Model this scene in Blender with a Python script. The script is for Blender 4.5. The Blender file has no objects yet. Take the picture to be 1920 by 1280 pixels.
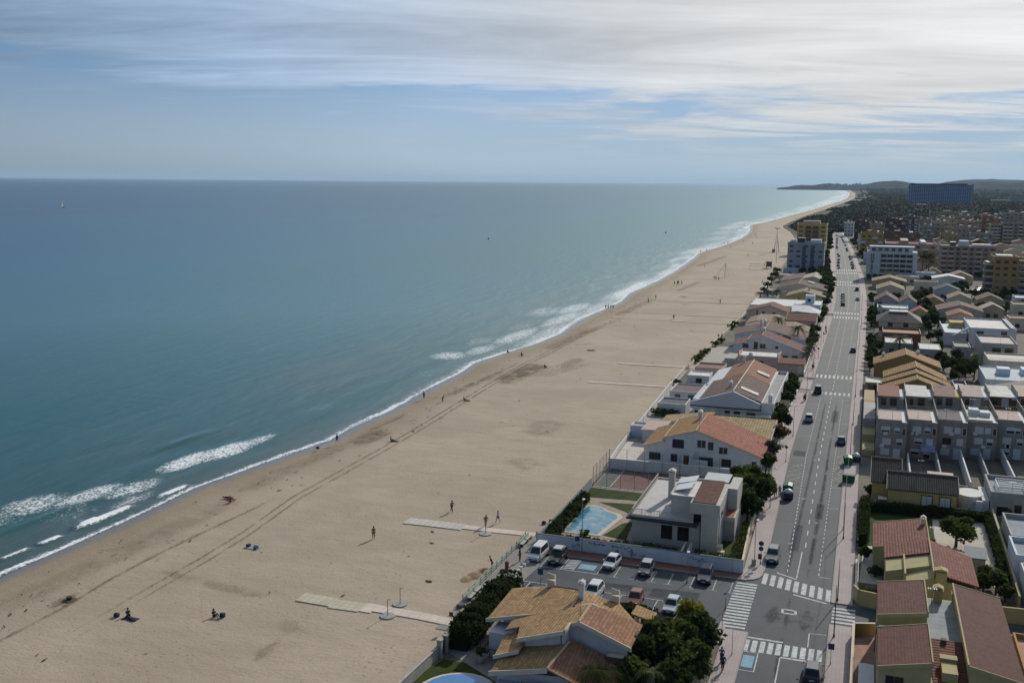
import bpy, math, random
from mathutils import Matrix, Vector, noise
R=math.radians; rnd=random.Random(7)
S=bpy.context.scene; C=S.collection
# ------------------------------------------------------------------ camera
CAMZ=52.; PITCH=math.atan(300/1920.); ROLL=math.atan(.0086); YAW=R(19.2)
dv=Vector((-math.sin(YAW),math.cos(YAW),0)); zz=Vector((0,0,1))
fw=dv*math.cos(PITCH)-zz*math.sin(PITCH)
r0=Vector((math.cos(YAW),math.sin(YAW),0)); u0=dv*math.sin(PITCH)+zz*math.cos(PITCH)
rt=r0*math.cos(ROLL)+u0*math.sin(ROLL); up=u0*math.cos(ROLL)-r0*math.sin(ROLL)
cam=bpy.data.objects.new('camera',bpy.data.cameras.new('camera')); C.objects.link(cam)
M4=Matrix((rt,up,-fw)).transposed().to_4x4(); M4.translation=Vector((0,0,CAMZ)); cam.matrix_world=M4
cam.data.sensor_width=36; cam.data.lens=36; cam.data.clip_start=1; cam.data.clip_end=200000
S.camera=cam
# ------------------------------------------------------------------ light
SAZ,SEL=R(13),R(29)
w=bpy.data.worlds.new('World'); S.world=w; w.use_nodes=True
nt=w.node_tree; nt.nodes.clear(); N=nt.nodes.new; L=nt.links.new
def wn(t,**k):
    n=N(t)
    for a,b in k.items(): setattr(n,a,b)
    return n
out=N('ShaderNodeOutputWorld'); bg=N('ShaderNodeBackground'); bg.inputs[1].default_value=.112; L(bg.outputs[0],out.inputs[0])
sky=wn('ShaderNodeTexSky',sky_type='NISHITA',sun_disc=False,sun_elevation=SEL,sun_rotation=SAZ,altitude=50,air_density=1.0,dust_density=.6,ozone_density=2.0)
tc=N('ShaderNodeTexCoord'); sp=N('ShaderNodeSeparateXYZ'); L(tc.outputs['Generated'],sp.inputs[0])
def wm(op,a,b=None,c=None,cl=False):
    n=N('ShaderNodeMath'); n.operation=op; n.use_clamp=cl
    for i,x in enumerate((a,b,c)):
        if x is None: continue
        if isinstance(x,(int,float)): n.inputs[i].default_value=x
        else: L(x,n.inputs[i])
    return n.outputs[0]
SKYK=.62
zc=wm('MAXIMUM',sp.outputs[2],0.0)
den=wm('ADD',zc,.07)
# cloud plane coordinates, rotated so that streaks run across the view
ca,sa=math.cos(YAW),math.sin(YAW)
ux=wm('ADD',wm('MULTIPLY',sp.outputs[0],ca),wm('MULTIPLY',sp.outputs[1],sa))
uy=wm('SUBTRACT',wm('MULTIPLY',sp.outputs[1],ca),wm('MULTIPLY',sp.outputs[0],sa))
px_=wm('DIVIDE',ux,den); py_=wm('DIVIDE',uy,den)
def cl(sx,sy,ox,oy,detail,rough,dist=0.,scale=1.):
    cmb=N('ShaderNodeCombineXYZ'); L(wm('MULTIPLY_ADD',px_,sx,ox),cmb.inputs[0]); L(wm('MULTIPLY_ADD',py_,sy,oy),cmb.inputs[1])
    n=N('ShaderNodeTexNoise'); n.inputs['Scale'].default_value=scale; n.inputs['Detail'].default_value=detail; n.inputs['Roughness'].default_value=rough; n.inputs['Distortion'].default_value=dist
    L(cmb.outputs[0],n.inputs['Vector']); return n.outputs['Fac']
def ramp(x,a,b): 
    n=N('ShaderNodeMapRange'); n.interpolation_type='SMOOTHSTEP'; n.inputs[1].default_value=a; n.inputs[2].default_value=b; L(x,n.inputs[0]); return n.outputs[0]
sunv=Vector((math.sin(SAZ)*math.cos(SEL),math.cos(SAZ)*math.cos(SEL),math.sin(SEL)))
dp=N('ShaderNodeVectorMath'); dp.operation='DOT_PRODUCT'; L(tc.outputs['Generated'],dp.inputs[0]); dp.inputs[1].default_value=sunv
glow=wm('POWER',wm('MAXIMUM',dp.outputs['Value'],0),4.)
n1=cl(.28,.5,5.3,2.6,9,.6,1.1); n2=cl(.8,1.7,7.7,4.4,10,.62,.9); n3=cl(.16,.28,1.5,8.0,4,.5,.5); n4=cl(.45,1.3,2.2,6.4,9,.6,1.0)
cov=wm('ADD',wm('MULTIPLY',n1,.42),wm('ADD',wm('MULTIPLY',n2,.38),wm('MULTIPLY',n3,.35)))
cov=wm('ADD',cov,wm('MULTIPLY',wm('SUBTRACT',ramp(sp.outputs[2],.04,.15),.5),.17))
cov=wm('ADD',cov,wm('MULTIPLY',wm('MINIMUM',wm('SUBTRACT',glow,.3),.3),.22))
mask=wm('MULTIPLY',ramp(cov,.475,.60),ramp(sp.outputs[2],.0,.06))
thick=ramp(cl(.5,.7,9.2,2.1,7,.62,.6),.35,.68)
br=wm('ADD',wm('MULTIPLY_ADD',glow,5.6,3.7),wm('MULTIPLY_ADD',thick,-1.0,wm('MULTIPLY_ADD',n4,5.2,-2.5)))
cc=N('ShaderNodeMix'); cc.data_type='RGBA'; cc.inputs[6].default_value=(.66,.93,1.32,1); cc.inputs[7].default_value=(1,.99,.965,1); L(ramp(glow,.04,.62),cc.inputs[0])
vm=N('ShaderNodeVectorMath'); vm.operation='SCALE'; L(cc.outputs[2],vm.inputs[0]); L(br,vm.inputs['Scale'])
mx=N('ShaderNodeMix'); mx.data_type='RGBA'; L(wm('MULTIPLY',mask,.93),mx.inputs[0])
tint=N('ShaderNodeVectorMath'); tint.operation='MULTIPLY'; L(sky.outputs[0],tint.inputs[0]); tint.inputs[1].default_value=(.62,.70,.72)
lum=N('ShaderNodeRGBToBW'); L(tint.outputs[0],lum.inputs[0])
blu=N('ShaderNodeVectorMath'); blu.operation='SCALE'; cbl=N('ShaderNodeMix'); cbl.data_type='RGBA'; L(ramp(sp.outputs[2],0.,.16),cbl.inputs[0]); cbl.inputs[6].default_value=(.83,1.04,1.2,1); cbl.inputs[7].default_value=(.42,.84,1.50,1)
L(cbl.outputs[2],blu.inputs[0]); L(wm('MINIMUM',wm('MULTIPLY',lum.outputs[0],SKYK*1.25),4.6),blu.inputs['Scale'])
L(blu.outputs[0],mx.inputs[6]); L(vm.outputs[0],mx.inputs[7])
L(mx.outputs[2],bg.inputs[0])
sun=bpy.data.objects.new('sun',bpy.data.lights.new('sun','SUN')); C.objects.link(sun)
sun.data.energy=3.4; sun.data.angle=R(1.2); sun.data.color=(1,.94,.85)
sun.rotation_euler=(-sunv).to_track_quat('-Z','Y').to_euler(); sun.location=(0,0,300)
vs=S.view_settings; vs.view_transform='Standard'; vs.look='None'; vs.exposure=0.0; vs.gamma=1
try: vs.use_curve_mapping=False
except Exception: pass
# ------------------------------------------------------------------ materials
MC={}
def newmat(name):
    m=bpy.data.materials.new(name); m.use_nodes=True; return m,m.node_tree,m.node_tree.nodes['Principled BSDF']
class NT:
    def __init__(s,nt): s.n=nt
    def new(s,t,**k):
        n=s.n.nodes.new(t)
        for a,b in k.items(): setattr(n,a,b)
        return n
    def link(s,a,b): s.n.links.new(a,b)
    def m(s,op,a,b=None,c=None,clamp=False):
        n=s.n.nodes.new('ShaderNodeMath'); n.operation=op; n.use_clamp=clamp
        for i,x in enumerate((a,b,c)):
            if x is None: continue
            if isinstance(x,(int,float)): n.inputs[i].default_value=x
            else: s.link(x,n.inputs[i])
        return n.outputs[0]
    def pos(s): return s.new('ShaderNodeNewGeometry').outputs['Position']
    def scale(s,v,x,y,z):
        n=s.new('ShaderNodeVectorMath',operation='MULTIPLY'); s.link(v,n.inputs[0]); n.inputs[1].default_value=(x,y,z); return n.outputs[0]
    def noise(s,v,sc,det=4,ro=.55,dist=0):
        n=s.new('ShaderNodeTexNoise'); s.link(v,n.inputs['Vector']); n.inputs['Scale'].default_value=sc; n.inputs['Detail'].default_value=det; n.inputs['Roughness'].default_value=ro; n.inputs['Distortion'].default_value=dist; return n.outputs['Fac']
    def rng(s,x,a,b,c=0.,d=1.,smooth=True):
        n=s.new('ShaderNodeMapRange'); n.interpolation_type='SMOOTHSTEP' if smooth else 'LINEAR'
        s.link(x,n.inputs[0])
        for i,v in enumerate((a,b,c,d)): n.inputs[i+1].default_value=v
        return n.outputs[0]
    def mix(s,f,a,b,bt='MIX'):
        n=s.new('ShaderNodeMix',data_type='RGBA',blend_type=bt)
        for i,x in ((0,f),(6,a),(7,b)):
            if isinstance(x,(int,float)): n.inputs[i].default_value=x
            elif isinstance(x,tuple): n.inputs[i].default_value=(*x[:3],1)
            else: s.link(x,n.inputs[i])
        return n.outputs[2]
    def bump(s,h,st,dist,bsdf):
        n=s.new('ShaderNodeBump'); n.inputs['Strength'].default_value=st; n.inputs['Distance'].default_value=dist; s.link(h,n.inputs['Height']); s.link(n.outputs[0],bsdf.inputs['Normal'])
    def attr(s,a): return s.new('ShaderNodeAttribute',attribute_name=a).outputs['Fac']
def paint(col,rough=.8,var=.18,sc=.8,metal=0,bump=0,spec=.3):
    k=('p',col,rough,var,sc,metal,bump)
    if k in MC: return MC[k]
    m,t,b=newmat('paint'); t=NT(t); p=t.pos()
    n=t.noise(p,sc,5,.6); n2=t.noise(t.scale(p,1,1,.15),sc*2.5,3,.6)
    f=t.m('ADD',t.m('MULTIPLY',n,.6),t.m('MULTIPLY',n2,.4))
    lo=tuple(c*(1-var) for c in col); hi=tuple(min(1,c*(1+var*.6)) for c in col)
    t.link(t.mix(t.rng(f,.3,.7),lo,hi),b.inputs['Base Color'])
    b.inputs['Roughness'].default_value=rough; b.inputs['Metallic'].default_value=metal; b.inputs['Specular IOR Level'].default_value=spec
    if bump: t.bump(n,.3,bump,b)
    MC[k]=m; return m
def gloss(col,rough=.25,metal=0.,coat=0.):
    k=('g',col,rough,metal,coat)
    if k in MC: return MC[k]
    m,t,b=newmat('gloss'); t=NT(t)
    n=t.noise(t.pos(),3.,3,.6); t.link(t.mix(n,tuple(c*.88 for c in col),tuple(min(1,c*1.08) for c in col)),b.inputs['Base Color'])
    b.inputs['Roughness'].default_value=rough; b.inputs['Metallic'].default_value=metal; b.inputs['Coat Weight'].default_value=coat
    MC[k]=m; return m
def tiles(col,axis='y',sp=.32,dark=.5,light=1.35,rib=.09):
    """clay tile rows: furrows repeat along `axis`; courses across; every tile its own tone"""
    k=('t',col,axis,sp)
    if k in MC: return MC[k]
    m,t,b=newmat('roof_tiles'); t=NT(t); p=t.pos()
    s=t.new('ShaderNodeSeparateXYZ'); t.link(p,s.inputs[0])
    a,c=(s.outputs[1],s.outputs[0]) if axis=='y' else (s.outputs[0],s.outputs[1])
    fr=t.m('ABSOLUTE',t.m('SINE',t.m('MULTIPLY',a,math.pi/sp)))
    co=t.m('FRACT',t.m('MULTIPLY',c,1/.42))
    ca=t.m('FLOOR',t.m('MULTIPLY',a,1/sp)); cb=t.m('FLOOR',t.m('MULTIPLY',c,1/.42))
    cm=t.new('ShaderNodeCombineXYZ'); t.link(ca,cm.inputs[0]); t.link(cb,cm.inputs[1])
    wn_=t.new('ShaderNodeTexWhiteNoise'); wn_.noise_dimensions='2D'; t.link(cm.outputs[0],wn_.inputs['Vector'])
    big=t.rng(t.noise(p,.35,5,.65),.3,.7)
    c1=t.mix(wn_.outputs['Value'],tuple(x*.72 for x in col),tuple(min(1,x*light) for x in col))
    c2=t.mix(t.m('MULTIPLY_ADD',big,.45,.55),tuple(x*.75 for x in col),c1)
    c3=t.mix(t.rng(fr,.0,.45,.55,0.),c2,tuple(x*dark*.6 for x in col))  # furrows darkened in the base colour, imitating shade in the tile grooves
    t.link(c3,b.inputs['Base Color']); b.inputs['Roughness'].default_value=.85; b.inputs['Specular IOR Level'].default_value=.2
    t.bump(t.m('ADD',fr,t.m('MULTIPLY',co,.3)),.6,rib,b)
    MC[k]=m; return m
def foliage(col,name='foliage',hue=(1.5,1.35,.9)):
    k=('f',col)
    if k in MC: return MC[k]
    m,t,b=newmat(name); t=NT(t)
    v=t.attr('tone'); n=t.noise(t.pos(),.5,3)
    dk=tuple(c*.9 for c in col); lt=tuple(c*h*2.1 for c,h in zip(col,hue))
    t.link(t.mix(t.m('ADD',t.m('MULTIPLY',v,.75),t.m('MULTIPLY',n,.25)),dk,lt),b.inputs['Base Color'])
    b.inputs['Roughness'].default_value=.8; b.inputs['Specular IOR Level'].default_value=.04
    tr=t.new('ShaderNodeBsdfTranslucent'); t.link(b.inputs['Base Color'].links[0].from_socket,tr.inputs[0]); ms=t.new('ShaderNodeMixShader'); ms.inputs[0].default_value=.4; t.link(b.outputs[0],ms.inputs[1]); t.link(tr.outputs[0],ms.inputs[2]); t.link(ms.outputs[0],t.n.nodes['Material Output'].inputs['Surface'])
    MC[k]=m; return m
WHITE=paint((.62,.62,.62),.8,.12,.5); CREAM=paint((.60,.53,.42),.8,.14,.5); BLUEW=paint((.55,.60,.66),.8,.1,.5)
GREYW=paint((.36,.35,.33),.85,.2,.5); YELLOW=paint((.50,.36,.14),.85,.15,.5); OCHRE=paint((.36,.215,.085),.85,.15,.4)
BEIGE=paint((.46,.38,.27),.85,.15,.4); KHAKI=paint((.40,.34,.19),.85,.15,.4); PINKW=paint((.52,.40,.34),.85,.15,.4)
DARKM=paint((.03,.03,.035),.5); STONE=paint((.40,.37,.32),.9,.25,1.5)
WOOD=paint((.12,.065,.035),.7,.3,3.); BROWNW=paint((.15,.08,.045),.7,.3,2.)
GLASS=gloss((.018,.022,.028),.12); SHUT=paint((.55,.57,.60),.6,.1,2); CONC=paint((.34,.33,.31),.9,.2,.7)
METAL=gloss((.30,.31,.32),.4,.7); BLACKM=gloss((.02,.02,.022),.45); TERR=paint((.42,.24,.16),.9,.2,.8); REDP=paint((.24,.075,.045),.8,.2,.6)
WROOF=paint((.66,.64,.60),.85,.2,.4); SLATE=paint((.045,.05,.06),.7,.2,1.)
# ------------------------------------------------------------------ helpers
OFF={}; FP=[]
def tag(o,label=None,cat=None,group=None,kind=None):
    if label: o['label']=label
    if cat: o['category']=cat
    if group: o['group']=group
    if kind: o['kind']=kind
    return o
def thing(name,label,cat,loc=(0,0,0),rz=0,group=None):
    o=bpy.data.objects.new(name,None); C.objects.link(o); o.location=loc; o.rotation_euler=(0,0,rz); o.empty_display_size=.2
    OFF[o.name]=Vector(loc); tag(o,label,cat,group); return o
class MB:
    def __init__(s): s.v=[];s.f=[];s.mi=[];s.tone=[];s.cm=0
    def add(s,vs_,fs,tone=None):
        b=len(s.v); s.v+=[tuple(x) for x in vs_]; s.f+=[tuple(b+i for i in f) for f in fs]; s.mi+=[s.cm]*len(fs)
        if tone is not None: s.tone+=[tone]*len(vs_)
        return s
    def box(s,x0,y0,z0,x1,y1,z1):
        return s.add([(x0,y0,z0),(x1,y0,z0),(x1,y1,z0),(x0,y1,z0),(x0,y0,z1),(x1,y0,z1),(x1,y1,z1),(x0,y1,z1)],
            [(0,3,2,1),(4,5,6,7),(0,1,5,4),(1,2,6,5),(2,3,7,6),(3,0,4,7)])
    def poly(s,pts): return s.add(pts,[tuple(range(len(pts)))])
    def prism(s,pts,z0,z1):
        n=len(pts); return s.add([(x,y,z0) for x,y in pts]+[(x,y,z1) for x,y in pts],
            [tuple(range(n))[::-1],tuple(range(n,2*n))]+[(i,(i+1)%n,n+(i+1)%n,n+i) for i in range(n)])
    def extr(s,prof,a0,a1,axis='y'):
        """profile (u,z) extruded along axis"""
        n=len(prof); P=(lambda u,z,a:(u,a,z)) if axis=='y' else (lambda u,z,a:(a,u,z))
        return s.add([P(u,z,a0) for u,z in prof]+[P(u,z,a1) for u,z in prof],
            [tuple(range(n)),tuple(range(n,2*n))[::-1]]+[(i,n+i,n+(i+1)%n,(i+1)%n) for i in range(n)])
    def slab(s,pts,t):
        """sloped roof slab: top points given, thickness t downwards"""
        n=len(pts); return s.add([(x,y,z-t) for x,y,z in pts]+list(pts),
            [tuple(range(n))[::-1],tuple(range(n,2*n))]+[(i,(i+1)%n,n+(i+1)%n,n+i) for i in range(n)])
    def tube(s,p0,p1,r0_,r1_=None,n=8):
        r1_=r0_ if r1_ is None else r1_
        p0,p1=Vector(p0),Vector(p1); d=(p1-p0).normalized(); a=d.orthogonal().normalized(); b=d.cross(a)
        vs_=[]
        for p,r in ((p0,r0_),(p1,r1_)):
            for i in range(n):
                t=2*math.pi*i/n; vs_.append(p+a*(r*math.cos(t))+b*(r*math.sin(t)))
        return s.add(vs_,[(i,(i+1)%n,n+(i+1)%n,n+i) for i in range(n)]+[tuple(range(n))[::-1],tuple(range(n,2*n))])
    def path(s,pts,r,n=6):
        for a,b in zip(pts,pts[1:]): s.tube(a,b,r,r,n)
        return s
    def lathe(s,prof,c=(0,0,0),n=14):
        vs_=[];fs=[]
        for r,z in prof:
            for i in range(n): t=2*math.pi*i/n; vs_.append((c[0]+r*math.cos(t),c[1]+r*math.sin(t),c[2]+z))
        for j in range(len(prof)-1):
            for i in range(n): fs.append((j*n+i,j*n+(i+1)%n,(j+1)*n+(i+1)%n,(j+1)*n+i))
        fs.append(tuple(range(n))[::-1]); fs.append(tuple(range((len(prof)-1)*n,len(prof)*n)))
        return s.add(vs_,fs)
    def build(s,name,mat,parent=None,smooth=False,local=False,bevel=0,**tags):
        o0=Vector((0,0,0))
        if parent is not None and not local: o0=OFF[parent.name]
        me=bpy.data.meshes.new(name); me.from_pydata([(x-o0.x,y-o0.y,z-o0.z) for x,y,z in s.v],[],s.f)
        for m in (mat if isinstance(mat,(list,tuple)) else [mat]): me.materials.append(m)
        if any(s.mi): me.polygons.foreach_set('material_index',s.mi)
        if s.tone and len(s.tone)==len(s.v):
            at=me.attributes.new('tone','FLOAT','POINT'); at.data.foreach_set('value',s.tone)
        if smooth: me.polygons.foreach_set('use_smooth',[True]*len(s.f))
        me.update()
        o=bpy.data.objects.new(name,me); C.objects.link(o); o.parent=parent; OFF[o.name]=o0
        if bevel:
            b=o.modifiers.new('bevel','BEVEL'); b.width=bevel; b.segments=2; b.limit_method='ANGLE'
        if tags: tag(o,**tags)
        return o
def mb(): return MB()
def copy_tree(o,loc=None,rz=None,label=None,group=None,scale=None,parent=None):
    c=o.copy(); C.objects.link(c); OFF[c.name]=Vector(loc) if loc is not None else OFF.get(o.name,Vector())
    if parent is not None: c.parent=parent; c.matrix_parent_inverse=Matrix()
    if loc is not None: c.location=loc
    if rz is not None: c.rotation_euler=(0,0,rz)
    if scale is not None: c.scale=scale if isinstance(scale,tuple) else (scale,)*3
    if label: c['label']=label
    if group: c['group']=group
    for ch in list(o.children): copy_tree(ch,parent=c)
    return c
ORD=['first','second','third','fourth','fifth','sixth','seventh','eighth','ninth','tenth','eleventh','twelfth','thirteenth','fourteenth','fifteenth','sixteenth','seventeenth','eighteenth','nineteenth','twentieth']+['%d%s'%(i,'st' if i%10==1 else 'nd' if i%10==2 else 'rd' if i%10==3 else 'th') for i in range(21,99)]
def lerp(a,b,t): return a+(b-a)*t
def interp(tab,y):
    if y<=tab[0][0]: return tab[0][1]
    for (a,b),(c,d) in zip(tab,tab[1:]):
        if y<=c: return lerp(b,d,(y-a)/(c-a))
    return tab[-1][1]
# ------------------------------------------------------------------ the lie of the land
SHORE=[(40,-106.8),(100,-106.6),(126,-106.3),(143,-107),(161,-104.5),(171,-103),(180,-101.5),(190,-102.6),(208,-102),(224,-103.2),(240,-104.5),(257,-104.8),(275,-106.8),(294,-105),(308,-102.5),(321,-101.2),(340,-100.4),(376,-103.4),(400,-103.6),(436,-103.0),(447,-103.5),(480,-107.4),(520,-107),(555,-107.6),(600,-109),(679,-114),(740,-118.5),(788,-123),(830,-121),(872,-118.6),(950,-118),(1030,-119),(1120,-124),(1205,-131),(1280,-140),(1335,-145.5),(1452,-138),(1589,-134),(1745,-130),(2200,-118),(2666,-109),(3300,-98),(4033,-92),(5041,-108),(6490,-134),(8000,-190),(10000,-250),(12200,-360),(12900,-700),(14500,-720)]
LANDE=[(40,-43.6),(120,-43.8),(166,-43.2),(222,-44.8),(287,-46.6),(420,-45.4),(500,-47.4),(600,-49.5),(771,-55.5),(900,-62),(1030,-70),(1150,-82),(1300,-104),(1500,-106),(1745,-104),(2200,-94),(2666,-85),(3300,-74),(4033,-66),(5041,-80),(6490,-104),(8000,-155),(10000,-205),(14500,-500)]
def shx(y): return interp(SHORE,y)
def lex(y): return interp(LANDE,y)
SEAZ=-.55
rows=[]; y=40.
while y<14500:
    rows.append(y); y+= .8 if y<330 else (.8+(y-330)*.008 if y<3000 else 400)
rows.append(14500.)
def strip(name,mat,xs,zs,rows,extra=None,**tags):
    """sheet of rows along y; xs(y)->list of x; zs(i,y)->z"""
    vs_=[];n=None;at=[]
    for y in rows:
        X=xs(y); n=len(X)
        for i,x in enumerate(X):
            vs_.append((x,y,zs(i,x,y)))
            if extra: at.append(extra(i,x,y))
    fs=[(r*n+i,r*n+i+1,(r+1)*n+i+1,(r+1)*n+i) for r in range(len(rows)-1) for i in range(n-1)]
    if vs_[1][0]<vs_[0][0]: fs=[f[::-1] for f in fs]
    me=bpy.data.meshes.new(name); me.from_pydata(vs_,[],fs); me.materials.append(mat)
    if extra:
        for k,nm in enumerate(('a0','a1','a2')):
            if k<len(at[0]):
                a=me.attributes.new(nm,'FLOAT','POINT'); a.data.foreach_set('value',[q[k] for q in at])
    me.polygons.foreach_set('use_smooth',[True]*len(fs)); me.update()
    o=bpy.data.objects.new(name,me); C.objects.link(o); tag(o,**tags); return o
# beach
def sand_mat():
    m,t,b=newmat('sand'); t=NT(t); p=t.pos()
    d=t.attr('a0')
    big=t.noise(p,.035,6,.6,.4); mid=t.noise(t.scale(p,.5,1,1),.35,6,.65); fine=t.noise(p,2.2,6,.7)
    v=t.new('ShaderNodeTexVoronoi'); t.link(p,v.inputs['Vector']); v.inputs['Scale'].default_value=1.15; v.inputs['Randomness'].default_value=1
    c=t.mix(t.rng(big,.35,.65),(.372,.302,.228),(.448,.368,.282))
    c=t.mix(t.rng(mid,.35,.75,0,.55),c,(.34,.275,.19))
    spots=t.m('MULTIPLY',t.rng(v.outputs['Distance'],.10,.26,1,0),t.rng(t.noise(p,.09,3,.6),.45,.62))
    c=t.mix(t.m('MULTIPLY',spots,.6),c,(.20,.15,.10))
    c=t.mix(t.rng(fine,.50,.72,0,.45),c,(.25,.195,.135))
    # wetted, walked-on strip near the water
    wet=t.m('ADD',d,t.m('MULTIPLY',t.m('SUBTRACT',mid,.5),16.))
    c=t.mix(t.rng(wet,2.,15,.55,0.),c,(.22,.165,.105))
    c=t.mix(t.rng(t.m('ADD',d,t.m('MULTIPLY',big,2.)),1.6,4.2,.9,0),c,(.165,.15,.135))
    t.link(c,b.inputs['Base Color']); t.link(t.rng(d,1.2,3.8,.2,.95),b.inputs['Roughness']); b.inputs['Specular IOR Level'].default_value=.25
    t.bump(t.m('ADD',t.m('MULTIPLY',fine,.5),t.m('ADD',mid,t.m('MULTIPLY',t.rng(v.outputs['Distance'],0,.3),.2))),.6,.20,b)
    return m
SAND=sand_mat()
bfr=[-12,-5,-2.5,-1.2,0,1.2,2.5,4,6,9,13,18]
def bx(y):
    s_,l=shx(y),lex(y); W=l-s_; k=min(1,W/40)
    return [s_+f*k for f in bfr]+[lerp(s_+18*k,l,q/8) for q in range(1,9)]
def bz(i,x,y):
    d=x-shx(y); base=interp([(-12,-2.2),(-5,-1.3),(-1.2,-.72),(0,SEAZ),(2.5,-.36),(6,-.14),(13,-.02),(20,0)],d)
    if y>2500: base-=.0
    return base+(noise.noise(Vector((x*.25,y*.25,0)))*.05+noise.noise(Vector((x*.06,y*.06,3)))*.07 if 3<d<50 and i<len(bfr)+7 else 0)
strip('beach',SAND,bx,bz,rows,lambda i,x,y:(x-shx(y),),kind='structure')
# inland ground: town paving and earth, then scrub
def ground_mat():
    m,t,b=newmat('ground'); t=NT(t); p=t.pos()
    s=t.new('ShaderNodeSeparateXYZ'); t.link(p,s.inputs[0])
    n=t.noise(p,.05,6,.65); n2=t.noise(p,.6,5,.6); n3=t.noise(p,.004,6,.6,.5); n4=t.noise(t.scale(p,1,.5,1),.02,8,.7)
    town=t.mix(t.rng(n,.4,.6),(.13,.12,.105),(.22,.195,.16)); town=t.mix(t.m('MULTIPLY',n2,.5),town,(.09,.085,.07))
    scrub=t.mix(t.rng(n4,.38,.6),(.028,.036,.020),(.055,.058,.034)); 
    scrub=t.mix(t.rng(n3,.56,.66,0,.6),scrub,(.16,.135,.10))
    y_=t.m('ADD',s.outputs[1],t.m('MULTIPLY',t.m('MINIMUM',s.outputs[0],300),-.9))
    t.link(t.mix(t.rng(y_,1130,1180),town,scrub),b.inputs['Base Color'])
    b.inputs['Roughness'].default_value=.95; b.inputs['Specular IOR Level'].default_value=.15
    t.bump(n2,.4,.08,b); return m
def gx(y): return [lerp(lex(y),60+y*.05,(q/4)) for q in range(5)]+[60+y*.05+v for v in (100,500,2000,8000,30000)]
strip('ground',ground_mat(),gx,lambda i,x,y:(0 if y<1150 else (min(14,(y-1150)*.004)*(1 if i>2 else .3)*(0.5+noise.noise(Vector((x*.004,y*.003,1)))) if i>0 else 0)),[40+15*i for i in range(78)]+[1210+i*i*4.4 for i in range(1,56)],kind='structure')
# sea
WAVES=[] # foam patches: x,y,rx,ry,strength
FO=[(-119,157,3.2,9,1.),(-116.5,166,3.4,9,1.),(-115.5,174,2.2,8,.85),(-117,181,3,9,.35),(-126,126,4.5,7,.8),(-121,133,3.5,8,.85),(-117,139,3,7,.8),(-112.6,133.5,2.2,6,.65),(-117,124,6,6,.45),(-127,117,6,6,.6),(-119,207,3.5,6,.45),(-124,193,4,6,.22),
 (-119,284,6,8,.85),(-114,298,4,13,.8),(-121,315,5,11,.6),(-113,256,4,9,.45),(-128,330,5,12,.4),(-119,350,4,14,.55),(-124,398,8,20,.7),(-116,412,6,26,.85),(-111,380,5,32,.85),(-113,330,5,24,.85),(-108,425,5,40,.8),(-112,470,5,30,.8),(-117,520,8,30,.6),(-128,500,5,20,.45),(-138,560,5,16,.55),(-114,610,7,40,.7),(-124,650,9,40,.6),(-140,760,10,60,.5),(-130,800,10,60,.8),(-127,880,9,60,.8),(-138,1000,14,70,.7),(-150,1130,14,80,.7),(-160,1260,14,90,.8),(-165,1400,16,120,.75),(-150,1600,16,160,.7),(-150,1900,18,220,.7),(-140,2400,22,400,.8),(-130,3200,30,700,.9),(-135,4600,40,1200,.9)]
CREST=[(-110.9,124.8,.9,6,1.3),(-109.4,139.6,.7,3.6,1.2),(-111.0,113.7,.6,2.2,1.2),(-111.5,121.6,.5,1.6,1.1),(-111.4,107,.5,3,.9)]
def foam(x,y):
    d=shx(y)-x; s=0.
    # wash line right at the shore
    wob=noise.noise(Vector((y*.045,1.7,0)))*1.5+noise.noise(Vector((y*.16,5.7,0)))*.7
    k=1.2+min(3.,max(0,(y-150)/110)) ; edge=1.0+wob
    if d>0: s=max(s,(1.05+.35*noise.noise(Vector((y*.05,9,0))))*math.exp(-((d-max(.6,edge))/(.6*k))**2), (.75 if y>150 else .66)*math.exp(-(d/(2.1*k))**2))
    if y>235 and d>0: s=max(s,min(1,(y-235)/80)*(.80+.6*noise.noise(Vector((y*.02,d*.12,4))))*math.exp(-(d/(9+y*.016))**2))
    for fx,fy,rx,ry,st in FO:
        if abs(y-fy)<ry*2.6 and abs(x-fx)<rx*2.8:
            q=((x-fx)/rx)**2+((y-fy)/ry)**2
            s=max(s,st*(max(0,1-q*q*.55)*.75+.25*math.exp(-q*.8)))
    for fx,fy,rx,ry,st in CREST:
        if abs(y-fy)<ry*1.1:
            xx=fx+(y-fy)*.04; q=((x-xx)/rx)**2+((y-fy)/ry)**4; s=max(s,st*1.4*math.exp(-q))
    return min(1.6,s)
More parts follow.
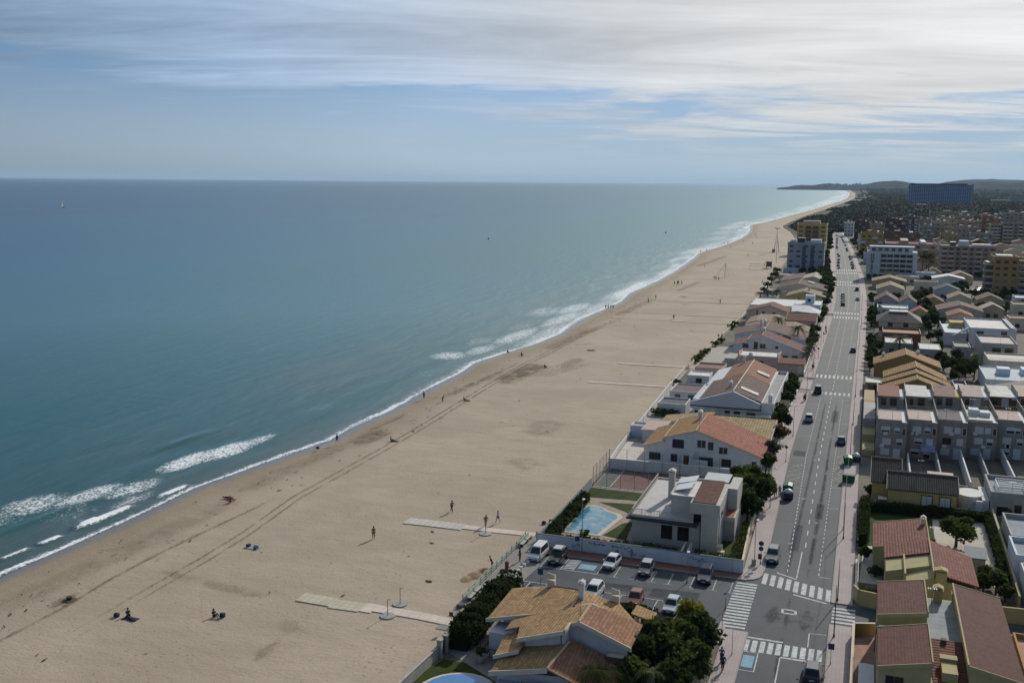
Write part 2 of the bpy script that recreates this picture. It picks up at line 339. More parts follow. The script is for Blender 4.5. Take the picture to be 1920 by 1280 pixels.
def sea_mat():
    m,t,b=newmat('sea_water'); nt_=t; t=NT(t); p=t.pos()
    d=t.attr('a0'); fo=t.attr('a1'); nt_.nodes.remove(b)
    q=t.scale(p,1.,.55,1); 
    n=t.noise(q,.9,5,.6,.3); nb=t.noise(t.scale(p,1,.35,1),.10,6,.55,.4); nm=t.noise(t.scale(p,1,.3,1),.012,5,.55)
    dd=t.m('ADD',d,t.m('MULTIPLY',t.m('SUBTRACT',nb,.5),26))
    c=t.mix(t.rng(dd,2,16),(.075,.092,.075),(.012,.078,.066))
    c=t.mix(t.rng(dd,6,26,0,.5),c,(.045,.072,.058))
    c=t.mix(t.rng(dd,20,70,0,1),c,(.001,.070,.075)); c=t.mix(t.rng(d,110,420),c,(.001,.080,.112))
    c=t.mix(t.rng(d,70,500),c,(.001,.050,.108))
    c=t.mix(t.rng(d,350,1300),c,(.003,.030,.090))
    c=t.mix(t.m('MULTIPLY',t.rng(t.noise(t.scale(p,1,.4,1),.045,5,.6,.6),.48,.66,0,.75),t.rng(d,90,10)),c,(.075,.095,.075)); c=t.mix(t.rng(nm,.4,.65,0,.4),c,(.001,.078,.125))
    # foam lace
    v=t.new('ShaderNodeTexVoronoi',feature='DISTANCE_TO_EDGE'); t.link(t.scale(p,1.,.55,1),v.inputs['Vector']); v.inputs['Scale'].default_value=1.9
    n5=t.noise(q,1.1,8,.78,.8)
    lace=t.m('ADD',t.rng(v.outputs['Distance'],0.0,.30,.30,-.14),t.m('MULTIPLY',t.m('SUBTRACT',n5,.5),1.7))
    fm=t.rng(t.m('ADD',fo,lace),.62,1.25)
    fm=t.m('MULTIPLY',fm,t.rng(fo,.05,.25))
    dif=t.new('ShaderNodeBsdfDiffuse'); t.link(t.mix(fm,c,(.85,.87,.88)),dif.inputs[0])
    gl=t.new('ShaderNodeBsdfGlossy'); gl.inputs['Roughness'].default_value=.33; gl.inputs[0].default_value=(.78,.94,1,1)
    bp=t.new('ShaderNodeBump'); bp.inputs['Strength'].default_value=.5; bp.inputs['Distance'].default_value=.5
    h=t.m('ADD',t.m('MULTIPLY',n,.3),t.m('ADD',t.m('MULTIPLY',nb,.9),t.m('MULTIPLY',t.noise(t.scale(p,1,.22,1),.28,4,.55,.3),1.0)))
    sw=t.m('SINE',t.m('ADD',t.m('MULTIPLY',d,.42),t.m('MULTIPLY',t.noise(t.scale(p,.35,.12,1),.12,4,.6),34.)))
    h=t.m('ADD',h,t.m('MULTIPLY',sw,t.rng(d,160,2,0,.26)))
    t.link(h,bp.inputs['Height']); t.link(bp.outputs[0],gl.inputs['Normal']); t.link(bp.outputs[0],dif.inputs['Normal'])
    fr=t.new('ShaderNodeFresnel'); fr.inputs[0].default_value=1.33
    ff=t.m('MINIMUM',t.m('MULTIPLY',fr.outputs[0],.76),.35)
    ff=t.m('MULTIPLY',ff,t.m('SUBTRACT',1,t.m('MULTIPLY',fm,.8)))
    mxs=t.new('ShaderNodeMixShader'); t.link(ff,mxs.inputs[0]); t.link(dif.outputs[0],mxs.inputs[1]); t.link(gl.outputs[0],mxs.inputs[2])
    t.link(mxs.outputs[0],nt_.nodes['Material Output'].inputs['Surface']); return m
sfr=[-4,-.4,0]+[.35*i for i in range(1,70)]+[25,26.5,28,30,32,35,38,42,47,53,60,70,85,105,140,190,260,360,520,800,1300,2200,4000,8000,16000,40000,90000]
def sz(i,x,y):
    d=shx(y)-x
    if d<1 or d>60 or y>700: return SEAZ
    h=.05*math.sin(d*.55+noise.noise(Vector((y*.03,0,0)))*5)*min(1,d/8)
    for fx,fy,rx,ry,st in CREST:
        if abs(y-fy)<ry: xx=fx+(y-fy)*.04; h+=.3*math.exp(-((x-xx)/(rx*1.3))**2)
    # the unbroken green roller
    if 150<y<186: h+=.55*math.exp(-((x-(-129+(y-160)*.03))/1.1)**2)*math.exp(-((y-171)/9)**2)
    if 105<y<150: h+=.3*math.exp(-((x-(-119+(y-125)*.1))/1.2)**2)*math.exp(-((y-127)/12)**2)
    return SEAZ+h
strip('sea',sea_mat(),lambda y:[shx(y)-f for f in sfr],sz,rows+[16000,20000,26000,40000,90000],lambda i,x,y:(shx(min(y,14500))-x,foam(x,y) if y<9000 else 0),kind='structure')
HAZE=2.3e-5
# ------------------------------------------------------------------ hills beyond the bay
def hill_mat(a,b_,sc):
    m,t,b=newmat('hills'); t=NT(t); p=t.pos(); n=t.noise(p,sc,7,.65)
    t.link(t.mix(t.rng(n,.42,.58),a,b_),b.inputs['Base Color']); b.inputs['Roughness'].default_value=1; b.inputs['Specular IOR Level'].default_value=0; return m
def ridge(name,D,prof,mat,depth,seed,rough):
    """terrain ridge: prof = (azimuth in degrees from +Y towards +X, crest height in m)"""
    vs_=[];nn=240; cols=[-1,-.75,-.5,-.3,-.15,0,.2,.5,1]
    a0,a1=prof[0][0],prof[-1][0]
    for i in range(nn+1):
        az=lerp(a0,a1,i/nn); h=interp(prof,az)
        for c in cols:
            d=D+c*depth; x,y=math.sin(R(az))*d,math.cos(R(az))*d
            z=-3+(h+3)*(max(0,1-abs(c))**.8)*(1+rough*noise.noise(Vector((x*.002,y*.002,seed)))+rough*.5*noise.noise(Vector((x*.008,y*.008,seed))))
            vs_.append((x,y,z))
    n=len(cols); fs=[(r*n+i,r*n+i+1,(r+1)*n+i+1,(r+1)*n+i) for r in range(nn) for i in range(n-1)]
    me=bpy.data.meshes.new(name); me.from_pydata(vs_,[],fs); me.materials.append(mat); me.polygons.foreach_set('use_smooth',[True]*len(fs))
    o=bpy.data.objects.new(name,me); C.objects.link(o); tag(o,kind='structure'); return o
HD=10800.
ridge('headland_hills',HD,[(-4.95,0),(-4.8,14),(-4.3,26),(-4.0,40),(-3.0,44),(-2.2,64),(-1.5,50),(-.5,62),(.5,88),(1.0,96),(1.6,78),(3.0,66),(3.6,92),(5,98),(6.5,88),(7.6,92),(9,85),(13,70)],hill_mat((.022,.032,.03),(.07,.07,.062),.004),1500,2.,.35)
ridge('far_hills',16500.,[(2.5,40),(4,120),(5.5,140),(7,134),(8.2,146),(9,136),(11,132),(14,130)],hill_mat((.03,.04,.04),(.05,.055,.05),.003),3000,5.,.14)
b=mb(); q=random.Random(3)
for i in range(900):
    az=q.uniform(-2.6,7.5); 
    if az>4.6 and q.random()<.5: continue
    d=q.uniform(9300,10400); x,y=math.sin(R(az))*d,math.cos(R(az))*d; s_=q.uniform(7,18); h=max(0,(d-9300)/1100)*q.uniform(25,60)
    b.box(x,y,h-8,x+s_*q.uniform(1,2.2),y+s_,h+q.uniform(5,15))
b.build('distant_town',paint((.36,.32,.29),.9,.35,.02),label='pale low town scattered over the headland across the bay',cat='town').__setitem__('kind','stuff')
b=mb(); b.box(-1150,12600,-1,-640,12612,.8); b.build('breakwater',paint((.10,.10,.10),.9),kind='structure')
# ------------------------------------------------------------------ roads
RL=[(60,-10.6),(134,-10.9),(200,-12.3),(412,-12.4),(491,-13.4),(605,-17.2),(786,-23.9),(1000,-31.5),(1121,-37),(1200,-41)]
RR=[(60,-1.7),(132,-2.1),(296,-2.3),(416,-2.4),(500,-3.0),(610,-5.2),(792,-12.5),(1018,-22.7),(1121,-28.5),(1200,-32.5)]
WL=[(60,-13.2),(134,-13.6),(171,-14.5),(224,-15.2),(291,-14.9),(410,-15.3),(491,-16.6),(605,-20.4),(786,-27.4),(1200,-44.5)]
WR=[(60,.6),(157,.5),(230,.3),(417,.2),(500,-.2),(610,-2.4),(792,-9.5),(1018,-19.7),(1200,-29.5)]
def asphalt():
    m,t,b=newmat('asphalt'); t=NT(t); p=t.pos()
    n=t.noise(p,.12,6,.65); n2=t.noise(p,3,4,.7); n3=t.noise(t.scale(p,1.2,.06,1),.8,4,.6)
    c=t.mix(t.rng(n,.38,.6),(.026,.034,.046),(.044,.055,.073)); c=t.mix(t.rng(n3,.45,.7,0,.5),c,(.048,.056,.063))
    c=t.mix(t.m('MULTIPLY',n2,.4),c,(.115,.125,.13)); v=t.new('ShaderNodeTexVoronoi',feature='DISTANCE_TO_EDGE'); t.link(p,v.inputs['Vector']); v.inputs['Scale'].default_value=.22
    c=t.mix(t.rng(v.outputs['Distance'],0,.012,.5,0),c,(.04,.04,.04))
    t.link(c,b.inputs['Base Color']); b.inputs['Roughness'].default_value=.75; b.inputs['Specular IOR Level'].default_value=.25; t.bump(n2,.3,.02,b); return m
ASPH=asphalt()
def pave_mat(a,b_,g,sc):
    m,t,b=newmat('paving'); t=NT(t); p=t.pos(); n=t.noise(p,.25,6,.65)
    br=t.new('ShaderNodeTexBrick'); t.link(p,br.inputs['Vector']); br.inputs['Scale'].default_value=sc; br.offset=0
    br.inputs['Color1'].default_value=(*a,1); br.inputs['Color2'].default_value=(*b_,1); br.inputs['Mortar'].default_value=(*g,1); br.inputs['Mortar Size'].default_value=.02; br.inputs['Brick Width'].default_value=.5; br.inputs['Row Height'].default_value=.5
    t.link(t.mix(t.rng(n,.35,.7,0,.5),br.outputs['Color'],tuple(x*.7 for x in a)),b.inputs['Base Color']); b.inputs['Roughness'].default_value=.9; b.inputs['Specular IOR Level'].default_value=.2; return m
PINKP=pave_mat((.47,.405,.395),(.43,.375,.365),(.32,.27,.26),1.2); REDPAVE=pave_mat((.22,.11,.09),(.26,.14,.11),(.15,.08,.07),1.5); GREYP=pave_mat((.27,.25,.23),(.30,.28,.255),(.19,.17,.16),.9)
rr=[60+5*i for i in range(int(1140/5)+1)]
strip('road',ASPH,lambda y:[interp(RL,y)+(interp(RR,y)-interp(RL,y))*k/4 for k in range(5)],lambda i,x,y:.03,rr,kind='structure')
def side(name,ta,tb,y0,y1,mat,nm='sidewalk'):
    ys=[y0]+[v for v in rr if y0<v<y1]+[y1]; b=mb(); n=len(ys)
    vs_=[]; 
    for yy in ys:
        a,c=ta(yy),tb(yy); vs_+=[(a,yy,-.02),(a,yy,.15),(c,yy,.15),(c,yy,-.02)]
    fs=[]
    for i in range(n-1):
        for k in range(3): fs.append((4*i+k,4*i+k+1,4*i+k+5,4*i+k+4))
    fs+=[(3,2,1,0),(4*n-4,4*n-3,4*n-2,4*n-1)]
    b.add(vs_,fs); o=b.build(name,mat,kind='structure'); return o
def kerb(ta,y0,y1,w=.15):
    return side('kerb',lambda y:ta(y)-w/2,lambda y:ta(y)+w/2,y0,y1,KERB)
KERB=paint((.33,.31,.29),.9,.15,2.)
fl=lambda T,o=0:(lambda y:interp(T,y)+o)
for y0,y1 in ((60,116.2),(136.2,262.5),(267.5,281),(284.5,424),(432,640),(646,1190)):
    side('sidewalk',fl(WL),fl(RL,-.16),y0,y1,PINKP); o=kerb(fl(RL,-.08),y0-.0,y1); o.location.z=.01
for y0,y1 in ((60,121.8),(128.6,640),(646,1190)):
    side('sidewalk',fl(RR,.16),fl(WR),y0,y1,PINKP); o=kerb(fl(RR,.08),y0,y1); o.location.z=.01
# corner bulge of the pavement by the wall, lot footway
b=mb(); b.prism([(-13.7,132.5),(-12.9,132.45),(-12.0,132.9),(-11.4,133.7),(-11.1,134.8),(-11.05,136.2),(-13.7,136.2)],-.02,.15); b.build('sidewalk',PINKP,kind='structure')
b=mb(); b.prism([(-43.2,132.4),(-13.7,132.4),(-13.7,135),(-43.2,135)],-.02,.145); b.build('footway',REDPAVE,kind='structure')
b=mb(); b.box(-43.2,132.25,-.02,-12.9,132.4,.16); b.build('kerb',KERB,kind='structure')
b=mb(); b.prism([(-11.0,116.2),(-13.5,116.2),(-13.9,118),(-14.3,118),(-14.3,112.),(-10.9,112.0)],.0,.14); b.build('sidewalk',PINKP,kind='structure')
# parking lot, side street, promenade
b=mb(); b.poly([(-41.9,117.6,.02),(-10.7,115.4,.02),(-10.7,136.,.02),(-13,132.3,.02),(-42.2,132.3,.02)]); b.build('parking_lot',ASPH,kind='structure')
b=mb(); b.poly([(-2.3,122,.02),(40,123.2,.02),(40,129,.02),(-2.3,128.4,.02)]); b.build('side_street',ASPH,kind='structure')
b=mb(); b.poly([(-15,264.5-2,.02),(-12.2,262.5,.02),(-12.2,267.5,.02),(-15,267.5,.02)]); b.poly([(-46,282,.02),(-14,280.6,.02),(-14,285,.02),(-46,285.2,.02)]); b.build('side_street',GREYP,kind='structure')
b=mb(); b.prism([(-45.6,104.5),(-43.4,104.5),(-43.2,117.6),(-41.9,119),(-41.9,132.3),(-43.0,132.3),(-43.2,139.5),(-45.6,139.5)],-.1,.06); b.build('promenade',GREYP,kind='structure')
b=mb(); b.prism([(-42.0,120.5),(-40.6,121.8),(-40.2,127.4),(-41.4,132.2),(-41.9,132.2)],0,.075); b.build('footway',GREYP,kind='structure')
# ------------------------------------------------------------------ road paint
def worn(col,amt=.35):
    m,t,b=newmat('road_paint'); t=NT(t); p=t.pos(); n=t.noise(p,2.2,6,.7); n2=t.noise(p,.3,3)
    t.link(t.mix(t.rng(t.m('ADD',n,t.m('MULTIPLY',n2,.3)),.52,.78,0,amt*1.6),col,(.13,.14,.145)),b.inputs['Base Color']); b.inputs['Roughness'].default_value=.8; return m
PW=worn((.58,.60,.60)); PB=worn((.16,.38,.52),.25); PC=worn((.38,.48,.52)); PY=worn((.42,.38,.18),.6)
Z1=.045
def qd(b,x0,y0,x1,y1,z=Z1,sk=0): b.add([(x0,y0,z),(x1,y0+sk*(x1-x0),z),(x1,y1+sk*(x1-x0),z),(x0,y1,z)],[(0,1,2,3)])
def ln(b,x0,y0,x1,y1,w=.12,z=Z1):
    d=Vector((x1-x0,y1-y0,0)); d.normalize(); n=Vector((-d.y,d.x,0))*w/2
    b.add([(x0-n.x,y0-n.y,z),(x1-n.x,y1-n.y,z),(x1+n.x,y1+n.y,z),(x0+n.x,y0+n.y,z)],[(0,1,2,3)])
def mk(b,m=None,nm='road_marking'): return b.build(nm,m or PW,kind='structure')
def zebra(y0,y1,n=9,x0=None,x1=None,sk=0,w=.5):
    b=mb(); x0=interp(RL,y0)+.4 if x0 is None else x0; x1=interp(RR,y0)-.4 if x1 is None else x1
    st=(x1-x0-w)/(n-1)
    for i in range(n):
        x=x0+i*st; qd(b,x,y0+sk*(x-x0),x+w,y1+sk*(x-x0),Z1,sk)
    return mk(b,nm='crosswalk')
zebra(132.1,136.0,9,-10.95,-2.15,-.37,.62); zebra(111.4,114.4,10,-11.0,-2.4,.0,.58)
for y0,y1 in ((286,291),(262.8,266.2),(418,424.5),(432.5,439),(556,564),(572,581),(631,642),(652,664)): zebra(y0,y1,9)
b=mb()
for i in range(16): qd(b,-14.25+.04*i/3,117.0+i*.93,-11.35,117.0+i*.93+.5)
mk(b,nm='crosswalk')
b=mb()
for i in range(5): qd(b,-1.8,122.6+i*1.05,.9,123.15+i*1.05)
mk(b,nm='crosswalk')
b=mb(); ln(b,-9.35,136.6,-6.7,135.1,.3); ln(b,-6.7,129.7,-2.6,128.2,.3); ln(b,-10.9,115.0,-6.8,114.95,.35); ln(b,-6.8,111.0,-2.6,111.0,.35)
ln(b,-6.7,135.2,-6.65,146,.14); ln(b,-6.8,111,-6.8,60,.14); ln(b,-9.25,137,-9.3,111+25.5,.1)
y=148.
while y<1150:
    c=lambda t: (interp(RL,t)+interp(RR,t))/2+.35
    k=1 if y<450 else 1.5
    ln(b,c(y),y,c(y+2.2),y+2.2,.16*k); y+=5.5
for T,o in ((RL,2.95),(RR,-1.85)):
    y=137.5
    while y<1100:
        if not any(a<y<b2 for a,b2 in ((258,296),(412,444),(550,586),(626,670))): ln(b,interp(T,y)+o,y,interp(T,y+1)+o,y+.95,.13 if y<450 else .2)
        y+=1.9
for y in (250.2,217.1,193.1,168.2+10): ln(b,interp(RL,y)+.3,y,interp(RL,y)+2.95,y,.12)
for y in (253,231.5,218.6,180.5,168.2,251,137): ln(b,interp(RR,y)-.2,y,interp(RR,y)-1.85,y,.12)
for i in range(5): ln(b,-8.7+i*.0,110.9-.0,-8.7,110.9,.1)
# bay boxes bottom
ln(b,-10.9,111.2,-9.2,111.2,.13); ln(b,-9.2,111.2,-9.2,106.5,.13); ln(b,-10.8,106.5,-9.2,106.5,.13)
ln(b,-4.1,118.5,-2.2,118.7,.12); ln(b,-4.1,118.5,-4.05,114.7,.12); ln(b,-2.9,104.,-2.9,110.9,.1)
# worn symbols
ln(b,-7.6,124.6,-6.1,124.5,.3); ln(b,-7.6,124.6,-7.55,123.4,.3); ln(b,-7.5,123.4,-6.1,123.4,.3); ln(b,-6.1,124.5,-6.0,123.4,.35)
mk(b)
b=mb()
for y in range(182,193,3): ln(b,-11.7,y,-9.4,y+2.8,.16); ln(b,-9.4,y+.2,-11.7,y+2.2,.12)
for y in range(184,204,4): ln(b,-4.1,y,-2.5,y+3.6,.12); ln(b,-4.1,y+3.4,-2.5,y+.2,.12)
mk(b,PY)
b=mb()
for x in (-40.1,-37.2,-35.5): ln(b,x,127.7,x+.05,131.8,.12)
ln(b,-40.4,127.6,-32.0,127.6,.12); ln(b,-40.6,121.95,-18.8,121.95,.12)
for i in range(6): qd(b,-36.95,128.0+i*.62,-35.6,128.3+i*.62,Z1,.2)
for x in (-39.6,-37.2,-34.8,-32.4): ln(b,x,118.2,x,121.95,.12)
mk(b)
b=mb()
for x in (-32.1,-29.7,-27.1,-24.7,-22.45,-19.6,-16.65,-14.5): ln(b,x,127.4,x,131.4,.12); ln(b,x-.6,127.4,x+.6,127.4,.1)
for x in (-29.7,-27.3,-24.9,-22.7,-20.,-18.7): ln(b,x,118.,x,121.95,.12)
mk(b,PC)
def disabled(cx,cy,sx,sy):
    b=mb(); qd(b,cx-sx,cy-sy,cx+sx,cy+sy,.05); mk(b,PB)
    b=mb(); k=min(sx,sy)*.8; z=.056
    pts=[(cx+k*.45*math.cos(a)-.05*k,cy-k*.25+k*.45*math.sin(a)) for a in [R(100+30*i) for i in range(9)]]
    for p_,q_ in zip(pts,pts[1:]): ln(b,*p_,*q_,.12*k,z)
    for s_ in (((-.1,.55),(-.05,0)),((-.05,0),(.35,0)),((.35,0),(.5,-.5)),((-.1,.3),(.3,.3))): ln(b,cx+s_[0][0]*k,cy+s_[0][1]*k,cx+s_[1][0]*k,cy+s_[1][1]*k,.13*k,z)
    b.add([(cx+k*(-.12+.13*math.cos(a)),cy+k*(.75+.13*math.sin(a)),z) for a in [R(60*i) for i in range(6)]],[tuple(range(6))]); mk(b)
disabled(-33.9,129.6,1.15,.95); disabled(-10.1,108.8,.62,1.5)
# manholes
b=mb()
for x,y in ((-20.8,131),(-19.3,126.9),(-8.1,172),(-7.7,198),(-5.5,222),(-8.6,149),(-12.8,116.4),(-5.4,160)):
    b.add([(x+.33*math.cos(R(30*i)),y+.33*math.sin(R(30*i)),.048) for i in range(12)],[tuple(range(12))])
b.build('manhole_covers',paint((.10,.105,.11),.6),kind='structure')
# ------------------------------------------------------------------ boardwalks on the sand
PLK=pave_mat((.60,.55,.50),(.52,.48,.43),(.30,.26,.22),.55); PLK2=pave_mat((.56,.51,.38),(.50,.45,.33),(.32,.28,.20),.55); PIN=pave_mat((.68,.57,.48),(.64,.54,.46),(.50,.42,.35),.4)
def bwalk(pts,w,mat,z=.06):
    b=mb(); 
    for (x0,y0),(x1,y1) in zip(pts,pts[1:]): b.add([(x0,y0-w/2,z),(x1,y1-w/2,z),(x1,y1+w/2,z),(x0,y0+w/2,z),(x0,y0-w/2,z-.2),(x1,y1-w/2,z-.2),(x1,y1+w/2,z-.2),(x0,y0+w/2,z-.2)],[(0,1,2,3),(0,4,5,1),(2,6,7,3),(3,7,4,0),(1,5,6,2)])
    return b.build('boardwalk',mat,kind='structure')
bwalk([(-65.2,138.4),(-61,138.6),(-55.8,138.7)],2.7,PLK,.12); bwalk([(-55.8,138.9),(-50,139),(-44.6,139.4)],1.7,PIN,.1)
bwalk([(-65.2,107.1),(-60.4,107.0)],2.6,PLK2,.12); bwalk([(-60.4,106.6),(-56.4,106.8)],2.6,PLK2,.1);bwalk([(-54.8,107.),(-56.4,107.)],2.5,PIN,.1); bwalk([(-54.8,107.2),(-49,107.1),(-44.0,106.7)],1.9,PIN,.1)
for (xa,xb,yy) in ((-68,-47.5,256.5),(-67,-46.4,286.8),(-70,-45.8,384),(-68,-45.6,404),(-75,-46,452),(-72,-58,640)): bwalk([(xa,yy),(xb,yy+1)],1.5 if yy<300 else 1.2,PIN,.14)
# ------------------------------------------------------------------ marks in the sand
def soft(name,pts,w,col,st,ns=1.2):
    """soft-edged churned strip lying 3 cm above the sand sheet"""
    m,t,b=newmat('churned_sand'); t=NT(t); p=t.pos()
    a=t.attr('a0'); n=t.noise(p,ns,5,.7); n2=t.noise(p,.25,4,.6)
    t.link(t.mix(n,col,tuple(c*1.35 for c in col)),b.inputs['Base Color']); b.inputs['Roughness'].default_value=.95; b.inputs['Specular IOR Level'].default_value=.1
    f=t.m('MULTIPLY',t.m('MULTIPLY',t.rng(t.m('ADD',a,t.m('MULTIPLY',t.m('SUBTRACT',n,.5),.9)),.25,.7),st),t.m('MULTIPLY',t.rng(n2,.3,.55),t.rng(t.noise(p,3.5,4,.7),.38,.6,.25,1))); t.link(f,b.inputs['Alpha'])
    vs_=[];at=[];fs=[]
    P=[Vector(q_) for q_ in pts]
    fine=[]
    for p0,p1 in zip(P,P[1:]):
        k=max(1,int((p1-p0).length/4))
        fine+=[p0.lerp(p1,i/k) for i in range(k)]
    fine.append(P[-1])
    for i,c in enumerate(fine):
        d=(fine[min(i+1,len(fine)-1)]-fine[max(0,i-1)]).normalized(); nn=Vector((-d.y,d.x))
        e=min(1,4*min(i,len(fine)-1-i)/max(1,len(fine)-1)+.0)
        for k in (-1,-.5,0,.5,1):
            x,y=c.x+nn.x*k*w/2,c.y+nn.y*k*w/2
            vs_.append((x,y,.13)); at.append((1-abs(k))*min(1,e*2))
    n_=len(fine)
    for i in range(n_-1):
        for k in range(4): fs.append((5*i+k,5*i+k+1,5*i+k+6,5*i+k+5))
    me=bpy.data.meshes.new(name); me.from_pydata(vs_,[],fs); me.materials.append(m); a_=me.attributes.new('a0','FLOAT','POINT'); a_.data.foreach_set('value',at)
    o=bpy.data.objects.new(name,me); C.objects.link(o); tag(o,kind='structure'); return o
DK=(.19,.14,.09)
soft('tyre_track',[(-90.2,60),(-90.6,84),(-90.6,95),(-91.5,103),(-91.7,113.7),(-91.3,122.5),(-90.5,135),(-90,146)],.9,DK,.75)
for dx in (-.75,.75): soft('tyre_track',[(-82.6+dx,72),(-83.9+dx,90),(-84.3+dx,105),(-84.4+dx,114),(-85+dx,125),(-87.2+dx,143),(-87.6+dx,178),(-88.4+dx,200),(-89.4+dx,218),(-91+dx,250),(-91.8+dx,274),(-91.4+dx,292),(-91.8+dx,338),(-90.4+dx,369),(-88,410)],.75,DK,.7)
soft('tyre_track',[(-96,228),(-95,250),(-94,280)],1.2,DK,.5); soft('footprint_trail',[(-89,109),(-80,107),(-72,106),(-66,106.5)],3.2,DK,.35,3)
for x,y,w_,l,s_ in ((-94.5,184,9,16,.75),(-97,197,3,22,.5),(-88.5,262,12,34,.75),(-95,245,5,40,.45),(-80,283,8,22,.4),(-63.7,204,12,18,.3),(-58.5,176,14,14,.3),(-92,96,3.5,8,.8),(-97.5,138,3,8,.6),(-61,93,3,9,.45),(-97,112,8,60,.28),(-97,160,7,40,.25),(-93,330,8,60,.45),(-92,420,8,60,.4),(-80,470,8,14,.5),(-86,520,6,60,.35),(-100,700,8,120,.4),(-47.3,121.5,2.5,6.5,.7),(-74,440,10,10,.4),(-62,99,9,5,.25)):
    soft('churned_sand',[(x-.02*l,y-l/2),(x,y),(x+.02*l,y+l/2)],w_,DK,s_,1.6)
for i in range(9):
    x=-88+i*1.6; soft('rake_mark',[(x-5,250+i),(x+1,276+i*1.2)],1.0,DK,.55,2.)
for yy in (448,384,404,560,640,810,1089): soft('beach_track',[(-100,yy-1),(-75,yy),(-50,yy+1)],3,DK,.4)
b=mb(); q=random.Random(21)
for i in range(420):
    y=60+q.random()**1.3*520; k=q.random(); x=(shx(y)+(q.uniform(5,16) if k<.8 else q.uniform(8,55)))
    if x>lex(y)-3: continue
    l=q.uniform(.12,.45)*(1+y/400); a=q.gauss(math.pi/2,.9); ww=l*q.uniform(.15,.4); dx,dy=math.cos(a),math.sin(a)
    b.add([(x,y,.06),(x+dx*l-dy*ww,y+dy*l+dx*ww,.07),(x+dx*l*2,y+dy*l*2,.1),(x+dx*l+dy*ww,y+dy*l-dx*ww,.12)],[(0,1,2,3)])
o=b.build('seaweed_debris',paint((.10,.075,.045),.95,.4,3.),label='scattered dry seaweed and twigs on the upper wash zone of the sand',cat='seaweed'); o['kind']='stuff'
# mound of dug sand by the fence
b=mb(); 
for (x,y,r,h) in ((-47.2,121.7,1.0,.4),(-46.6,123.2,.9,.45),(-47.8,120.0,.8,.25)):
    pr=[]; n=14; vs_=[(x,y,h)]
    for k,(rr_,hh) in enumerate(((.35,.85),(.7,.4),(1.1,-.02))):
        for i in range(n):
            a=2*math.pi*i/n; j=1+.25*noise.noise(Vector((a*2,x,k))); vs_.append((x+r*rr_*j*math.cos(a),y+1.6*r*rr_*j*math.sin(a),h*hh))
    fs=[(0,1+i,1+(i+1)%n) for i in range(n)]+[(1+k*n+i,1+k*n+n+i,1+k*n+n+(i+1)%n,1+k*n+(i+1)%n) for k in range(2) for i in range(n)]
    b.add(vs_,fs)
o=b.build('sand_heap',paint((.30,.21,.125),.95,.3,3.),smooth=True); tag(o,'heap of loose dug sand against the beach side of the promenade fence','sand heap'); 

# ------------------------------------------------------------------ hazy air
m=bpy.data.materials.new('haze'); m.use_nodes=True; m.node_tree.nodes.clear(); _o=m.node_tree.nodes.new('ShaderNodeOutputMaterial'); _v=m.node_tree.nodes.new('ShaderNodeVolumePrincipled')
_v.inputs['Color'].default_value=(.55,.77,1,1); _v.inputs['Density'].default_value=HAZE; _v.inputs['Anisotropy'].default_value=.2; m.node_tree.links.new(_v.outputs[0],_o.inputs['Volume'])
b=mb(); b.box(-95000,-2000,-4,40000,92000,330); o=b.build('haze',m,kind='stuff',label='thin sea haze between the camera and the far headland',cat='haze'); 

for pts,c in (([(-8.6,146),(-7.2,146),(-7.2,158),(-8.6,158)],.055),([(-5.8,162),(-4.6,162),(-4.6,170),(-5.8,170)],.028),([(-11.8,200),(-9.6,200),(-9.6,204),(-11.8,204)],.03),([(-6,232),(-4.6,232),(-4.6,244),(-6,244)],.06),([(-33,123),(-26,123.4),(-26,125.4),(-33,125)],.05),([(-24,122.8),(-18,123),(-18,126),(-24,125.6)],.032)):
    b=mb(); b.poly([(x,y,.036) for x,y in pts]); b.build('asphalt_patch',paint((c*.35+.022,c*.4+.029,c*.5+.039),.9,.3,.9),kind='structure')
for pts_,w_,s_ in (([(-9.5,118),(-8.6,122),(-8.2,127)],3.4,.45),([(-5.4,117),(-4.6,122),(-4.4,128)],3.,.5),([(-8,121),(-5,121.5),(-3,123)],2.2,.35),([(-36,124.5),(-28,124.8),(-20,125)],2.4,.3)):
    m_=soft('oil_smudge',pts_,w_,(.024,.029,.036),s_,.8); m_.location.z=-.090
for x,y0,y1 in ((-8.0,128,260),(-5.4,128,260),(-7.0,104,130),(-5.2,136,200)): 
    m_=soft('tyre_polish',[(x,y0),(x+.1,(y0+y1)/2),(x,y1)],.8,(.022,.027,.034),.5,.7); m_.location.z=-.092
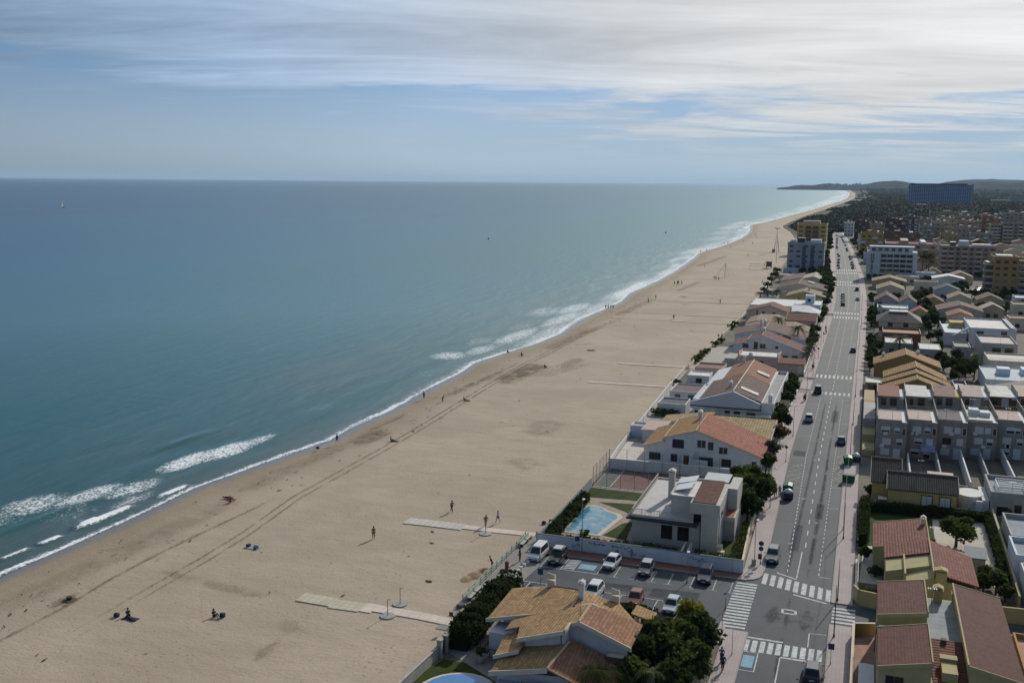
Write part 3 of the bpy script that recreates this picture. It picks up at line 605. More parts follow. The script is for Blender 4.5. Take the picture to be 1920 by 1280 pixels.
# ------------------------------------------------------------------ building kit
def window(par,face,u,z,w,h,f0,style='d'):
    """face S (y=f0, looks at the camera), N, E (x=f0), W"""
    fr=mb(); t=.16 if style=='o' else .07; pr=.05
    col={'d':DARKM,'w':WHITE,'s':WHITE,'b':BROWNW,'o':BROWNW}[style]; pane=SHUT if style in 's' else GLASS
    if style=='o': pane=SHUT
    def bb(b,u0,u1,z0,z1,o0,o1):
        if face=='S': b.box(u0,f0-o1,z0,u1,f0-o0,z1)
        elif face=='N': b.box(u0,f0+o0,z0,u1,f0+o1,z1)
        elif face=='E': b.box(f0+o0,u0,z0,f0+o1,u1,z1)
        else: b.box(f0-o1,u0,z0,f0-o0,u1,z1)
    a,c=u-w/2,u+w/2
    bb(fr,a-t,a,z,z+h,0,pr); bb(fr,c,c+t,z,z+h,0,pr); bb(fr,a-t,c+t,z-t,z,0,pr+.05); bb(fr,a-t,c+t,z+h,z+h+t,0,pr)
    if w>1 and style!='s': bb(fr,u-.03,u+.03,z,z+h,0,pr-.01)
    o=fr.build('window',col,par)
    half=style=='s' and (int(u*7+z*3)%3==0)
    if half: g_=mb(); bb(g_,a,c,z,z+h*.45,0,.022); gg=g_.build('pane',GLASS,par); gg.parent=o
    p=mb(); bb(p,a,c,z+(h*.45 if half else 0),z+h,0,.025); q_=p.build('pane' if pane is GLASS else 'shutter',pane,par); q_.parent=o
    return o
def wins(par,face,f0,lst):
    for it in lst:
        u,z,w,h=it[:4]; window(par,face,u,z,w,h,f0,it[4] if len(it)>4 else 'd')
def door(par,face,f0,u,w=1.,h=2.1,z=0,mat=None):
    b=mb()
    if face=='S': b.box(u-w/2,f0-.06,z,u+w/2,f0,z+h)
    elif face=='W': b.box(f0-.06,u-w/2,z,f0,u+w/2,z+h)
    else: b.box(f0,u-w/2,z,f0+.06,u+w/2,z+h)
    return b.build('door',mat or WOOD,par)
def chimney(par,x,y,z0,z1,s=.55,mat=None,sy=None):
    sy=sy or s
    b=mb(); b.box(x-s/2,y-sy/2,z0,x+s/2,y+sy/2,z1); b.box(x-s/2-.1,y-sy/2-.1,z1,x+s/2+.1,y+sy/2+.1,z1+.1)
    for dx in (-1,1):
        for dy in (-1,1): b.box(x+dx*(s/2-.08)-.06,y+dy*(sy/2-.08)-.06,z1+.1,x+dx*(s/2-.08)+.06,y+dy*(sy/2-.08)+.06,z1+.35)
    b.extr([(x-s/2-.12,z1+.35),(x+s/2+.12,z1+.35),(x,z1+.6)],y-sy/2-.1,y+sy/2+.1)
    return b.build('chimney',mat or WHITE,par)
def gwall(par,x0,x1,y0,y1,prof,mat,axis='y',z0=0,nm='wall'):
    """prof: list of (u,z) along the top from left to right"""
    b=mb()
    if axis=='y': b.extr([(x0,z0),(x1,z0)]+prof[::-1],y0,y1,'y')
    else: b.extr([(y0,z0),(y1,z0)]+prof[::-1],x0,x1,'x')
    return b.build(nm,mat,par)
def groof(par,prof,a0,a1,mat,axis='y',ov=.35,th=.16,nm='roof',verge=CREAM,oa=.25,tz=.03):
    """roof slabs over profile; ridge caps and verge strips are sub-parts"""
    b=mb(); n=len(prof); v=[mb(),mb()]; rds=[]
    for i in range(n-1):
        (u0,z0),(u1,z1)=prof[i],prof[i+1]; s=(z1-z0)/(u1-u0) if abs(u1-u0)>1e-6 else 0
        if abs(u1-u0)<.05: continue
        if i==0: z0-=s*ov; u0-=ov
        if i==n-2: z1+=s*ov; u1+=ov
        P=[(u0,a0-oa,z0+th+tz),(u1,a0-oa,z1+th+tz),(u1,a1+oa,z1+th+tz),(u0,a1+oa,z0+th+tz)]
        if axis=='x': P=[(y_,x_,z_) for x_,y_,z_ in P][::-1]
        b.slab(P,th)
        if verge:
            for vi,a in enumerate((a0-oa-.09,a1+oa)):
                Q=[(u0,a,z0+th+tz+.05),(u1,a,z1+th+tz+.05),(u1,a+.09,z1+th+tz+.05),(u0,a+.09,z0+th+tz+.05)]
                if axis=='x': Q=[(y_,x_,z_) for x_,y_,z_ in Q][::-1]
                v[vi].slab(Q,th+.12)
    for (u,z) in prof[1:-1]:
        p0,p1=(u,a0-oa,z+th+tz),(u,a1+oa,z+th+tz)
        if axis=='x': p0,p1=(p0[1],p0[0],p0[2]),(p1[1],p1[0],p1[2])
        rd=mb(); rd.tube(p0,p1,.13,.13,6); rds.append(rd)
    o=b.build(nm,mat,par)
    for q_ in v:
        if q_.v: c=q_.build('verge',verge,par); c.parent=o
    if verge:
        for rd in rds: c=rd.build('ridge_cap',RIDGE,par); c.parent=o
    return o
RIDGE=paint((.46,.34,.23),.9,.2,2.)
def flat(par,x0,x1,y0,y1,z0,z1,wall,roof=None,ph=.6,t=.2,nm='wall'):
    FP.append((x0,x1,y0,y1)); b=mb(); b.box(x0,y0,z0,x1,y1,z1); o=b.build(nm,wall,par)
    if ph:
        b=mb(); zt=z1+ph; e=.02
        b.box(x0-e,y0-e,z1-.1,x1+e,y0+t,zt); b.box(x0-e,y1-t,z1-.1,x1+e,y1+e,zt); b.box(x0-e,y0+t,z1-.1,x0+t,y1-t,zt); b.box(x1-t,y0+t,z1-.1,x1+e,y1-t,zt)
        b.build('parapet',wall,par)
    b=mb(); b.box(x0+t,y0+t,z1-.05,x1-t,y1-t,z1+.05); b.build('roof',roof or WROOF,par)
    return o
def rail(par,pts,z,h=1.,sp=.35,mat=None,nm='railing',r=.03):
    """balustrade along pts"""
    b=mb(); pts=[Vector((*p_,z)) for p_ in pts]
    for a,c in zip(pts,pts[1:]):
        n=max(1,int((c-a).length/sp)); 
        b.tube(a+zz*h,c+zz*h,r*1.6,None,5); b.tube(a+zz*.12,c+zz*.12,r,None,5)
        for i in range(n+1):
            p_=a.lerp(c,i/n); b.tube(p_,p_+zz*h,r*(1.8 if i%6==0 else 1),None,5)
    return b.build(nm,mat or METAL,par)
def wallthing(name,label,cat,pts,h,t,mat,z=0,cap=None,group=None,capmat=None):
    """free-standing wall along pts; a mesh with an optional coping part"""
    th_=thing(name,label,cat,(pts[0][0],pts[0][1],z),0,group); b=mb(); c=mb()
    for (x0,y0),(x1,y1) in zip(pts,pts[1:]):
        d=Vector((x1-x0,y1-y0,0)); d.normalize(); n=Vector((-d.y,d.x,0))*t/2
        P=lambda k:[(x0-n.x*k,y0-n.y*k),(x1-n.x*k,y1-n.y*k),(x1+n.x*k,y1+n.y*k),(x0+n.x*k,y0+n.y*k)]
        b.prism(P(1),z,z+h); c.prism(P(1.35),z+h,z+h+(cap or .06))
    b.build('wall_body',mat,th_); 
    c.build('coping',capmat or mat,th_); return th_
def house(name,label,x0,x1,y0,y1,prof,wall,roof,W=(),E=(),Wf=(),axis='y',z0=0,ch=(),cat='house',ov=.35,verge=CREAM,dr=()):
    FP.append((x0,x1,y0,y1))
    """generic pitched house, prof in absolute u along the span axis"""
    t=thing(name,label,cat,(x0,y0,0))
    gwall(t,x0,x1,y0,y1,prof,wall,axis,z0)
    a0,a1=(y0,y1) if axis=='y' else (x0,x1)
    groof(t,prof,a0,a1,roof,axis,ov,verge=verge)
    wins(t,'S',y0,W); wins(t,'E',x1,E); wins(t,'W',x0,Wf)
    for d in dr: door(t,*d)
    for c in ch: chimney(t,*c)
    return t
def lawn(pts,z=.03,label=None):
    m=GRASS; b=mb(); b.prism(pts,-.05,z); o=b.build('lawn',m,kind='structure'); return o
def grass_mat():
    m,t,b=newmat('grass'); t=NT(t); p=t.pos(); n=t.noise(p,.5,5,.6); n2=t.noise(p,7,4,.7)
    c=t.mix(t.rng(n,.3,.7),(.030,.050,.010),(.062,.082,.018)); t.link(t.mix(t.m('MULTIPLY',n2,.6),c,(.022,.036,.008)),b.inputs['Base Color']); b.inputs['Roughness'].default_value=.9
    b.inputs['Specular IOR Level'].default_value=.1; t.bump(n2,.8,.06,b); return m
GRASS=grass_mat()
def paved(pts,mat,z=.035,nm='patio'): b=mb(); b.prism(pts,-.05,z); return b.build(nm,mat,kind='structure')
def pool_mat():
    m,t,b=newmat('pool_water'); t=NT(t); p=t.pos(); n=t.noise(p,.5,4,.6,.8); n2=t.noise(p,3.,3,.5)
    t.link(t.mix(t.rng(n,.42,.66),(.05,.22,.36),(.22,.36,.38)),b.inputs['Base Color']); b.inputs['Roughness'].default_value=.08; t.bump(n2,.2,.03,b); return m
POOL=pool_mat()
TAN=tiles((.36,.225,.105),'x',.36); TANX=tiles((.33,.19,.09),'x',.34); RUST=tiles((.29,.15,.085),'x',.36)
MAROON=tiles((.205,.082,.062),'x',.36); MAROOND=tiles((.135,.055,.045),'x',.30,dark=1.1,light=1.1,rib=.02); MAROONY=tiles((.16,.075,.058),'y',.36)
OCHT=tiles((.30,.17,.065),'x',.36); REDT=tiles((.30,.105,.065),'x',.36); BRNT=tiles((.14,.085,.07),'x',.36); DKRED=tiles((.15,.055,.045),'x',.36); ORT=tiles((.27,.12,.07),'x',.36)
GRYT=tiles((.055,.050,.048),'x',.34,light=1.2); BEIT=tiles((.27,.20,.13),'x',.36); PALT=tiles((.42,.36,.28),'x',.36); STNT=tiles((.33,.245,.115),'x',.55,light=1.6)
# ================================================================== A: terracotta-tan villa in the foreground
t=thing('beach_villa','tan-tiled white villa with staggered hip roofs, beside the small oval pool in the foreground','house',(-34,92,0))
def rs(par,pts,mat,th=.22,nm='roof'): b=mb(); b.slab(pts,th); return b.build(nm,mat,par)
WB=paint((.50,.50,.53),.85,.14,.5)
# upper volume
gwall(t,-31.6,-27.6,95.6,101.5,[(-31.6,4.9),(-27.6,6.4)],WB); gwall(t,-27.6,-21.3,97.4,102.6,[(-27.6,6.5),(-26.2,6.9),(-21.3,5.05)],WB)
gwall(t,-27.7,-27.2,95.6,97.5,[(-27.7,6.3),(-27.2,6.5)],WB)
r=rs(t,[(-32.3,95.1,5.05),(-27.2,95.1,6.75),(-27.2,97.0,6.75),(-26.2,97.0,7.1),(-26.2,101.9,7.1),(-35,101.9,4.1),(-34.9,98.7,4.1),(-33.2,98.7,4.75)],TAN,.2)
rs(t,[(-26.15,97.0,7.1),(-20.7,97.0,5.1),(-20.7,103.0,5.1),(-26.15,101.9,7.1)],RUST,.2)
b=mb(); b.tube((-26.17,96.95,7.14),(-26.17,101.9,7.14),.13,None,7); b.tube((-27.2,95.1,6.8),(-27.2,97.0,6.8),.1,None,6); b.build('ridge_cap',RIDGE,t).parent=r
b=mb(); b.slab([(-32.4,95.0,5.12),(-27.1,95.0,6.82),(-27.1,95.12,6.82),(-32.4,95.12,5.12)],.45); b.slab([(-27.15,95.0,6.85),(-27.03,95.0,6.85),(-27.03,97.0,6.85),(-27.15,97.0,6.85)],.4); b.slab([(-27.1,96.9,6.8),(-26.15,96.9,7.15),(-26.15,97.02,7.15),(-27.1,97.02,6.8)],.4); b.slab([(-26.15,96.9,7.15),(-20.6,96.9,5.12),(-20.6,97.02,5.12),(-26.15,97.02,7.15)],.45); b.build('fascia',CREAM,t)
# left lower slope and ground floor
gwall(t,-33.6,-26,93.5,101.8,[(-33.6,3.3),(-26,3.3)],WB); gwall(t,-33.4,-21.2,92.2,97.6,[(-33.4,2.7),(-26.8,3.2),(-21.2,2.6)],WB)
rs(t,[(-34.3,93.7,3.45),(-31.6,93.7,4.5),(-31.6,98.75,4.5),(-34.9,98.75,3.6)],TAN,.2)
rs(t,[(-33.9,91.3,2.95),(-27.8,91.3,4.3),(-26.9,95.7,5.2),(-33.6,95.7,3.65)],TAN,.2)
rs(t,[(-27.78,91.3,4.3),(-24.0,91.3,2.9),(-20.6,94.0,2.6),(-20.6,97.4,2.75),(-26.85,96.6,5.2)],RUST,.2)
b=mb(); b.tube((-27.8,91.25,4.34),(-26.9,96.0,5.24),.12,None,7); b.build('ridge_cap',RIDGE,t); b=mb(); b.tube((-27.8,91.25,4.34),(-24,91.2,2.94),.1,None,6); b.build('ridge_cap',RIDGE,t)
b=mb(); b.slab([(-34,91.18,3.02),(-27.8,91.18,4.36),(-27.8,91.3,4.36),(-34,91.3,3.02)],.5); b.build('fascia',CREAM,t); b=mb(); b.slab([(-34.4,93.58,3.55),(-31.6,93.58,4.6),(-31.6,93.7,4.6),(-34.4,93.7,3.55)],.4); b.build('fascia',CREAM,t)
gwall(t,-33.2,-25,88.5,92.3,[(-33.2,1.9),(-25,1.9)],WB,nm='wall')
rs(t,[(-29.5,88.5,1.9),(-24,88.5,1.95),(-24,91.1,2.6),(-30.5,91.1,2.6)],TANX,.18)
# back wing
gwall(t,-36.6,-25.2,103.0,106.8,[(-36.6,3.4),(-28.6,5.7),(-25.2,4.6)],WB); gwall(t,-36.6,-33.6,106.8,109.6,[(-36.6,3.3),(-33.6,4.1)],WB)
rs(t,[(-38.2,101.9,3.5),(-32.8,101.9,4.9),(-32.3,102.0,5.0),(-28.6,102.0,6.15),(-28.6,107.4,6.15),(-33.6,110.7,4.7),(-38.4,111.2,3.5)],TAN,.2)
rs(t,[(-28.5,103.1,6.1),(-21.8,102.9,4.1),(-21.6,105.2,4.0),(-24.4,108.2,4.75),(-28.5,107.4,6.1)],TAN,.2)
b=mb(); b.slab([(-38.3,101.8,3.58),(-32.4,101.8,5.02),(-32.4,101.92,5.02),(-38.3,101.92,3.58)],.45); b.build('fascia',CREAM,t); b=mb(); b.tube((-28.55,102,6.2),(-28.55,107.4,6.2),.13,None,6); b.tube((-33.6,110.7,4.75),(-28.6,107.4,6.2),.12,None,6); b.build('ridge_cap',RIDGE,t)
gwall(t,-37.2,-34.4,100.0,103.1,[(-37.2,2.9),(-34.4,2.9)],WB)
chimney(t,-28.2,105.4,5.4,7.6,.6,WB); 
def potch(par,x,y,z):
    b=mb(); b.box(x-.45,y-.3,z-1.2,x+.45,y+.3,z); b.tube((x-.4,y,z+.35),(x+.45,y,z+.45),.3,.3,10); b.tube((x-.5,y,z+.75),(x+.1,y,z+.6),.16,.16,8)
    return b.build('chimney',CREAM,par)
potch(t,-33.2,110.3,5.6); potch(t,-25.0,108.4,5.6)
b=mb(); b.box(-22.9,96.5,0,-21.4,97.35,4.1); b.build('brick_pier',BROWNW,t); b=mb(); b.box(-23.0,96.4,4.1,-21.3,97.35,4.22); b.build('pier_cap',CREAM,t)
wins(t,'S',95.6,()); wins(t,'E',-21.3,[(100,3,1.2,1.2,'b'),(98.4,.9,1,1.6,'b')]); wins(t,'S',88.5,[(-31,.4,1.2,1.1,'d'),(-27.5,.4,1.4,1.1,'d')]); wins(t,'W',-33.6,[(97,.8,1.6,1.6,'d')]) 
# terrace, fence and planter
paved([(-42.0,99.6),(-33.6,94.2),(-33.6,103),(-38.5,112),(-41.0,114)],GREYP)
lawn([(-43.0,86),(-30,86),(-33.8,93.9),(-36.6,97.6),(-41.6,97.7),(-42.4,95)])
f=thing('terrace_fence','low black metal fence round the villa terrace beside the hedge','fence',(-38.6,99.6,0)); rail(f,[(-38.2,106.8),(-38.6,99.8),(-35.4,99.6)],.03,1.,.5,DARKM)
b=mb(); b.lathe([(.45,0),(.6,.35),(.7,.7),(.62,.72),(.55,.6)],(-37.6,98.6,.03)); pt=thing('planter','round stone planter with a dark shrub on the villa terrace','planter',(-37.6,98.6,0)); b.build('pot',STONE,pt)
PLANTER=pt
t=thing('oval_pool','rounded blue swimming pool with a pale rim on the foreground lawn','swimming pool',(-36.6,91.5,0))
oc=[(-37.4+4.0*math.cos(R(a)),90.6+4.6*math.sin(R(a))) for a in range(0,360,15)]
b=mb(); b.prism([(-37.4+4.35*math.cos(R(a)),90.6+4.95*math.sin(R(a))) for a in range(0,360,15)],-.3,.12); b.build('rim',CREAM,t); b=mb(); b.prism(oc,-.1,.135); b.build('water',gloss((.05,.22,.50),.06),t)
# small tiled gateway, garden walls
t=thing('gate_canopy','small tan-tiled canopy behind the villa, next to the silver car','canopy',(-22.3,111,0))
rs(t,[(-23.5,109.9,3.1),(-21.0,109.7,2.6),(-20.9,112.2,2.6),(-23.4,112.6,3.1)],TAN,.2); b=mb(); b.box(-23.2,110.2,0,-22.8,112.2,2.85); b.box(-21.6,110.2,0,-21.3,112,2.5); b.build('wall',CREAM,t)
wallthing('beach_wall','low grey-white wall running from the lawn up along the hedge','wall',[(-43.1,70),(-42.9,88),(-42.4,97.9)],1.3,.25,STONE)
wallthing('hedge_wall','grey wall between the promenade and the tall dark hedge','wall',[(-42.3,99.6),(-42.9,106),(-43.2,112),(-42.6,117.6),(-41.3,118.9)],.9,.25,STONE)
for i,(x,y) in enumerate(((-42.25,98.0),(-42.15,99.4))):
    b=mb(); b.box(x-.25,y-.25,0,x+.25,y+.25,2.0); b.box(x-.33,y-.33,2.0,x+.33,y+.33,2.12); tag(b.build('gate_post',STONE),['stone gate post at the end of the low beach wall','stone gate post at the foot of the dark hedge'][i],'gate post')
b=mb(); b.box(-42.25,98.27,.1,-42.15,99.13,1.9); tag(b.build('garden_gate',DARKM),'dark garden gate between the two stone posts on the beach side','gate')
# ================================================================== B: modern villa and its grounds
t=wallthing('graffiti_wall','long white wall with blue and black scribbles behind the parking lot','wall',[(-43.0,135.1),(-28,135.1),(-13.6,134.6)],1.9,.25,BLUEW,capmat=paint((.10,.12,.14),.8,.2,1.))
def scrib(par,x,z,w,h,mat,seed,y=134.93,sl=0):
    q=random.Random(seed); b=mb(); p_=[(x,z)]
    n=int(w*5)
    for i in range(n): p_.append((x+w*(i+1)/n+q.uniform(-.25,.2),z+q.uniform(-h/2,h/2)))
    b.path([(a,y-.02+sl*(a+28),c) for a,c in p_],.035,4); b.build('graffiti',mat,par)
INK=paint((.03,.035,.05),.8); INKB=paint((.05,.08,.17),.8)
scrib(t,-35.2,1.5,2.6,.4,INK,1); scrib(t,-32.0,1.45,2.8,.4,INK,2); scrib(t,-29.6,.95,1.2,1.5,INKB,3); scrib(t,-27.9,.6,.8,.7,INKB,33); scrib(t,-37.6,1.,1.2,.8,INKB,4); scrib(t,-21.0,1.2,2.6,.8,INKB,5,134.84,-.035); scrib(t,-31.4,.7,.7,1.1,INK,6)
wallthing('sea_side_wall','white wall between the pool garden and the sand','wall',[(-43.0,135.3),(-43.0,150),(-43.1,166)],1.4,.25,paint((.30,.33,.34),.85,.15,.6),capmat=paint((.13,.15,.16),.8,.2,1.))
wallthing('court_wall','white wall between the tennis court and the brown-and-red roofed house','wall',[(-43.2,178.6),(-30,178.9),(-15.4,179.3)],1.9,.25,WHITE)
wallthing('pavement_wall','low cream garden wall of the modern villa along the pavement','wall',[(-13.9,135.2),(-14.6,150),(-14.9,178.8)],1.1,.2,CREAM)
paved([(-42.8,135.4),(-13.9,135.2),(-14.9,178.5),(-42.9,178.4)],paint((.33,.27,.22),.9,.2,.8),.02)
lawn([(-42.5,160.2),(-43.0,165.6),(-33.4,165.4),(-32.9,161.2)],.06); lawn([(-39.6,158.2),(-32.2,159.4),(-32.0,151.9),(-34.2,154.6),(-37,156.6)],.06); lawn([(-35.1,142.8),(-31.4,141.9),(-32.2,150.4),(-33.6,149)],.06); lawn([(-18.2,139),(-14.6,139),(-15.0,146.6),(-18.0,146.6)],.06)
t=thing('garden_pool','blue free-form swimming pool with a cream surround between the lawns','swimming pool',(-37.5,149,0))
pp=[(-40.9,142.6),(-36,142.7),(-35.6,146),(-35.2,149.5),(-34.9,151.4),(-35.6,152.9),(-37.4,153.7),(-38.2,154.9),(-39.6,155.7),(-40.7,155.2),(-41.0,153)]
cx_,cy_=-38,149; b=mb(); b.prism([(x+(x-cx_)*.16+(.3 if x>cx_ else -.1),y+(y-cy_)*.09) for x,y in pp],-.2,.10); b.build('surround',paint((.55,.48,.40),.9,.12,1.),t); b=mb(); b.prism(pp,-.1,.115); b.build('water',POOL,t)
t=thing('tennis_court','dull red tennis court with a green-grey margin, beside the sand','tennis court',(-37.5,172,0))
b=mb(); b.box(-42.7,166.3,-.05,-33.0,178.3,.05); b.build('margin',paint((.115,.125,.105),.95,.2,.8),t); b=mb(); b.box(-40.0,166.9,.05,-31.2,178.1,.062); b.build('court_surface',paint((.16,.095,.08),.95,.2,.8),t)
b=mb(); ln(b,-40,166.9,-40,178.1,.12,.07); ln(b,-42.5,166.5,-33.2,166.4,.2,.075); b.build('court_lines',PW,t)
def netfence(name,label,pts,h,sp=2.2):
    t=thing(name,label,'fence',(pts[0][0],pts[0][1],0)); m=mb()
    for (x0,y0),(x1,y1) in zip(pts,pts[1:]):
        n=max(1,round(math.hypot(x1-x0,y1-y0)/sp))
        for i in range(n+1):
            x,y=lerp(x0,x1,i/n),lerp(y0,y1,i/n); b=mb(); b.tube((x,y,0),(x,y,h),.05,.05,6); b.build('post',METAL,t)
        for z in (.3,h/2,h-.05): m.tube((x0,y0,z),(x1,y1,z),.018,None,4)
        L_=math.hypot(x1-x0,y1-y0); k=int(L_/.5)
        for i in range(k): x,y=lerp(x0,x1,i/k),lerp(y0,y1,i/k); m.tube((x,y,.2),(x,y,h),.007,None,3)
    m.build('netting',METAL,t); return t
netfence('court_fence','tall grey netting fence on posts round the sea side of the tennis court',[(-33.2,166.4),(-42.9,166.5),(-43,178.4)],3.6)
netfence('court_back_fence','tall thin netting fence above the white wall behind the tennis court',[(-42.9,178.2),(-30,178.5),(-16,178.9)],3.8,3.4)
t=thing('modern_villa','cream modern villa with a white roof terrace and a small red-tiled tower','villa',(-31,140,0))
CR=paint((.50,.47,.42),.85,.12,.5)
b=mb(); b.box(-30.6,142.2,0,-20.7,160.5,3.9); b.build('wall',CR,t)
b=mb(); b.slab([(-31.3,141.0,3.95),(-20.9,140.4,3.95),(-20.9,161.2,3.95),(-31.3,161.2,3.95)],.3); b.build('eaves',paint((.035,.042,.055),.7,.2,1.),t)
b=mb(); b.box(-30.5,141.6,3.95,-21.7,160.8,4.25); b.build('roof_terrace',paint((.50,.48,.47),.85,.12,.7),t)
b=mb(); b.box(-30.7,141.4,4.0,-30.45,160.9,4.5); b.box(-30.7,160.7,4.0,-21.6,160.95,4.5); b.box(-30.45,141.4,3.97,-21.6,141.62,4.35); b.build('terrace_edge',CR,t)
rail(t,[(-30.5,160.7),(-30.5,141.5),(-21.9,141.5),(-21.6,143.4)],4.2,.95,.22,CR,r=.035)
b=mb(); b.box(-25.3,144.0,4.2,-21.9,152.5,7.0); b.build('wall',CR,t); b=mb(); b.box(-25.45,143.85,7.0,-21.9,152.6,7.12); b.build('roof',WROOF,t)
b=mb(); b.box(-25.45,152.4,7.12,-18.7,152.65,7.4); b.box(-25.45,143.9,7.12,-25.25,152.4,7.25); b.build('parapet',CR,t)
b=mb(); b.slab([(-25.1,145.4,7.35),(-22.6,145.4,8.0),(-22.6,148.6,8.0),(-25.1,148.6,7.35)],.1); b.slab([(-25.3,148.9,7.4),(-22.5,148.9,8.1),(-22.5,152,8.1),(-25.3,152,7.4)],.1); b.build('roof_panel',gloss((.62,.63,.66),.5),t)
b=mb(); b.box(-21.9,142.6,0,-18.0,152.4,6.5); b.build('tower_wall',CR,t)
b=mb(); b.box(-22.1,141.4,5.4,-17.9,152.6,7.0); b.build('tower_parapet',CR,t); b=mb(); b.slab([(-21.85,141.6,7.08),(-18.5,141.6,7.08),(-18.5,151.3,7.6),(-21.85,151.3,7.6)],.14); b.build('tower_roof',tiles((.13,.06,.045),'y',.3),t)
b=mb(); b.box(-20.5,141.6,0,-18.1,142.62,5.45); b.build('front_pier',CR,t)
b=mb(); b.box(-18.0,147.0,0,-16.4,154.8,3.3); b.box(-17.9,149.9,3.3,-16.5,156.4,7.1); b.build('wing_wall',CR,t)
b=mb(); b.box(-18.05,146.2,3.3,-16.3,149.8,3.9); b.build('balcony',CR,t); b=mb(); b.box(-17.9,146.4,3.9,-16.5,149.8,3.93); b.build('balcony_floor',paint((.27,.09,.05),.8,.2,1.),t)
chimney(t,-26.6,151.6,4.2,8.2,.9,CR,1.0)
b=mb(); b.box(-22.0,152.8,7.0,-18.2,157.5,7.15); b.build('glass_canopy',gloss((.40,.44,.46),.35),t)
wins(t,'S',142.2,[(-25.5,1.0,1.5,1.9),(-23.1,1.0,1.5,1.9)]); wins(t,'S',142.6,[(-21.25,1.4,.9,2.0),(-21.25,3.9,1.0,1.5)]); wins(t,'E',-18.0,[(144.6,4.5,1.2,1.2)]); wins(t,'W',-30.6,[(147,.6,2.,2.2),(153,.6,2.,2.2)])
b=mb(); b.box(-18.2,141.4,0,-17.4,142.5,1.0); b.box(-18.0,140.6,0,-17.0,141.4,.5); b.box(-19.4,139.6,0,-17.,140.4,.25); tag(b.build('garden_steps',CREAM),'cream garden steps beside the small lawn of the modern villa','steps')
b=mb(); b.box(-22.4,136.2,0,-22.2,140.2,1.6); b.box(-21.6,136.2,0,-21.4,140.2,1.6); tag(b.build('ramp_walls',CR),'pair of thin cream ramp walls behind the long white wall','wall')
# ================================================================== C: brown and red roofed house
t=house('semi_detached_house','white two-storey house with one brown and one red roof half, behind the tennis court',-37.9,-16.6,184.6,199,[(-37.9,3.3),(-34.1,4.5),(-34.1,5.2),(-28.3,6.9),(-16.6,2.95)],WHITE,OCHT,
 W=[(-35.8,.9,2.,1.3),(-32.2,.9,1.1,1.3),(-31.5,3.5,2.,1.5),(-27.2,3.9,1.5,1.4,'w'),(-25.5,3.6,1.,1.5,'w'),(-23.2,3.1,1.5,1.2,'w'),(-22.6,.8,1.6,1.3),(-17.6,.9,.7,1.2)],E=[(190,.8,1.2,1.3)],ch=[(-29.2,195.5,6.2,8.0,.7)])
rs(t,[(-28.2,184.3,7.16),(-16.0,184.3,3.05),(-16.0,199.2,3.05),(-28.2,199.2,7.16)],REDT,.06,'red_roof')
door(t,'S',184.6,-29.9,1,2.2); door(t,'S',184.6,-26.3,2.6,2.2,0,DARKM)
b=mb(); b.extr([(183.0,0),(184.55,0),(184.55,2.9),(184.2,2.9)],-29.0,-28.4,'x'); b.add([(-29,180.8,0),(-29,184.4,2.6),(-29,184.4,2.9),(-29,180.4,.3),(-28.7,180.8,0),(-28.7,184.4,2.6),(-28.7,184.4,2.9),(-28.7,180.4,.3)],[(0,1,2,3),(4,7,6,5),(3,2,6,7),(0,4,5,1)]); b.box(-28.5,182.0,0,-25.6,182.15,2.2); b.build('outside_stair',WHITE,t)
paved([(-43.2,179),(-37.9,179),(-37.9,199),(-44.2,199)],paint((.55,.50,.46),.9,.12,.6),.12,'terrace'); paved([(-37.9,179.4),(-15.2,179.4),(-15.6,200),(-37.9,200)],STONE,.03)
wallthing('terrace_wall','low white wall of the paved seaside terrace above the tennis court','wall',[(-43.4,179.2),(-44.2,190),(-44.6,200)],1.0,.2,WHITE)
# stone-tiled bungalow behind C
t=house('stone_roof_house','low white house with mottled yellow stone-tile roof behind the red roof',-29.2,-16.4,200.6,214,[(200.6,2.3),(213.6,3.5),(214.0,3.4)],WHITE,STNT,W=[(-18.6,.2,1.2,1.9,'b')],E=[(205,.9,1.2,1.2)],axis='x',verge=WHITE)
t=house('sloping_roof_annex','narrow white annex with a mottled yellow roof rising away from the beach',-39.2,-29.4,209,215.5,[(-39.2,2.2),(-29.4,3.7)],WHITE,tiles((.36,.27,.14),'y',.5),W=[(-37.6,.6,1.,1.2)])
t=house('low_red_annex','little white beach annex with a pink terrace roof',-41.5,-37.5,200,208.5,[(-41.5,2.4),(-37.5,2.6)],WHITE,paint((.50,.36,.32),.9,.2,.8),W=())
# ================================================================== D: long white gable house
t=thing('white_gable_house','long white house with a broad blank gable under brown and orange roofs','house',(-35,221,0))
gwall(t,-34.9,-20.3,222,262,[(-34.9,4.7),(-26.2,7.4),(-20.3,5.2)],WHITE); LB=paint((.40,.44,.49),.85,.08,.4)
b=mb(); b.extr([(-35.3,3.9),(-20.4,4.0),(-20.4,5.15),(-26.2,7.55),(-35.3,4.65)],220.8,221.95); b.build('gable',LB,t)
b=mb(); b.box(-35.4,220.5,3.75,-20.3,221.9,3.88); b.build('fascia',paint((.05,.05,.055),.7),t)
groof(t,[(-33.4,5.2),(-26.2,7.45),(-20.4,5.3)],222.2,242.5,BRNT,ov=.1,verge=None,th=.14); groof(t,[(-31.2,5.9),(-26.2,7.5),(-20.6,5.4)],243,263,ORT,ov=.1,verge=None,th=.14)
b=mb(); b.tube((-26.2,221,7.72),(-26.2,263,7.72),.13,None,6); b.build('ridge_cap',CREAM,t)
b=mb(); b.slab([(-25.2,226,7.42),(-21.4,226,6.05),(-21.4,228.3,6.05),(-25.2,228.3,7.42)],.12); b.slab([(-24.0,249,7.1),(-21.2,249,6.1),(-21.2,251.5,6.1),(-24.0,251.5,7.1)],.14); b.build('skylight',WROOF,t)
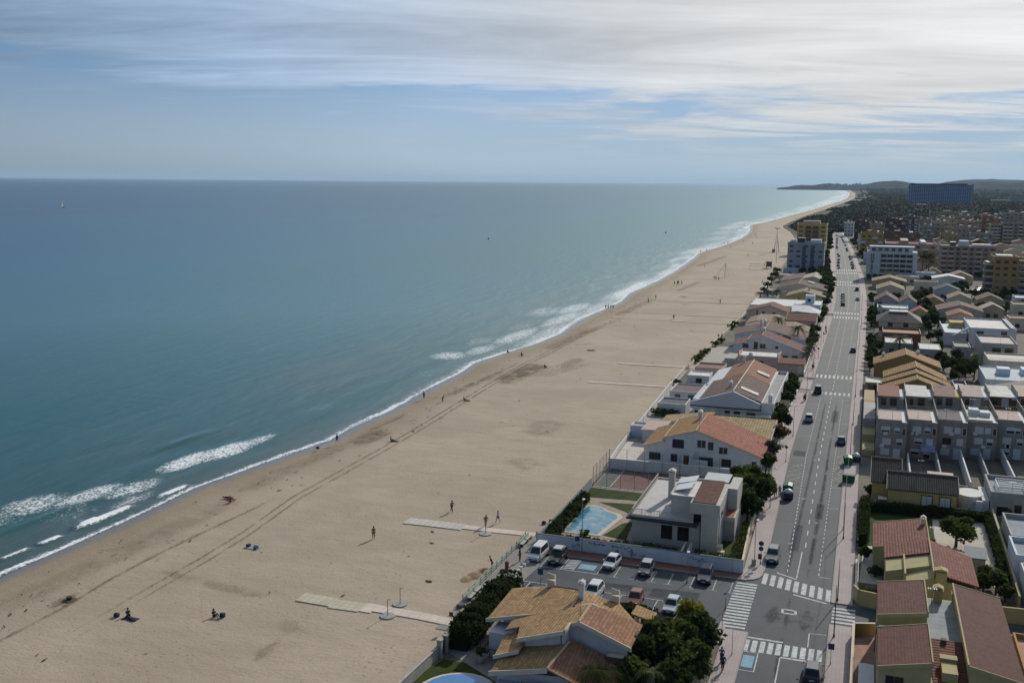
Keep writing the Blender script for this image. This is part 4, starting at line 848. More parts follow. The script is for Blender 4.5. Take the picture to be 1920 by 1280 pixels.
flat(t,-35,-33.3,222.2,240,0,4.7,WHITE,paint((.33,.33,.37),.9),.35,nm='side_wing'); flat(t,-20.2,-17.6,222,262,0,4.6,WHITE,CONC,.7,nm='side_wing')
b=mb(); b.box(-20.3,219.5,2.6,-17.4,222,2.8); b.box(-28.2,219.3,2.65,-16.9,219.6,2.85)
for x in (-28,-24.1,-20.2,-17.2): b.box(x-.1,219.5,0,x+.1,219.7,2.7)
b.build('porch',WHITE,t)
wins(t,'S',222,[(-27.4,.9,1.,2.0),(-25.3,.9,1.2,2.),(-22.3,.7,1.8,2.1),(-19.2,.8,1.2,1.4,'w'),(-33.4,.9,2.0,1.6)]); chimney(t,-27.6,228,6.8,8.0,.6); chimney(t,-28.6,262,6.5,8.4,.6); chimney(t,-18.6,225,4.6,6.2,.8,WHITE)
wins(t,'E',-17.6,[(y,.9,1.2,1.3) for y in (226,232,238,244,250,256)]); wins(t,'E',-17.6,[(y,3.2,1.0,1.) for y in (229,241,253)])
paved([(-45,200),(-29.4,200),(-29.4,222),(-45.5,222)],STONE,.04); paved([(-45.4,222),(-35.4,222),(-35.4,262),(-46.4,262)],paint((.36,.31,.27),.9,.2,.5),.04); paved([(-17.4,200),(-15.3,200),(-15.2,262),(-17.4,262)],paint((.30,.26,.22),.9,.2,.5),.03)
# flat roofed beach pavilions in front of D
def low(name,label,x0,x1,y0,y1,h,wall,roof=None,ph=.35,W=(),E=()):
    t=thing(name,label,'house',(x0,y0,0)); flat(t,x0,x1,y0,y1,0,h,wall,roof,ph); wins(t,'S',y0,W); wins(t,'E',x1,E); return t
low('beach_pavilion','dark-roofed white pavilion at the sand edge, left of the broad gable',-43.6,-37.2,226,233,2.3,WHITE,paint((.06,.065,.08),.8),.4)
low('garden_store','grey-white garden store at the beach corner below the gable house',-44.6,-40.6,203,206.5,2.2,BLUEW,CONC,.3)
low('seaside_bungalow','white bungalow with purple-brown roof terrace beside the beach ramp',-43.4,-36,240,250,2.5,WHITE,paint((.15,.10,.10),.9,.2,.6),.35,W=[(-41.5,.8,1.2,1.2),(-38.3,.8,1.2,1.2)])
low('pergola_bungalow','cream bungalow with stepped pink walls at the end of the beach ramp',-42.6,-35.2,272,280,2.8,PINKW,paint((.26,.13,.12),.9,.2,.6),.5,W=[(-40.6,.8,1.2,1.2)])
low('white_annex','small white annex behind the pink bungalow at the sand edge',-43,-37.4,262.5,269,2.4,WHITE,WROOF,.3,W=[(-40,.8,1.4,1.1)])
for i,(pts,lab) in enumerate((([(-44.5,200),(-45.2,222),(-46.3,250),(-46.9,281)],'long low white wall along the sand below the orange roof'),([(-46.6,286),(-46.2,330),(-45.6,400)],'long pale garden wall along the sand by the palms'),([(-45.5,400),(-46.6,470),(-50,600)],'pale garden wall far along the sand below the beige houses'),([(-15.0,200),(-15.4,225),(-15.1,261)],'white garden wall by the pavement below the pergola'),([(-15.1,286),(-15.3,350),(-15.4,395)],'cream garden wall by the pavement near the maroon roofs'))):
    wallthing('garden_wall',lab,'wall',pts,1.1,.2,WHITE if i!=1 else CREAM)
# pergola by the pavement
t=thing('pergola','slatted timber pergola over dark plants beside the pavement','pergola',(-17.3,229,0)); b=mb()
for i in range(12): b.box(-17.9,228+i*1.0,2.6,-15.3,228.12+i*1.0,2.75)
b.build('slats',paint((.30,.27,.18),.8,.2,2.),t)
for x in (-17.8,-15.5):
    for y in (228.3,234,239): b=mb(); b.box(x-.07,y-.07,0,x+.07,y+.07,2.6); b.build('post',WOOD,t)
# flat-roofed F
t=thing('white_roof_house','beige house with a white flat roof terrace between the orange roof and the maroon gable','house',(-36,290,0))
flat(t,-33.2,-22.2,287.5,298,0,4.2,PINKW,WROOF,.45); b=mb(); b.box(-36.8,287.6,0,-33.2,297,3.5); b.build('side_wing',paint((.36,.36,.31),.85,.12),t); b=mb(); b.box(-22.2,287.7,0,-15.2,296,3.0); b.build('garage_wing',PINKW,t)
b=mb(); b.slab([(-22.2,287.3,3.1),(-15,287.3,3.1),(-15,292,3.9),(-22.2,292,3.9)],.15); b.build('roof',tiles((.22,.095,.06),'x',.4),t); b=mb(); b.lathe([(.5,0),(.7,.4),(.5,.9),(.1,1.1)],(-29.8,288.6,4.3)); b.build('roof_tank',WHITE,t)
b=mb(); b.slab([(-33.2,287.3,5.9),(-32.9,287.3,5.9),(-32.9,298,4.4),(-33.2,298,4.4)],1.); b.slab([(-22.5,287.3,5.7),(-22.2,287.3,5.7),(-22.2,298,4.4),(-22.5,298,4.4)],1.); b.build('side_parapet',PINKW,t)
b=mb(); b.box(-16.9,287.62,.4,-15.6,287.7,2.4); b.build('door',CREAM,t); wins(t,'S',287.5,[(-27,2.4,1.6,.9,'b')])
paved([(-46.6,286),(-36.9,286),(-36.9,330),(-46.2,330)],STONE,.04)
# G
t=house('maroon_gable_house','white two-storey house with maroon roof and a tall palm garden, beyond the white flat roof',-36.8,-16.5,305.5,316,[(-36.8,4.9),(-32.6,5.7),(-32.6,6.3),(-28.6,7.9),(-16.5,3.6)],WHITE,DKRED,W=[(-33.2,4.0,1.6,1.1,'b'),(-30.2,3.7,1.,2.1),(-28.2,4.1,1.6,1.3,'w'),(-24.2,4.2,.7,.7),(-21.6,1.6,1.2,.6),(-18.9,.8,1.5,1.6)],E=[(309,.9,1.3,1.4)],ch=[(-28.8,313,7.2,8.8,.8)],verge=WHITE)
t=house('blue_shade_gable_house','white gable house with grey-brown roof and dark windows behind the maroon roof',-38.8,-17.6,326,342,[(-38.8,4.9),(-29.6,7.2),(-17.6,4.1)],LB,BRNT,W=[(-36.2,3.4,1.3,.6),(-26.6,4.2,3.,1.6),(-23,3.6,2.4,1.8)],ch=[(-30,330,6.6,8.8,.6),(-31.6,334,6.6,8.6,.5)])
t=house('beige_roof_house','low white house with a broad beige roof between palms and maroon wing',-39.6,-27.4,362,380,[(-39.6,3.6),(-36,4.8),(-30,4.9),(-27.4,4.0)],WHITE,BEIT,W=[(-36,1.5,1,1.)])
t=house('flat_beige_house','pale house with faded beige tiles just behind the first tall palm',-38.6,-17.9,346,358,[(-38.6,3.9),(-33,5.2),(-22.5,5.4),(-17.9,4.0)],CREAM,BEIT,W=[(-20,1.2,1,1.2)],ch=[(-32,350,4.6,6.6,.5)])
t=house('maroon_wing_house','pink-walled house with long dark red roof by the pavement trees',-26.4,-16.6,371,386,[(371,4.3),(379,6.0),(386,4.6)],PINKW,tiles((.14,.05,.04),'x',.36),W=[(-22.6,2.2,1.4,.8),(-20,1.6,1.6,1.),(-17.6,.8,.9,2.6,'b')],axis='x')
t=house('round_window_house','white gable house with two small dark round windows under a maroon roof',-42.4,-27.2,389,402,[(-42.4,4.8),(-33.8,7.1),(-27.2,4.7)],PINKW,DKRED,W=[(-36.2,3.8,.9,.9),(-32.4,3.8,.9,.9),(-38.5,3.4,.5,1.7)],verge=None)
t=thing('white_complex','rambling white flat-roofed house with a square tower beyond the maroon gable','house',(-40,415,0)); flat(t,-43.6,-27,410,436,0,4.6,BLUEW,WROOF,.3); flat(t,-27,-16.9,412,430,0,5.2,BLUEW,WROOF,.4); flat(t,-23,-19.6,418,424,5.2,8.2,BLUEW,WROOF,.3)
b=mb(); b.slab([(-26.4,392,5.0),(-24.4,392,5.2),(-21,404,6.2),(-27,404,6.2)],.2); b.slab([(-24.3,392,5.2),(-16.2,394,4.4),(-16.2,405,4.4),(-21,404,6.2)],.2); b.build('roof',paint((.52,.54,.56),.8,.1,.4),t); b=mb(); b.box(-26.6,393,0,-16.6,404,4.3); b.build('wall',BLUEW,t); wins(t,'S',412,[(-24.6,2.4,1,1),(-18.5,2.,1,1.2)]); wins(t,'S',418,[(-21.6,6.2,1.1,1.)])
# beige houses further on
t=house('khaki_gable_house','khaki-walled house with shallow beige roof just before the dark trees',-33,-17,454,470,[(-33,4.2),(-25.6,6.4),(-17,4.2)],YELLOW,BEIT,W=[(-28,2.6,1,1),(-22,1.2,1.5,1.5)],ch=[(-24,462,6,7.6,.7)])
t=house('dark_roof_skylight_house','beige gable house with a dark roof and a bright skylight',-39,-17.6,482,505,[(-39,4.9),(-30,7.0),(-17.6,4.4)],CREAM,tiles((.10,.07,.055),'y',.4),W=[(-30,3.,1.2,1.2)]); b=mb(); b.slab([(-26.6,496,6.9),(-23.6,496,6.2),(-23.6,500,6.2),(-26.6,500,6.9)],.15); b.build('skylight',WROOF,t)
t=house('brown_slope_house','beige house with brown roof sloping to the beach, before the grey apartment block',-41,-31,520,548,[(-41,4.6),(-31,6.6)],CREAM,BRNT)
t=house('pale_gable_house','pale house with wide beige gable roof before the grey apartment block',-31,-22,530,556,[(-31,5.),(-26,6.4),(-22,5.)],CREAM,PALT,W=[(-26,2.4,1.3,1.3)])
low('grey_pavilion','small blue-grey flat pavilion near the sand below the grey block',-46,-38,600,608,4.,LB,CONC,.3,W=[(-42,1.2,1.4,1.4)])
low('far_beach_store','small flat dark store by the sand palms',-44,-37,455,466,3.,CREAM,DARKM,.3); low('beige_beach_house','low beige house with parapet behind the sand palms',-43.6,-35,476,490,3.6,CREAM,CONC,.4,W=[(-40,1.2,1.4,1.2)]); low('tan_beach_house','low tan house hidden by shrubs near the sand',-45.,-38,560,572,3.8,BEIGE,CONC,.4)
# ================================================================== right-hand side of the avenue
YW=paint((.40,.345,.18),.85,.13,.5)
# E: dark maroon mono-pitch complex in the near corner
t=thing('maroon_roof_villa','khaki villa with three steep dark maroon mono-pitch roofs round a grey terrace','house',(3,98,0))
def wedge(par,x0,x1,y0,y1,zl,zr,mat,wall,sl=0,z0=0,th=.22,vm=YW):
    """mono-pitch block rising along x from zl to zr"""
    b=mb(); b.extr([(x0,z0),(x1,z0),(x1,zr-th),(x0,zl-th)],y0+.15,y1-.15); b.build('wall',wall,par)
    b=mb(); b.slab([(x0-.1,y0,zl),(x1,y0,zr),(x1,y1,zr),(x0-.1,y1,zl)],th); o=b.build('roof',mat,par)
    for yy,yz in ((y0-.1,y0),(y1,y1+.1)):
        b=mb(); b.slab([(x0-.15,yy,zl+.06),(x1+.05,yy,zr+.06),(x1+.05,yz,zr+.06),(x0-.15,yz,zl+.06)],.4); c=b.build('verge',vm,par); c.parent=o
    b=mb(); b.box(x1+.003 if zr>zl else x0-.25,y0,max(zl,zr)-.5,x1+.12 if zr>zl else x0-.1,y1,max(zl,zr)+.15); c=b.build('ridge_wall',vm,par); c.parent=o
    return o
wedge(t,3.1,7.9,110.0,119.5,7.0,7.9,MAROOND,YW); wedge(t,3.1,7.8,98.6,107.8,6.5,7.6,MAROOND,YW)
b=mb(); b.box(3.3,107.7,0,7.7,110.1,5.7); b.build('link_wall',YW,t)
wedge(t,11.3,16.1,100.3,121.6,7.1,6.1,tiles((.115,.050,.040),'x',.30,dark=1.1,light=1.1,rib=.02),YW)
b=mb(); b.box(7.8,99.0,0,11.4,121.8,5.0); b.build('wall',YW,t)
b=mb(); b.box(8.0,108.6,5.0,11.3,121.4,5.06); b.build('roof_terrace',paint((.30,.33,.35),.9,.25,.5),t)
b=mb(); b.slab([(8.1,98.6,4.9),(11.3,98.6,4.9),(11.3,108.4,5.9),(8.1,108.4,5.9)],.2); b.build('tiled_skirt',tiles((.15,.06,.045),'y',.5),t)
chimney(t,9.6,121.0,5,6.4,.9,YW); chimney(t,11.4,121.4,5,5.9,.5,YW)
b=mb(); b.box(8.9,100.4,4.4,10.3,103.6,6.0); b.box(8.8,103.0,6.0,10.4,104.0,6.3); b.build('stair_hood',YW,t)
b=mb(); b.box(9.2,107.6,5,9.7,108.2,6.2); b.build('vent',paint((.12,.12,.10),.9),t)
wins(t,'S',98.75,[(4.6,3.6,1.5,2.,'b'),(6.2,3.4,.6,1.2,'b')]); wins(t,'W',3.1,[(103,1.2,1.6,1.4,'b'),(114.5,1.2,1.6,1.4,'b'),(112,4.2,1,1,'b')]); wins(t,'S',107.7,[(6.6,4.0,1.6,.4,'b')])
def aircon(x,y,z,lab):
    t=thing('air_conditioner',lab,'air conditioner',(x,y,z),0,'air conditioning units on the roofs'); b=mb(); b.box(x-.4,y-.16,z,x+.4,y+.16,z+.6); b.build('casing',WHITE,t); b=mb(); b.tube((x,y-.17,z+.3),(x,y-.19,z+.3),.22,.22,12); b.build('fan_grille',DARKM,t)
aircon(3.6,108.9,5.7,'white air conditioning unit on the ledge between the two dark maroon roofs')
paved([(.5,80),(3.2,80),(3.2,120.5),(.5,120.5)],paint((.36,.22,.17),.9,.25,.6),.12,'terrace')
wallthing('terrace_wall','ochre terrace wall with a pale coping beside the dark maroon roofs','wall',[(.75,80),(.75,119.6),(3.1,120.4)],1.6,.22,paint((.36,.25,.11),.85,.12,.6),capmat=CREAM)
t=thing('white_canopy','white canopy over the ochre terrace at the right-hand corner','canopy',(1.9,101,0)); b=mb(); b.slab([(1.4,98,2.6),(2.9,98,2.6),(2.9,107,2.7),(1.4,107,2.7)],.1); b.build('sheet',WHITE,t)
for y in (98.2,106.8):
    b=mb(); b.tube((1.5,y,.1),(1.5,y,2.55),.05,None,6); b.build('post',METAL,t)
wallthing('corner_wall','curved pale wall at the corner of the side street below the maroon roofs','wall',[(.6,131),(1.2,129.4),(3.4,128.9),(20.2,130.2)],1.9,.2,YW); wallthing('street_wall','khaki wall behind the large right-hand maroon roof','wall',[(11,122.4),(16,122.6),(20,122.8)],1.5,.2,YW)
# F: maroon-roofed house with cross gable
t=thing('red_tile_bungalow','khaki bungalow with wavy red-brown roofs and a broad square chimney','house',(4,127,0))
wedge(t,2.8,9.6,140.4,151.0,4.0,5.4,MAROON,YW); 
gwall(t,4.2,14.6,130.5,139.6,[(4.2,4.4),(9.5,5.9),(14.6,4.3)],YW); gwall(t,6.5,14.3,127.2,130.5,[(6.5,4.5),(9.5,5.5),(14.3,4.1)],YW)
rs(t,[(4.0,134.9,4.6),(9.45,134.4,6.2),(9.45,139.4,6.2),(4.0,139.8,4.6)],MAROON,.2); rs(t,[(9.5,127.0,6.2),(14.7,128.8,4.5),(14.7,139.2,4.5),(9.5,139.4,6.2)],MAROON,.2)
rs(t,[(6.4,131.2,4.5),(9.4,131.2,4.5),(9.4,134.8,5.3),(6.4,134.8,5.3)],tiles((.24,.13,.10),'y',.34),.2)
b=mb(); b.box(9.38,127,5.0,9.55,139.5,6.45); b.box(6.25,127.8,4.2,6.45,134.8,5.45); b.build('ridge_wall',YW,t); chimney(t,10.3,127.5,3.0,6.2,1.25,YW,.9); chimney(t,9.2,148.5,5.,6.0,.5,CREAM)
b=mb(); b.slab([(9.7,139.5,5.4),(14.4,139.5,4.1),(14.4,141.6,4.1),(9.7,141.6,5.0)],.2); b.build('rear_roof',TERR,t)
b=mb(); b.box(4.6,132.0,0,6.4,134.8,3.6); b.build('porch_wall',YW,t); wins(t,'W',4.2,[(137.2,1,1.4,1.4,'b')]); wins(t,'S',140.55,[(5.2,1.1,1.4,1.3,'b')]); door(t,'S',132.0,5.5,.9,2.1,0,DARKM)
lawn([(1.3,152),(3,152),(11.6,152),(11.6,169.3),(1.3,169.3)],.05); paved([(1.2,137),(4.1,137),(4.1,152),(1.6,152)],paint((.52,.50,.46),.9,.1,.6),.07)
paved([(10,141.5),(20,141.5),(20.6,170),(11.8,168)],paint((.50,.46,.38),.9,.15,.5),.045)
wallthing('boundary_wall','long khaki wall between the red-tile bungalow garden and the white houses','wall',[(20.0,134.2),(20.3,150),(20.5,171.5)],1.9,.22,YW); rail(thing('front_railing','white railing on the front wall of the red-tile bungalow','railing',(1,131,0)),[(1.0,132.6),(1.0,143)],.9,.9,.3,WHITE)
for y0,y1,lab in ((131.4,143.4,'low pale garden wall along the pavement by the red-tile bungalow'),(152,170,'low wall under the dark clipped hedge along the pavement')): wallthing('garden_wall',lab,'wall',[(.8,y0),(.75,y1)],.9,.2,CREAM)
t=thing('garden_shed','small grey shed beside the big round tree','shed',(15.4,146,0)); b=mb(); b.box(14.9,146.0,0,17.2,149,2.2); b.build('wall',STONE,t); b=mb(); b.slab([(14.7,145.8,2.2),(17.4,145.8,2.2),(17.4,149.2,2.7),(14.7,149.2,2.7)],.12); b.build('roof',paint((.10,.14,.17),.7),t)
t=thing('white_table','white garden table at the edge of the big tree shade','table',(13.5,147.4,0)); b=mb(); b.box(12.4,147,.7,14.8,148,.76); b.build('table_top',WHITE,t)
for x in (12.6,14.6):
    for y in (147.1,147.9): b=mb(); b.tube((x,y,.05),(x,y,.7),.05,None,6); b.build('leg',METAL,t)
# G: yellow house
YH=paint((.50,.375,.15),.85,.1,.5)
t=thing('yellow_house','yellow house with dark grey tiled roof and two brown-framed windows','house',(5,172,0))
gwall(t,5.1,15.3,171.3,178.4,[(171.3,3.5),(175.4,5.2),(178.4,4.3)],YH,'x'); groof(t,[(171.3,3.5),(175.4,5.2),(178.4,4.3)],5.1,15.3,GRYT,'x',.35,verge=CREAM)
gwall(t,2.6,6.9,174.8,181.5,[(174.8,3.5),(180.5,6.0),(181.5,5.6)],YH,'x'); groof(t,[(174.8,3.5),(180.5,6.),(181.5,5.6)],2.6,6.9,GRYT,'x',.4,verge=CREAM)
wins(t,'S',171.3,[(10.9,1.3,1.5,1.5,'o'),(13.6,1.3,1.5,1.5,'o')]); wins(t,'W',5.1,[(174.4,1,1.,1.2,'b')])
b=mb(); b.box(11.2,177.2,3.6,15.2,180.4,4.6); b.build('roof_deck',PINKW,t); b=mb(); b.box(3.6,170.9,1.6,4.95,172.5,1.7); b.build('porch_roof',CREAM,t)
b=mb(); b.slab([(2.0,168.9,.1),(5.0,171.2,.1),(5.0,172.4,1.8),(2.4,172.3,1.2)],.1); b.build('ramp',paint((.18,.10,.07),.8),t); rail(t,[(2.0,169.6),(3.4,170.6),(5.0,171.)],.4,.9,.3,WHITE)
rail(thing('garden_balustrade','white balustrade right of the yellow house','railing',(15.4,172,0)),[(15.4,172.2),(20.2,171.8)],.1,1.0,.35,WHITE,r=.045)
t=thing('round_terrace','pale rounded terrace wall with a railing behind the balustrade','terrace',(17,177,0)); b=mb(); pr=[(17.6+2.1*math.cos(R(a)),176.5+2.6*math.sin(R(a))) for a in range(0,360,20)]; b.prism(pr,0,2.7); b.build('wall',WHITE,t)
b=mb(); b.box(19.2,173,0,20.2,181,2.6)
for i in range(8): b.box(18.3,172.4+i*.5,0,19.18,172.85+i*.5,2.5-i*.3)
b.build('outside_stairs',WHITE,t)
# H: blue-white flat houses on the far right, each courtyard its own block
H_=[('courtyard_house','blue-white flat house with an open steel pergola on its roof, right of the yellow house',20.3,27,172.5,183,3.6),('courtyard_house','long blue-white flat house behind the khaki boundary wall, under the pergola house',20.9,26,152.5,163,3.2),('courtyard_house','grey-white flat house with a sunken roof court at the right edge',20.4,25,143.0,150.8,3.6)]
for nm,lab,x0,x1,y0,y1,h in H_:
    t=thing(nm,lab,'house',(x0,y0,0)); flat(t,x0,x1,y0,y1,0,h,GREYW if y0>150 else BLUEW,paint((.26,.30,.33),.9,.2,.6),.7,.25); wins(t,'S',y0,[(x0+1.8,.6,1.5,1.3),(x0+4.,.4,.9,2.0)])
    if y0>170:
        b=mb()
        for i in range(5): b.box(21.6,174.6+i*1.2,4.6,25.8,174.75+i*1.2,4.75)
        b.box(21.5,174.4,4.45,21.65,179.6,4.6); b.box(25.7,174.4,4.45,25.85,179.6,4.6)
        for x in (21.57,25.77):
            for y in (174.5,179.5): b.tube((x,y,3.6),(x,y,4.5),.05,None,5)
        b.build('pergola',WHITE,t)
t=thing('side_house','white house with a blue-grey roof at the lower right edge, by the side street','house',(20.8,123,0)); flat(t,20.8,26,131.5,141.5,0,3.3,WHITE,CONC,.5)
t=thing('ochre_wall_house','ochre low house on the far corner of the side street','house',(17.6,112,0)); flat(t,17.4,26,104,119.5,0,2.6,OCHRE,TERR,.6)
t=thing('backyard_wall','staggered grey walls between the backyards behind the yellow house','wall',(6,182,0))
for i,(x,y0,y1,h) in enumerate(((9,184,203),(14.0,183,205),(18.4,184,207),(21.8,184,209),(26,186,211)) and ((9,184,203,1.8),(14.0,184,205,2.2),(18.4,184,207,2.4),(21.8,184,209,2.2),(26,186,211,2.2))):
    b=mb(); b.box(x-.12,y0,0,x+.12,y1,h); b.build('wall_panel',GREYW if i%2 else WHITE,t)
b=mb(); b.box(3.2,183.8,0,26,184.0,1.7); b.build('wall_panel',GREYW,t)
b=mb(); b.box(10.5,186,0,16,188,2.2); b.build('awning',paint((.24,.05,.045),.8),t)
# I: brick row houses, one thing per house
RW=paint((.29,.262,.23),.9,.25,.5); RW2=paint((.31,.275,.225),.9,.22,.6)
LBL=['leftmost brick row house, beside the pavement','second brick row house from the avenue with a blue awning','third brick row house with a dull grey roof terrace','fourth brick row house with pale white roof boxes','fifth brick row house from the avenue','brick row house at the right edge of the picture']
yr=lambda x: 204+ (x-3.2)*.37
for i in range(6):
    x0=3.2+i*5.45; x1=x0+5.4; y0=yr(x0); y1=y0+10.5
    t=thing('row_house',LBL[i],'row house',(x0,y0,0),0,'brick row houses')
    b=mb(); b.box(x0,y0,0,x1,y1,7.3); b.build('wall',RW,t); b=mb(); b.box(x0,y0-.08,4.55,x1,y0,4.7); b.box(x0,y0-.08,2.2,x1,y0,2.3); b.build('string_course',RW2,t)
    roofm=[paint((.50,.40,.36),.9,.2,1.),paint((.50,.40,.36),.9,.2,1.),paint((.13,.125,.12),.9,.2,1.),WROOF,paint((.48,.38,.34),.9,.25,.8),WROOF][i]
    b=mb(); b.box(x0+.1,y0+.15,7.3,x1-.9,y1-.2,7.42); b.build('roof_terrace',roofm,t); b=mb(); b.box(x1-.9,y0+.15,7.3,x1-.1,y1-.2,7.36); b.build('light_well',WHITE,t)
    b=mb(); b.box(x0-.02,y0-.02,7.3,x0+.12,y1+7,8.3); b.box(x0,y0-.03,7.3,x1-1,y0+.12,7.75); b.build('party_wall',RW2 if i!=3 else CREAM,t)
    rail(t,[(x0+.2,y1),(x1-.2,y1)],7.3,.95,.3,GREYW if i%2 else METAL)
    if i==3: b=mb(); b.box(x0+.6,y0+5,7.42,x0+2.4,y0+7.5,8.6); b.box(x0+2.6,y0+4.5,7.42,x0+4.4,y0+7.,8.3); b.build('roof_box',WHITE,t)
    wins(t,'S',y0,[(x0+1.9+.3*(i%2),2.9+.05*i,1.4,1.1,'s' if i not in (2,) else 'd'),(x0+4.2,2.9,1.0,1.2,'s'),(x0+1.6+.2*i%1,5.1,1.4,1.2,'s'),(x0+3.7,5.2,.9,1.0,'s'),(x0+4.9,4.9,.6,1.3,'w'),(x0+1.7,.9,1.5,1.1,'s'),(x0+3.8,.2,1.1,1.9,'s')])
    if i==1: b=mb(); b.slab([(x0+2.6,y0-1.6,2.0),(x0+5.2,y0-1.6,2.0),(x0+5.2,y0-.05,2.9),(x0+2.6,y0-.05,2.9)],.06); b.build('awning',paint((.26,.30,.42),.8),t)
    if i==0: wins(t,'W',x0,[(y0+3,3.2,.8,1.),(y0+7,5.4,.8,1.)])
for i in range(6):
    x0=3.2+i*5.5; x1=x0+5.45; y0=yr(x0)+19.2; y1=y0+8
    lab=['red-roofed','white-roofed','brown-roofed with a yellow side wall','pale pink-roofed','white-roofed over brown walls','brown-roofed'][i]
    t=thing('rear_row_house','%s house behind the brick terrace, %s from the avenue'%(lab,ORD[i]),'row house',(x0,y0,0),0,'houses of the second row')
    b=mb(); b.box(x0,y0-7.2,0,x1,y0,6.2); b.box(x0,y0,0,x1-.2,y1,8.6); b.build('wall',RW2 if i%2 else BROWNW if i==4 else GREYW,t)
    roofm=[paint((.26,.10,.08),.85,.2,1.),WROOF,paint((.22,.13,.10),.85,.2,1.),paint((.48,.40,.37),.9,.2,1.),WROOF,BROWNW][i]
    b=mb(); b.slab([(x0-.05,y0-.5,8.6),(x1-1.1,y0-.5,8.6),(x1-1.1,y1,9.4),(x0-.05,y1,9.4)],.16); b.build('roof',roofm,t); b=mb(); b.box(x1-1.05,y0-.2,8.0,x1-.15,y1,8.65); b.build('light_well',WHITE if i!=2 else YELLOW,t)
    b=mb(); b.box(x0-.1,y0-1.5,6.2,x0+.05,y1,9.7); b.build('party_wall',GREYW,t); rail(t,[(x0+.1,y0-7.1),(x1-.1,y0-7.1)],6.2,.9,.3,CREAM if i>1 else METAL)
    wins(t,'S',y0,[(x0+1.3,6.5,.9,1.5,'b' if i%2==0 else 'w'),(x0+3.2,6.4,1.2,1.7,'b' if i<3 else 's')])
b=mb(); t=thing('side_yard','terraced beige side yard walls between the brick row and the pavement','wall',(.6,205,0))
for k,(y0,y1,h) in enumerate(((205,212,1.2),(212.2,219,2.6),(219.2,236,4.3),(236.2,246,3.0),(247,262,2.2))):
    b=mb(); b.box(.7,y0,0,3.05,y1,h); b.build('wall_panel',[YW,KHAKI,GREYW,OCHRE,KHAKI][k],t)
# J: ochre gable houses
OW=paint((.27,.175,.075),.85,.12,.5)
t=house('ochre_gable_house','ochre gable house with stepped tan roof ridges, just behind the second row',4.7,20.4,248,254,[(4.7,5.3),(12,8.0),(20.4,4.9)],OW,OCHT,ov=.2,W=[(13.5,3,1.4,1.2,'b')],verge=paint((.42,.28,.15),.85,.1,.5))
gwall(t,4.7,19.6,254.2,260,[(4.7,5.6),(12,8.4),(19.6,5.5)],OW); groof(t,[(4.7,5.6),(12,8.4),(19.6,5.5)],254.3,259,OCHT,ov=.2,verge=paint((.42,.28,.15),.85,.1,.5)); gwall(t,4.9,19.0,260.1,268,[(4.9,5.9),(12.1,8.8),(19,5.8)],OW); groof(t,[(4.9,5.9),(12.1,8.8),(19,5.8)],260.1,268,OCHT,ov=.2,verge=paint((.42,.28,.15),.85,.1,.5))
t=house('ochre_gable_house','ochre gable house with a pale tan roof and small centre window, farther from the camera',2.8,18.8,280,290,[(2.8,5.7),(10.4,8.6),(18.8,5.6)],OW,OCHT,W=[(10.6,5.,.5,1.2,'d'),(6.4,1.5,1.4,1.2,'b')],ch=[(5,288,6,7.2,.6),(13.5,288,6.4,8.2,.6)],verge=paint((.46,.33,.19),.85,.1,.5))
t=thing('garage_block','small white-roofed garage between the ochre houses and the pavement','garage',(.8,268,0)); flat(t,.8,4.7,268,276,0,2.8,KHAKI,WROOF,.2); wins(t,'S',268,[(2.7,.3,2.2,2.0,'b')])
# K and neighbours
t=thing('hip_roof_house','cream house with a dark purple hip roof and brown balcony behind the ochre houses','house',(4,371,0))
b=mb(); b.box(4.6,371.5,0,17,386,5.6); b.build('wall',CREAM,t)
b=mb(); P_=[(3.4,370,5.7),(18.2,370,5.7),(18.2,387.5,5.7),(3.4,387.5,5.7),(7.4,376,8.4),(13.8,376,8.4),(13.8,381,8.4),(7.4,381,8.4)]; b.add(P_,[(3,2,1,0),(0,1,5,4),(1,2,6,5),(2,3,7,6),(3,0,4,7),(4,5,6,7)]); b.build('roof',paint((.05,.04,.055),.75,.2,1.),t)
b=mb(); b.box(7.6,376.2,8.4,13.6,380.8,8.7); b.build('roof_lantern',WHITE,t)
b=mb(); b.box(4.4,370.3,2.6,17,371.5,3.8); b.box(2.2,371,3.2,4.3,371.3,4.4); b.build('balcony',BROWNW,t); wins(t,'S',371.5,[(7,.4,2,1.9),(11,.4,2,1.9),(14.5,.4,1.6,1.9),(8,4.,1.4,1.2),(13,4.,1.4,1.2)])
def hs(name,label,x0,x1,y0,y1,h,rise,wall,roof,W=(),ax='y',**k):
    if ax=='y': prof=[(x0,h),((x0+x1)/2+k.pop('sk',0),h+rise),(x1,h)]
    else: prof=[(y0,h),((y0+y1)/2,h+rise),(y1,h)]
    return house(name,label,x0,x1,y0,y1,prof,wall,roof,W=W,axis=ax,**k)
low('white_cube_house','low grey house with white roof slabs between the ochre and purple-roofed houses',6,14,332,344,3.8,GREYW,WROOF,.3,W=[(8,1,1.2,1.2),(11,1,1.2,1.2)])
low('brown_terrace_house','brown-walled house with a pinkish terrace before the purple hip roof',5.4,17,350,362,4.2,BROWNW,TERR,.6,W=[(8,1,1.5,1.4),(13,1,1.5,1.4)])
low('grey_cube_house','grey cube house with a bright white roof sheet right of the ochre gables',15.5,21.5,322,334,4.,GREYW,WROOF,.2,W=[(17.5,1.2,1,1.2)])
low('grey_backyard_house','grey flat house among dark shrubs, second from the ochre gables',25.5,30,328,338,4.2,GREYW,CONC,.4,W=[(27.5,1.6,1,1.2)])
t=thing('white_modern_house','white modern house with outside stair and two tall dark windows','house',(24.6,345,0))
